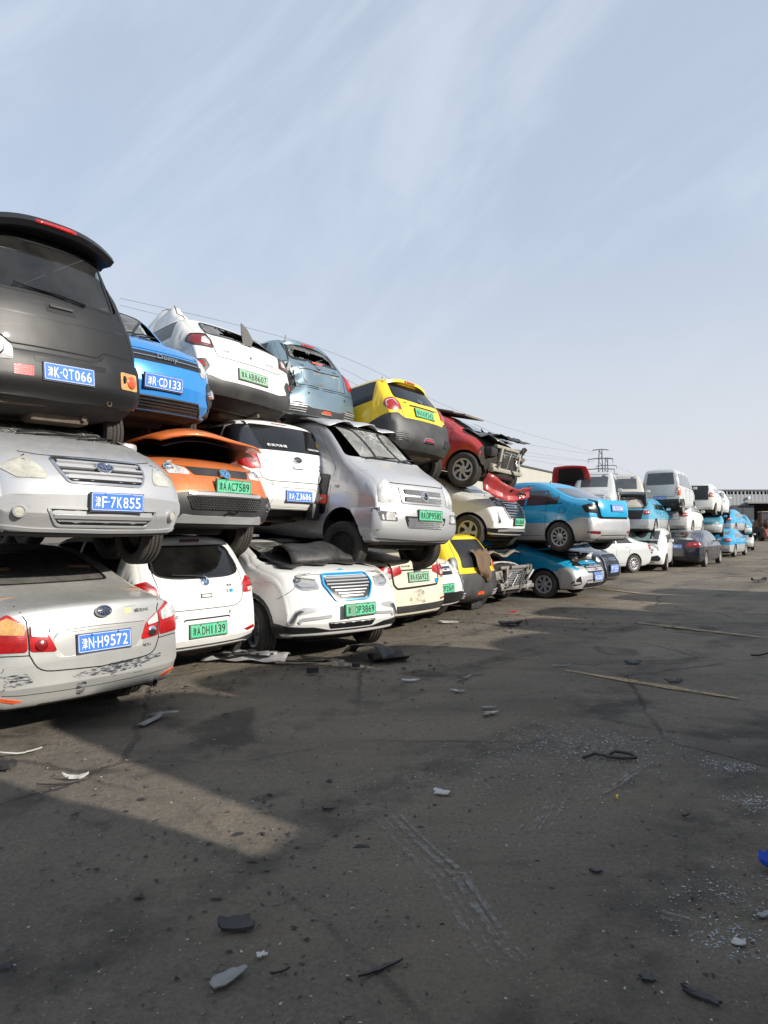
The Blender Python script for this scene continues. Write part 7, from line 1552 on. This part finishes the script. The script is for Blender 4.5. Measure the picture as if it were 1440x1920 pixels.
WIRES = [[(1115, 849, 270), (890, 782, 190), (660, 676, 140), (470, 616, 115), (225, 559, 95)], [(1113, 865, 270), (960, 843, 215), (820, 800, 175), (650, 712, 140), (480, 640, 118), (225, 572, 98)],
         [(1112, 866, 270), (960, 851, 215), (800, 812, 170), (640, 740, 140)], [(1112, 880, 270), (960, 856, 215), (840, 815, 180), (700, 740, 150)], [(1140, 866, 330), (1200, 893, 420), (1270, 915, 600)], [(1140, 880, 330), (1190, 900, 420), (1250, 918, 600)], [(1113, 852, 270), (960, 828, 215), (850, 795, 180), (640, 690, 140)]]
WLAB = ['uppermost thin power line, crossing behind the grey-blue hatchback', 'second power line below the uppermost, crossing above the white crossover', 'power line meeting the upper pylon arm, third from the top', 'lowest power line left of the pylon', 'upper power line right of the pylon', 'lower power line right of the pylon', 'faint power line just under the uppermost one']
for k, w in enumerate(WIRES):
    pts = [at(*p) for p in w]; q = []
    for i in range(len(pts) - 1):
        p0 = pts[max(0, i - 1)]; p1 = pts[i]; p2 = pts[i + 1]; p3 = pts[min(len(pts) - 1, i + 2)]
        for j in range(8):
            t = j / 8; q.append(.5 * ((2 * p1) + (p2 - p0) * t + (2 * p0 - 5 * p1 + 4 * p2 - p3) * t * t + (3 * p1 - p0 - 3 * p2 + p3) * t ** 3))
    q.append(pts[-1]); o = MB().tube(q, .032, 5).build('power_line', simple('wire', (.10, .10, .11), .6), None)
    tag(o, WLAB[k], 'power line', 'power lines')

# ------------------------------------------------------------------ the row of stacked cars across the lane, beside and behind the camera: it throws the shade
rdir = Vector((.643, .766, 0)); ndir = Vector((.766, -.643, 0)); rg = random.Random(12)
def light_copy(src, M, swap):
    c = src.copy(); COL.objects.link(c); c.matrix_world = M
    for k in ('label', 'category', 'group'): 
        if k in c: del c[k]
    tag(c, 'scrap car in the stacked row across the lane, out of the picture', 'car', 'stacked row across the lane')
    for ch in src.children:
        nm = ch.name.split('.')[0]
        if nm in ('body', 'wheel', 'windscreen', 'rear_window', 'headlight', 'bumper'): copy_tree(ch, c, swap)
BASES = ['b1', 'c2', 'd1', 'a1', 'd3', 'e1', 'k1', 'l5', 'c4', 'l2', 'h1']; PT = [P_WHITE, P_SILVER, P_CREAM, P_GREYBLUE, P_NAVY, P_RED, P_CYAN]
COLS = [-3.0, -1.2, .55, 2.32, 4.75, 6.5, 8.28, 10.05, 11.85, 13.6, 15.4, 17.2, 19.0] + [30, 32.0, 34.0, 36.0, 38.0]  # last five columns: unseen stacks added to shade the far ground
for ci, t0 in enumerate(COLS):
    for lv in range(3):
        t = t0 if lv == 2 or t0 > 25 else (-3.0 + 1.83 * ci if lv == 0 else -3.2 + 1.70 * ci)
        src = CARS[BASES[(ci * 3 + lv * 5) % len(BASES)]]
        if lv == 2: src = CARS[('c2', 'e1')[ci % 2]]
        if lv == 1 and t0 < 25: src = CARS['l2' if ci % 2 else 'e1']
        if lv == 1 and ci == 4: src = CARS['d1']
        o_ = 4.6 + rg.uniform(-.12, .12); z = (0, 1.42, 2.80)[lv]; front = rg.random() < .5
        ctr = rdir * (t + rg.uniform(-.05, .05)) + ndir * o_; yaw = math.atan2(ndir.y, ndir.x) + (math.pi if front else 0) + R(rg.uniform(-2, 2))
        light_copy(src.root, Matrix.Translation((ctr.x, ctr.y, z)) @ Matrix.Rotation(yaw, 4, 'Z'), {src.mat: PT[(ci + lv * 2) % 7]})

# ------------------------------------------------------------------ loose scrap on the cars and on the ground
M_DPL = simple('scuffed_black_plastic', (.018, .018, .019), .55, noise=.5, scale=14, col2=(.07, .065, .06)); M_GPL = simple('scuffed_grey_plastic', (.24, .24, .235), .6, noise=.5, scale=14, col2=(.12, .11, .10))
M_WPL = simple('dirty_white_plastic', (.50, .50, .48), .55, noise=.5, scale=16, col2=(.22, .20, .17)); M_BRN = simple('brown_cloth', (.15, .095, .055), .9, noise=.5, scale=8, col2=(.10, .07, .05), bump=.4)
def flake(name, label, cat, px, py, L_, W_, ang, mat, h=.012, curl=.02, seed=0, n=14, pos=None, notch=.55):
    """broken plate: irregular outline, real thickness, curled"""
    rg = random.Random(seed); out = []
    for i in range(n):
        a = 2 * math.pi * i / n; r = 1 - notch * rg.random(); ca, sa = math.cos(a), math.sin(a); k = 1 / max(abs(ca), abs(sa)); out.append((L_ / 2 * ca * k * r, W_ / 2 * sa * k * r))
    bm = bmesh.new(); bm.faces.new([bm.verts.new((x, y, 0)) for x, y in out])
    for i in range(1, 5): bmesh.ops.bisect_plane(bm, geom=bm.verts[:] + bm.edges[:] + bm.faces[:], plane_co=(L_ * (i / 5 - .5), 0, 0), plane_no=(1, 0, 0))
    for v in bm.verts: v.co.z = curl * (2 * v.co.x / L_) ** 2 + curl * .5 * math.sin(v.co.y * 30 + seed) + rg.uniform(-.002, .002)
    bmesh.ops.solidify(bm, geom=bm.faces[:], thickness=h); zmin = min(v.co.z for v in bm.verts)
    for v in bm.verts: v.co.z -= zmin - .003
    me = bpy.data.meshes.new(name); bm.to_mesh(me); bm.free(); smooth(me, 25)
    o = link(name, me, None, mat); p = pos or ground_at(px, py); o.location = (p.x, p.y, p.z); o.rotation_euler = (0, 0, R(ang)); return tag(o, label, cat, 'scrap pieces on the ground')
FL = [('plastic_strip', 'thin white strip lying before the scraped bumper', 'scrap', 40, 1415, .30, .035, 25, M_WPL, .01, .03), ('plastic_corner', 'black square plastic corner at the left edge', 'scrap', 6, 1441, .16, .14, 10, M_DPL, .03, .01),
      ('plastic_shard', 'pale curved shard beside a black wire, left foreground', 'scrap', 143, 1460, .17, .045, 20, M_WPL, .015, .03), ('plastic_box', 'small black box below the white SUV', 'scrap', 586, 1262, .17, .09, 10, M_DPL, .06, .0),
      ('plastic_shard', 'flat white shard left of the small curled strip', 'scrap', 771, 1277, .22, .05, 5, M_WPL, .008, .01), ('plastic_strip', 'pale bent strip with black tail, centre of the yard', 'scrap', 872, 1273, .26, .05, 40, M_GPL, .01, .05),
      ('plastic_shard', 'small white triangle lying below the pale bent strip', 'scrap', 859, 1297, .16, .07, -20, M_WPL, .008, .01), ('plastic_strip', 'white strip at the head of the yellow bay line', 'scrap', 1052, 1250, .22, .04, 5, M_WPL, .01, .02),
      ('rag', 'crumpled black rag in front of the yellow hatchback', 'rag', 957, 1172, .42, .22, 10, M_DPL, .03, .05), ('plastic_plate', 'flat white plate near the cream sedan', 'scrap', 842, 1168, .42, .12, 0, M_WPL, .008, .02),
      ('plastic_shard', 'white four-sided shard alone in the middle of the ground', 'scrap', 829, 1488, .12, .075, -15, M_WPL, .006, .008), ('plastic_shard', 'pale shard in a small cluster, topmost', 'scrap', 915, 1328, .16, .05, 0, M_GPL, .008, .01),
      ('plastic_shard', 'pale shard in a small cluster, lower right', 'scrap', 922, 1338, .15, .07, 15, M_WPL, .008, .01), ('plastic_shard', 'brownish shard in a small cluster, lower left', 'scrap', 911, 1341, .10, .06, 40, simple('tan_plastic', (.30, .25, .18), .7), .008, .01),
      ('yellow_cap', 'tiny yellow cap on the bare ground', 'scrap', 1157, 1497, .035, .018, 70, P_YELLOW, .014, .0), ('blue_rag', 'blue rag at the right edge of the ground', 'rag', 1438, 1630, .13, .08, 60, simple('blue_cloth', (.01, .06, .45), .8), .02, .05),
      ('plastic_wedge', 'black folded plastic wedge in the foreground', 'scrap', 445, 1740, .17, .085, 8, M_DPL, .014, .02), ('plastic_shard', 'small white torn shard beside the grey plate', 'scrap', 489, 1793, .055, .04, 30, M_WPL, .004, .01),
      ('broken_plate', 'large pale grey broken plate in the foreground', 'scrap', 422, 1838, .17, .085, 42, M_GPL, .006, .01), ('plastic_sliver', 'thin black sliver right of the grey plate', 'scrap', 525, 1826, .085, .012, 25, M_DPL, .006, .004),
      ('plastic_strip', 'long black strip in the foreground centre', 'scrap', 713, 1820, .20, .022, 33, M_DPL, .008, .006), ('plastic_shard', 'black five-sided chip in the right foreground', 'scrap', 1216, 1838, .065, .05, 0, M_DPL, .008, .004),
      ('plastic_strip', 'black hinge-like strip in the right foreground corner', 'scrap', 1318, 1874, .15, .035, -38, M_DPL, .01, .006), ('plastic_flake', 'pale grey flake at the right edge', 'scrap', 1432, 1719, .08, .045, 10, M_GPL, .006, .004),
      ('plastic_shard', 'dark chip near the tip of the sunlit wedge', 'scrap', 615, 1517, .09, .05, 10, M_DPL, .008, .006), ('plastic_shard', 'white slip beside the glass crumbs, right foreground', 'scrap', 1385, 1771, .05, .055, 70, M_WPL, .004, .004),
      ('plastic_shard', 'black chip in the middle right of the ground', 'scrap', 1118, 1637, .07, .03, -20, M_DPL, .01, .006), ('rusty_bit', 'rusty twisted bit right of the yellow cap', 'scrap', 1285, 1532, .06, .02, 30, M_RUST, .012, .01),
      ('plastic_shard', 'dark scrap beside the first yellow bay line', 'scrap', 1186, 1245, .20, .09, 0, M_DPL, .012, .02), ('plastic_shard', 'dark scrap lying by the second yellow bay line', 'scrap', 1262, 1280, .18, .07, 0, M_DPL, .012, .02),
      ('plastic_strip', 'black rod lying far right on the shaded ground', 'scrap', 1425, 1230, .42, .04, 30, M_DPL, .02, .02), ('plastic_shard', 'black lump beside the wheel liner', 'scrap', 668, 1252, .12, .08, 0, M_DPL, .04, .01), ('concrete_lump', 'pale broken lump next to the wheel liner', 'scrap', 640, 1249, .10, .09, 0, simple('concrete_bit', (.30, .29, .27), .9), .06, .0),
      ('flat_sheet', 'flat black sheet under the wheel liner', 'scrap', 600, 1237, .55, .28, -10, M_DPL, .01, .02), ('red_scrap', 'small red scrap beyond the black box', 'scrap', 962, 1148, .16, .05, 0, simple('red_plastic', (.4, .02, .03), .5), .02, .01), ('plastic_shard', 'dull board lying near the hubcap wheel', 'scrap', 1000, 1118, .6, .2, 10, M_DPL, .03, .02),
      ('plastic_shard', 'black bent piece far right by the lit ground', 'scrap', 1422, 1092, .55, .18, 20, M_DPL, .06, .05)]
for i, f in enumerate(FL): flake(*f, seed=i + 3)
# silver T-shaped trim piece
p = ground_at(284, 1352); m = MB(Matrix.Translation(p) @ Matrix.Rotation(R(-14), 4, 'Z'))
m.grid([[(x, y, .012 + .012 * (1 - (x / .035) ** 2) + .02 * (y > .1)) for x in np.linspace(-.035, .035, 5)] for y in np.linspace(-.16, .14, 6)]); m.grid([[(x, y, .03 + .02 * math.sin(x * 9)) for x in np.linspace(-.11, .15, 7)] for y in (.12, .15, .18)])
o = m.build('trim_piece', M_GPL, None, 30); solidify(o.data, .01); tag(o, 'T-shaped broken silver trim piece behind the scraped bumper', 'scrap', 'scrap pieces on the ground')
# torn bumper lying by the SUV wheel
p = ground_at(452, 1243); root = bpy.data.objects.new('torn_bumper', None); COL.objects.link(root); root.location = p; root.rotation_euler = (0, 0, R(-8)); tag(root, 'torn silver bumper piece with dark lining lying under the white SUV', 'scrap', 'scrap pieces on the ground')
rows = [[(x, .20 * math.cos(x * 1.5) - .14 + v * (.30 - .10 * abs(x)), .02 + .10 * math.sin(v * 2.4) * (1 - .5 * abs(x)) + .012 * math.sin(x * 17 + v * 7)) for x in np.linspace(-.50, .52, 16)] for v in np.linspace(0, 1, 6)]
o = MB().grid(rows).build('bumper_skin', P_SILVER, root, 30); solidify(o.data, .008); rg = random.Random(4)
for k in range(9):
    M = Matrix.Translation((rg.uniform(-.35, .35), rg.uniform(.05, .2), .10)) @ Matrix.Rotation(rg.uniform(-.6, .6), 4, 'Z') @ Matrix.Rotation(rg.uniform(-.3, .3), 4, 'X'); MB(M).box((0, 0, 0), (rg.uniform(.1, .3), rg.uniform(.03, .10), .02), None, .006).build('bracket', M_DPL if k % 3 else M_SILVERP, root)
MB().tube([(.45, .05, .03), (.70, .09, .02), (.95, .16, .03)], .012, 6).build('trim_rod', M_DPL, root)
# wheel liner on the ground: half tunnel, lying open
p = ground_at(690, 1238); rows = [[(math.cos(a) * .26 + .02 * math.sin(v * 9), (v - .5) * .34 + .05 * math.sin(a * 2), math.sin(a) * (.20 - .05 * v) + .012 + .012 * math.sin(a * 7 + v * 4)) for a in np.linspace(.15, 2.75, 12)] for v in np.linspace(0, 1, 7)]
o = MB(Matrix.Translation(p) @ Matrix.Rotation(R(-25), 4, 'Z')).grid(rows).build('wheel_liner', M_DPL, None, 30); solidify(o.data, .008); tag(o, 'curved black wheel liner lying on the ground before the white SUV', 'wheel liner')
p = p + Vector((.22, .02, 0)); rows = [[(x, y, .02 + .10 * max(0, abs(y) / .16 - .55) + .03 * x) for x in np.linspace(-.2, .24, 7)] for y in np.linspace(-.16, .16, 9)]
o = MB(Matrix.Translation(p) @ Matrix.Rotation(R(15), 4, 'Z')).grid(rows).build('plastic_tray', M_DPL, None, 30); solidify(o.data, .01); tag(o, 'black ribbed plastic tray beside the wheel liner', 'scrap', 'scrap pieces on the ground')
# black box by the yellow hatchback
p = ground_at(885, 1141); m = MB(Matrix.Translation(p) @ Matrix.Rotation(R(-42), 4, 'Z')); root = m.box((0, 0, .13), (.26, .40, .24), None, .02).build('battery_box', M_DPL, None); tag(root, 'black plastic box standing below the yellow hatchback bumper', 'box')
MB(Matrix.Translation(p) @ Matrix.Rotation(R(-42), 4, 'Z')).box((0, 0, .26), (.28, .42, .03), None, .01).build('lid', M_BLACKP, root); MB(Matrix.Translation(p) @ Matrix.Rotation(R(-42), 4, 'Z')).box((.02, .24, .16), (.20, .08, .22), None, .02).build('side_block', M_TRIM, root)
# black wire loop
p = ground_at(1130, 1421); q = MB(Matrix.Translation(p)).tube([(-.14, -.02, .01), (-.05, .03, .02), (.03, .0, .015), (.10, .05, .03), (.20, .03, .02), (.22, -.03, .012), (.12, -.04, .012), (.02, -.01, .015)], .011, 6).build('wire_loop', M_DPL, None); tag(q, 'black bent wire loop by the glass crumbs', 'wire')
p = ground_at(105, 1472); q = MB(Matrix.Translation(p)).tube([(-.12, 0, .008), (0, -.015, .01), (.08, .01, .01), (.14, .07, .012)], .005, 5).build('thin_wire', M_DPL, None); tag(q, 'thin black wire curling in the sunlit patch, left foreground', 'wire')
# cover sheet and wheel liner lying on the SUV bonnet
S1 = CARS['c1']; SM = S1.root.matrix_world.copy()
def on_top(c, x, y, lift=.0):
    h, n = c.proj('top', x, y); return Vector((h.x, h.y, h.z + lift))
rg = random.Random(8); rows = []
for i, u in enumerate(np.linspace(0, 1, 10)):
    row = []
    for j, a in enumerate(np.linspace(-1, 1, 13)):
        x = .98 + u * .72 + (.05 * math.sin(j * 1.7) if i in (0, 9) else 0); y = a * .66 + (.04 * math.sin(i * 2.3) if j in (0, 12) else 0); p = on_top(S1, x, y, .014 + .018 * abs(math.sin(i * 1.3 + j * .8))); row.append(tuple(p))
    rows.append(row)
o = MB(SM).grid(rows).build('rubber_sheet', simple('black_rubber_sheet', (.012, .012, .013), .7, noise=.3, scale=9, col2=(.04, .04, .04), bump=.3), None, 30); solidify(o.data, .008); tag(o, 'black rubber sheet spread over the white SUV bonnet', 'sheet')
rows = []
for i, u in enumerate(np.linspace(0, 1, 14)):
    row = []
    for a in np.linspace(0, math.pi, 11):
        rr = .20 - .07 * abs(u - .45) + .012 * math.sin(u * 14); x = 1.36 + .26 * math.cos(a) * (1 if u < .6 else .8) + .04 * math.sin(u * 5); y = -.50 + u * 1.12; base_ = on_top(S1, min(x, 1.95), y).z
        row.append((x, y, base_ + .03 + rr * math.sin(a) * (1 - .45 * max(0, u - .55) * 2.2)))
    rows.append(row)
o = MB(SM).grid(rows).build('wheel_liner', M_DPL, None, 35); solidify(o.data, .008); tag(o, 'curved black wheel liner resting on the white SUV bonnet', 'wheel liner')
# brown cloth over the yellow hatchback tail
S2 = CARS['f1']; rows = []
for i, u in enumerate(np.linspace(0, 1, 10)):
    row = []
    for j, a in enumerate(np.linspace(-1, 1, 9)):
        t = .16 + a * (.34 - .42 * max(0, u - .3)) + .05 * math.sin(i * .9); z = 1.12 - u * .56; h, n = S2.proj('rear', t, max(z, .5)); q = h + n * (.045 + .04 * math.sin(j * 2.1 + i * .5 + .6 * math.sin(i))); row.append(tuple(q))
    rows.append(row)
o = MB(S2.root.matrix_world.copy()).grid(rows).build('cloth', M_BRN, None, 40); solidify(o.data, .006); tag(o, 'brown cloth hanging over the tail of the yellow and black hatchback', 'cloth')
# tyres lying by the far taxis
tm = wheel_meshes('steel', .31, .19)[0]; rg = random.Random(6)
for k, (px, py) in enumerate(((1346, 1036), (1352, 1035), (1358, 1034), (1364, 1033), (1372, 1031), (1380, 1030))):
    o = link('tyre', tm, None); p = ground_at(px, py); o.location = (p.x, p.y, .20); o.rotation_euler = (R(rg.uniform(30, 60)), 0, R(rg.uniform(0, 90))); tag(o, ('leftmost', 'second', 'third', 'fourth', 'fifth', 'rightmost')[k] + ' loose black tyre from the left at the foot of the far taxis', 'tyre', 'loose tyres by the taxis')
# cars that carry the far upper ones
def prop_car(src, px, d, yaw, label, mat):
    c = CARS[src]; o = copy_tree(c.root, None, {c.mat: mat}); p = at(px, 985, d); o.matrix_world = Matrix.Translation((p.x, d, 0)) @ Matrix.Rotation(R(yaw), 4, 'Z'); tag(o, label, 'car', GROUPN)
prop_car('i1', 1085, 22.6, 70, 'dark car at the bottom of the stack behind the cyan sedan, mostly hidden', P_NAVY); prop_car('l5', 1128, 26.0, 70, 'grey car under the grey minivan, mostly hidden', P_GREYBLUE); prop_car('k1', 1178, 28.0, 60, 'white car under the beige minivan, mostly hidden', P_WHITE2)
prop_car('i1', 1272, 31.5, 58, 'silver car under the white sedan, mostly hidden', P_SILVER); prop_car('l5', 1305, 36.5, 58, 'silver car under the pale cyan sedan, mostly hidden', P_SILVER)

# ------------------------------------------------------------------ grit: too many to count
def grit(name, n, mat, spots, smin, smax, seed, flat=.45):
    """angular chips scattered over the yard; spots = (centre px, py, spread metres, share) or None for everywhere"""
    r = np.random.RandomState(seed); V = []; F = []
    base = np.array([(1, 0, 0), (-.5, .8, 0), (-.6, -.7, 0), (.1, .1, 1.0), (.3, -.5, .6)])
    faces = [(0, 1, 3), (1, 2, 3), (2, 4, 3), (4, 0, 3), (2, 0, 4)]
    for i in range(n):
        if spots:
            s = spots[r.choice(len(spots), p=[q[3] for q in spots])]; c = ground_at(s[0], s[1]); x = c.x + r.normal() * s[2]; y = c.y + r.normal() * s[2] * .8
        else:
            y = 1.4 + r.rand() ** 1.7 * 20; x = -y * .60 + r.rand() * y * 1.25
            if x < -2.6 and y > 3: x = -2.6 + r.rand() * 3
        s_ = smin + (smax - smin) * r.rand() ** 3; a = r.rand() * 6.28; ca, sa = math.cos(a), math.sin(a); k = len(V); st = .6 + r.rand() * 1.1
        for p in base:
            px, py, pz = p * (s_ * st, s_ / st, s_ * flat * (.5 + r.rand())) * (.8 + .4 * r.rand(3)); V.append((x + px * ca - py * sa, y + px * sa + py * ca, pz - .001))
        F += [tuple(k + j for j in f) for f in faces]
    me = bpy.data.meshes.new(name); me.from_pydata(V, [], F); me.update(); o = link(name, me, None, mat); tag(o, kind='stuff'); return o
grit('dark_grit', 3600, simple('dark_chips', (.03, .029, .028), .8, noise=.5, scale=20, col2=(.10, .09, .08)), None, .003, .016, 1)
grit('brown_grit', 5200, simple('brown_chips', (.15, .125, .10), .9, noise=.5, scale=20, col2=(.07, .06, .05)), None, .003, .016, 2)
grit('pale_grit', 2600, simple('pale_chips', (.42, .41, .39), .7), None, .002, .009, 3)
grit('glass_crumbs', 3000, simple('crumb_glass', (.36, .39, .41), .2, coat=.4), [(1090, 1395, .34, .42), (1000, 1450, .5, .2), (1378, 1437, .10, .10), (1412, 1503, .09, .08), (1390, 1680, .16, .08), (1370, 1760, .10, .07), (1290, 1250, .9, .05)], .003, .009, 4)
grit('litter_chips', 700, simple('litter_black', (.016, .016, .017), .6), [(620, 1250, .9, .35), (900, 1170, 1.3, .25), (350, 1290, .5, .15), (1050, 1160, 2.0, .15), (450, 1600, .5, .10)], .008, .04, 5, .3)
bpy.data.scenes.remove(WORK)
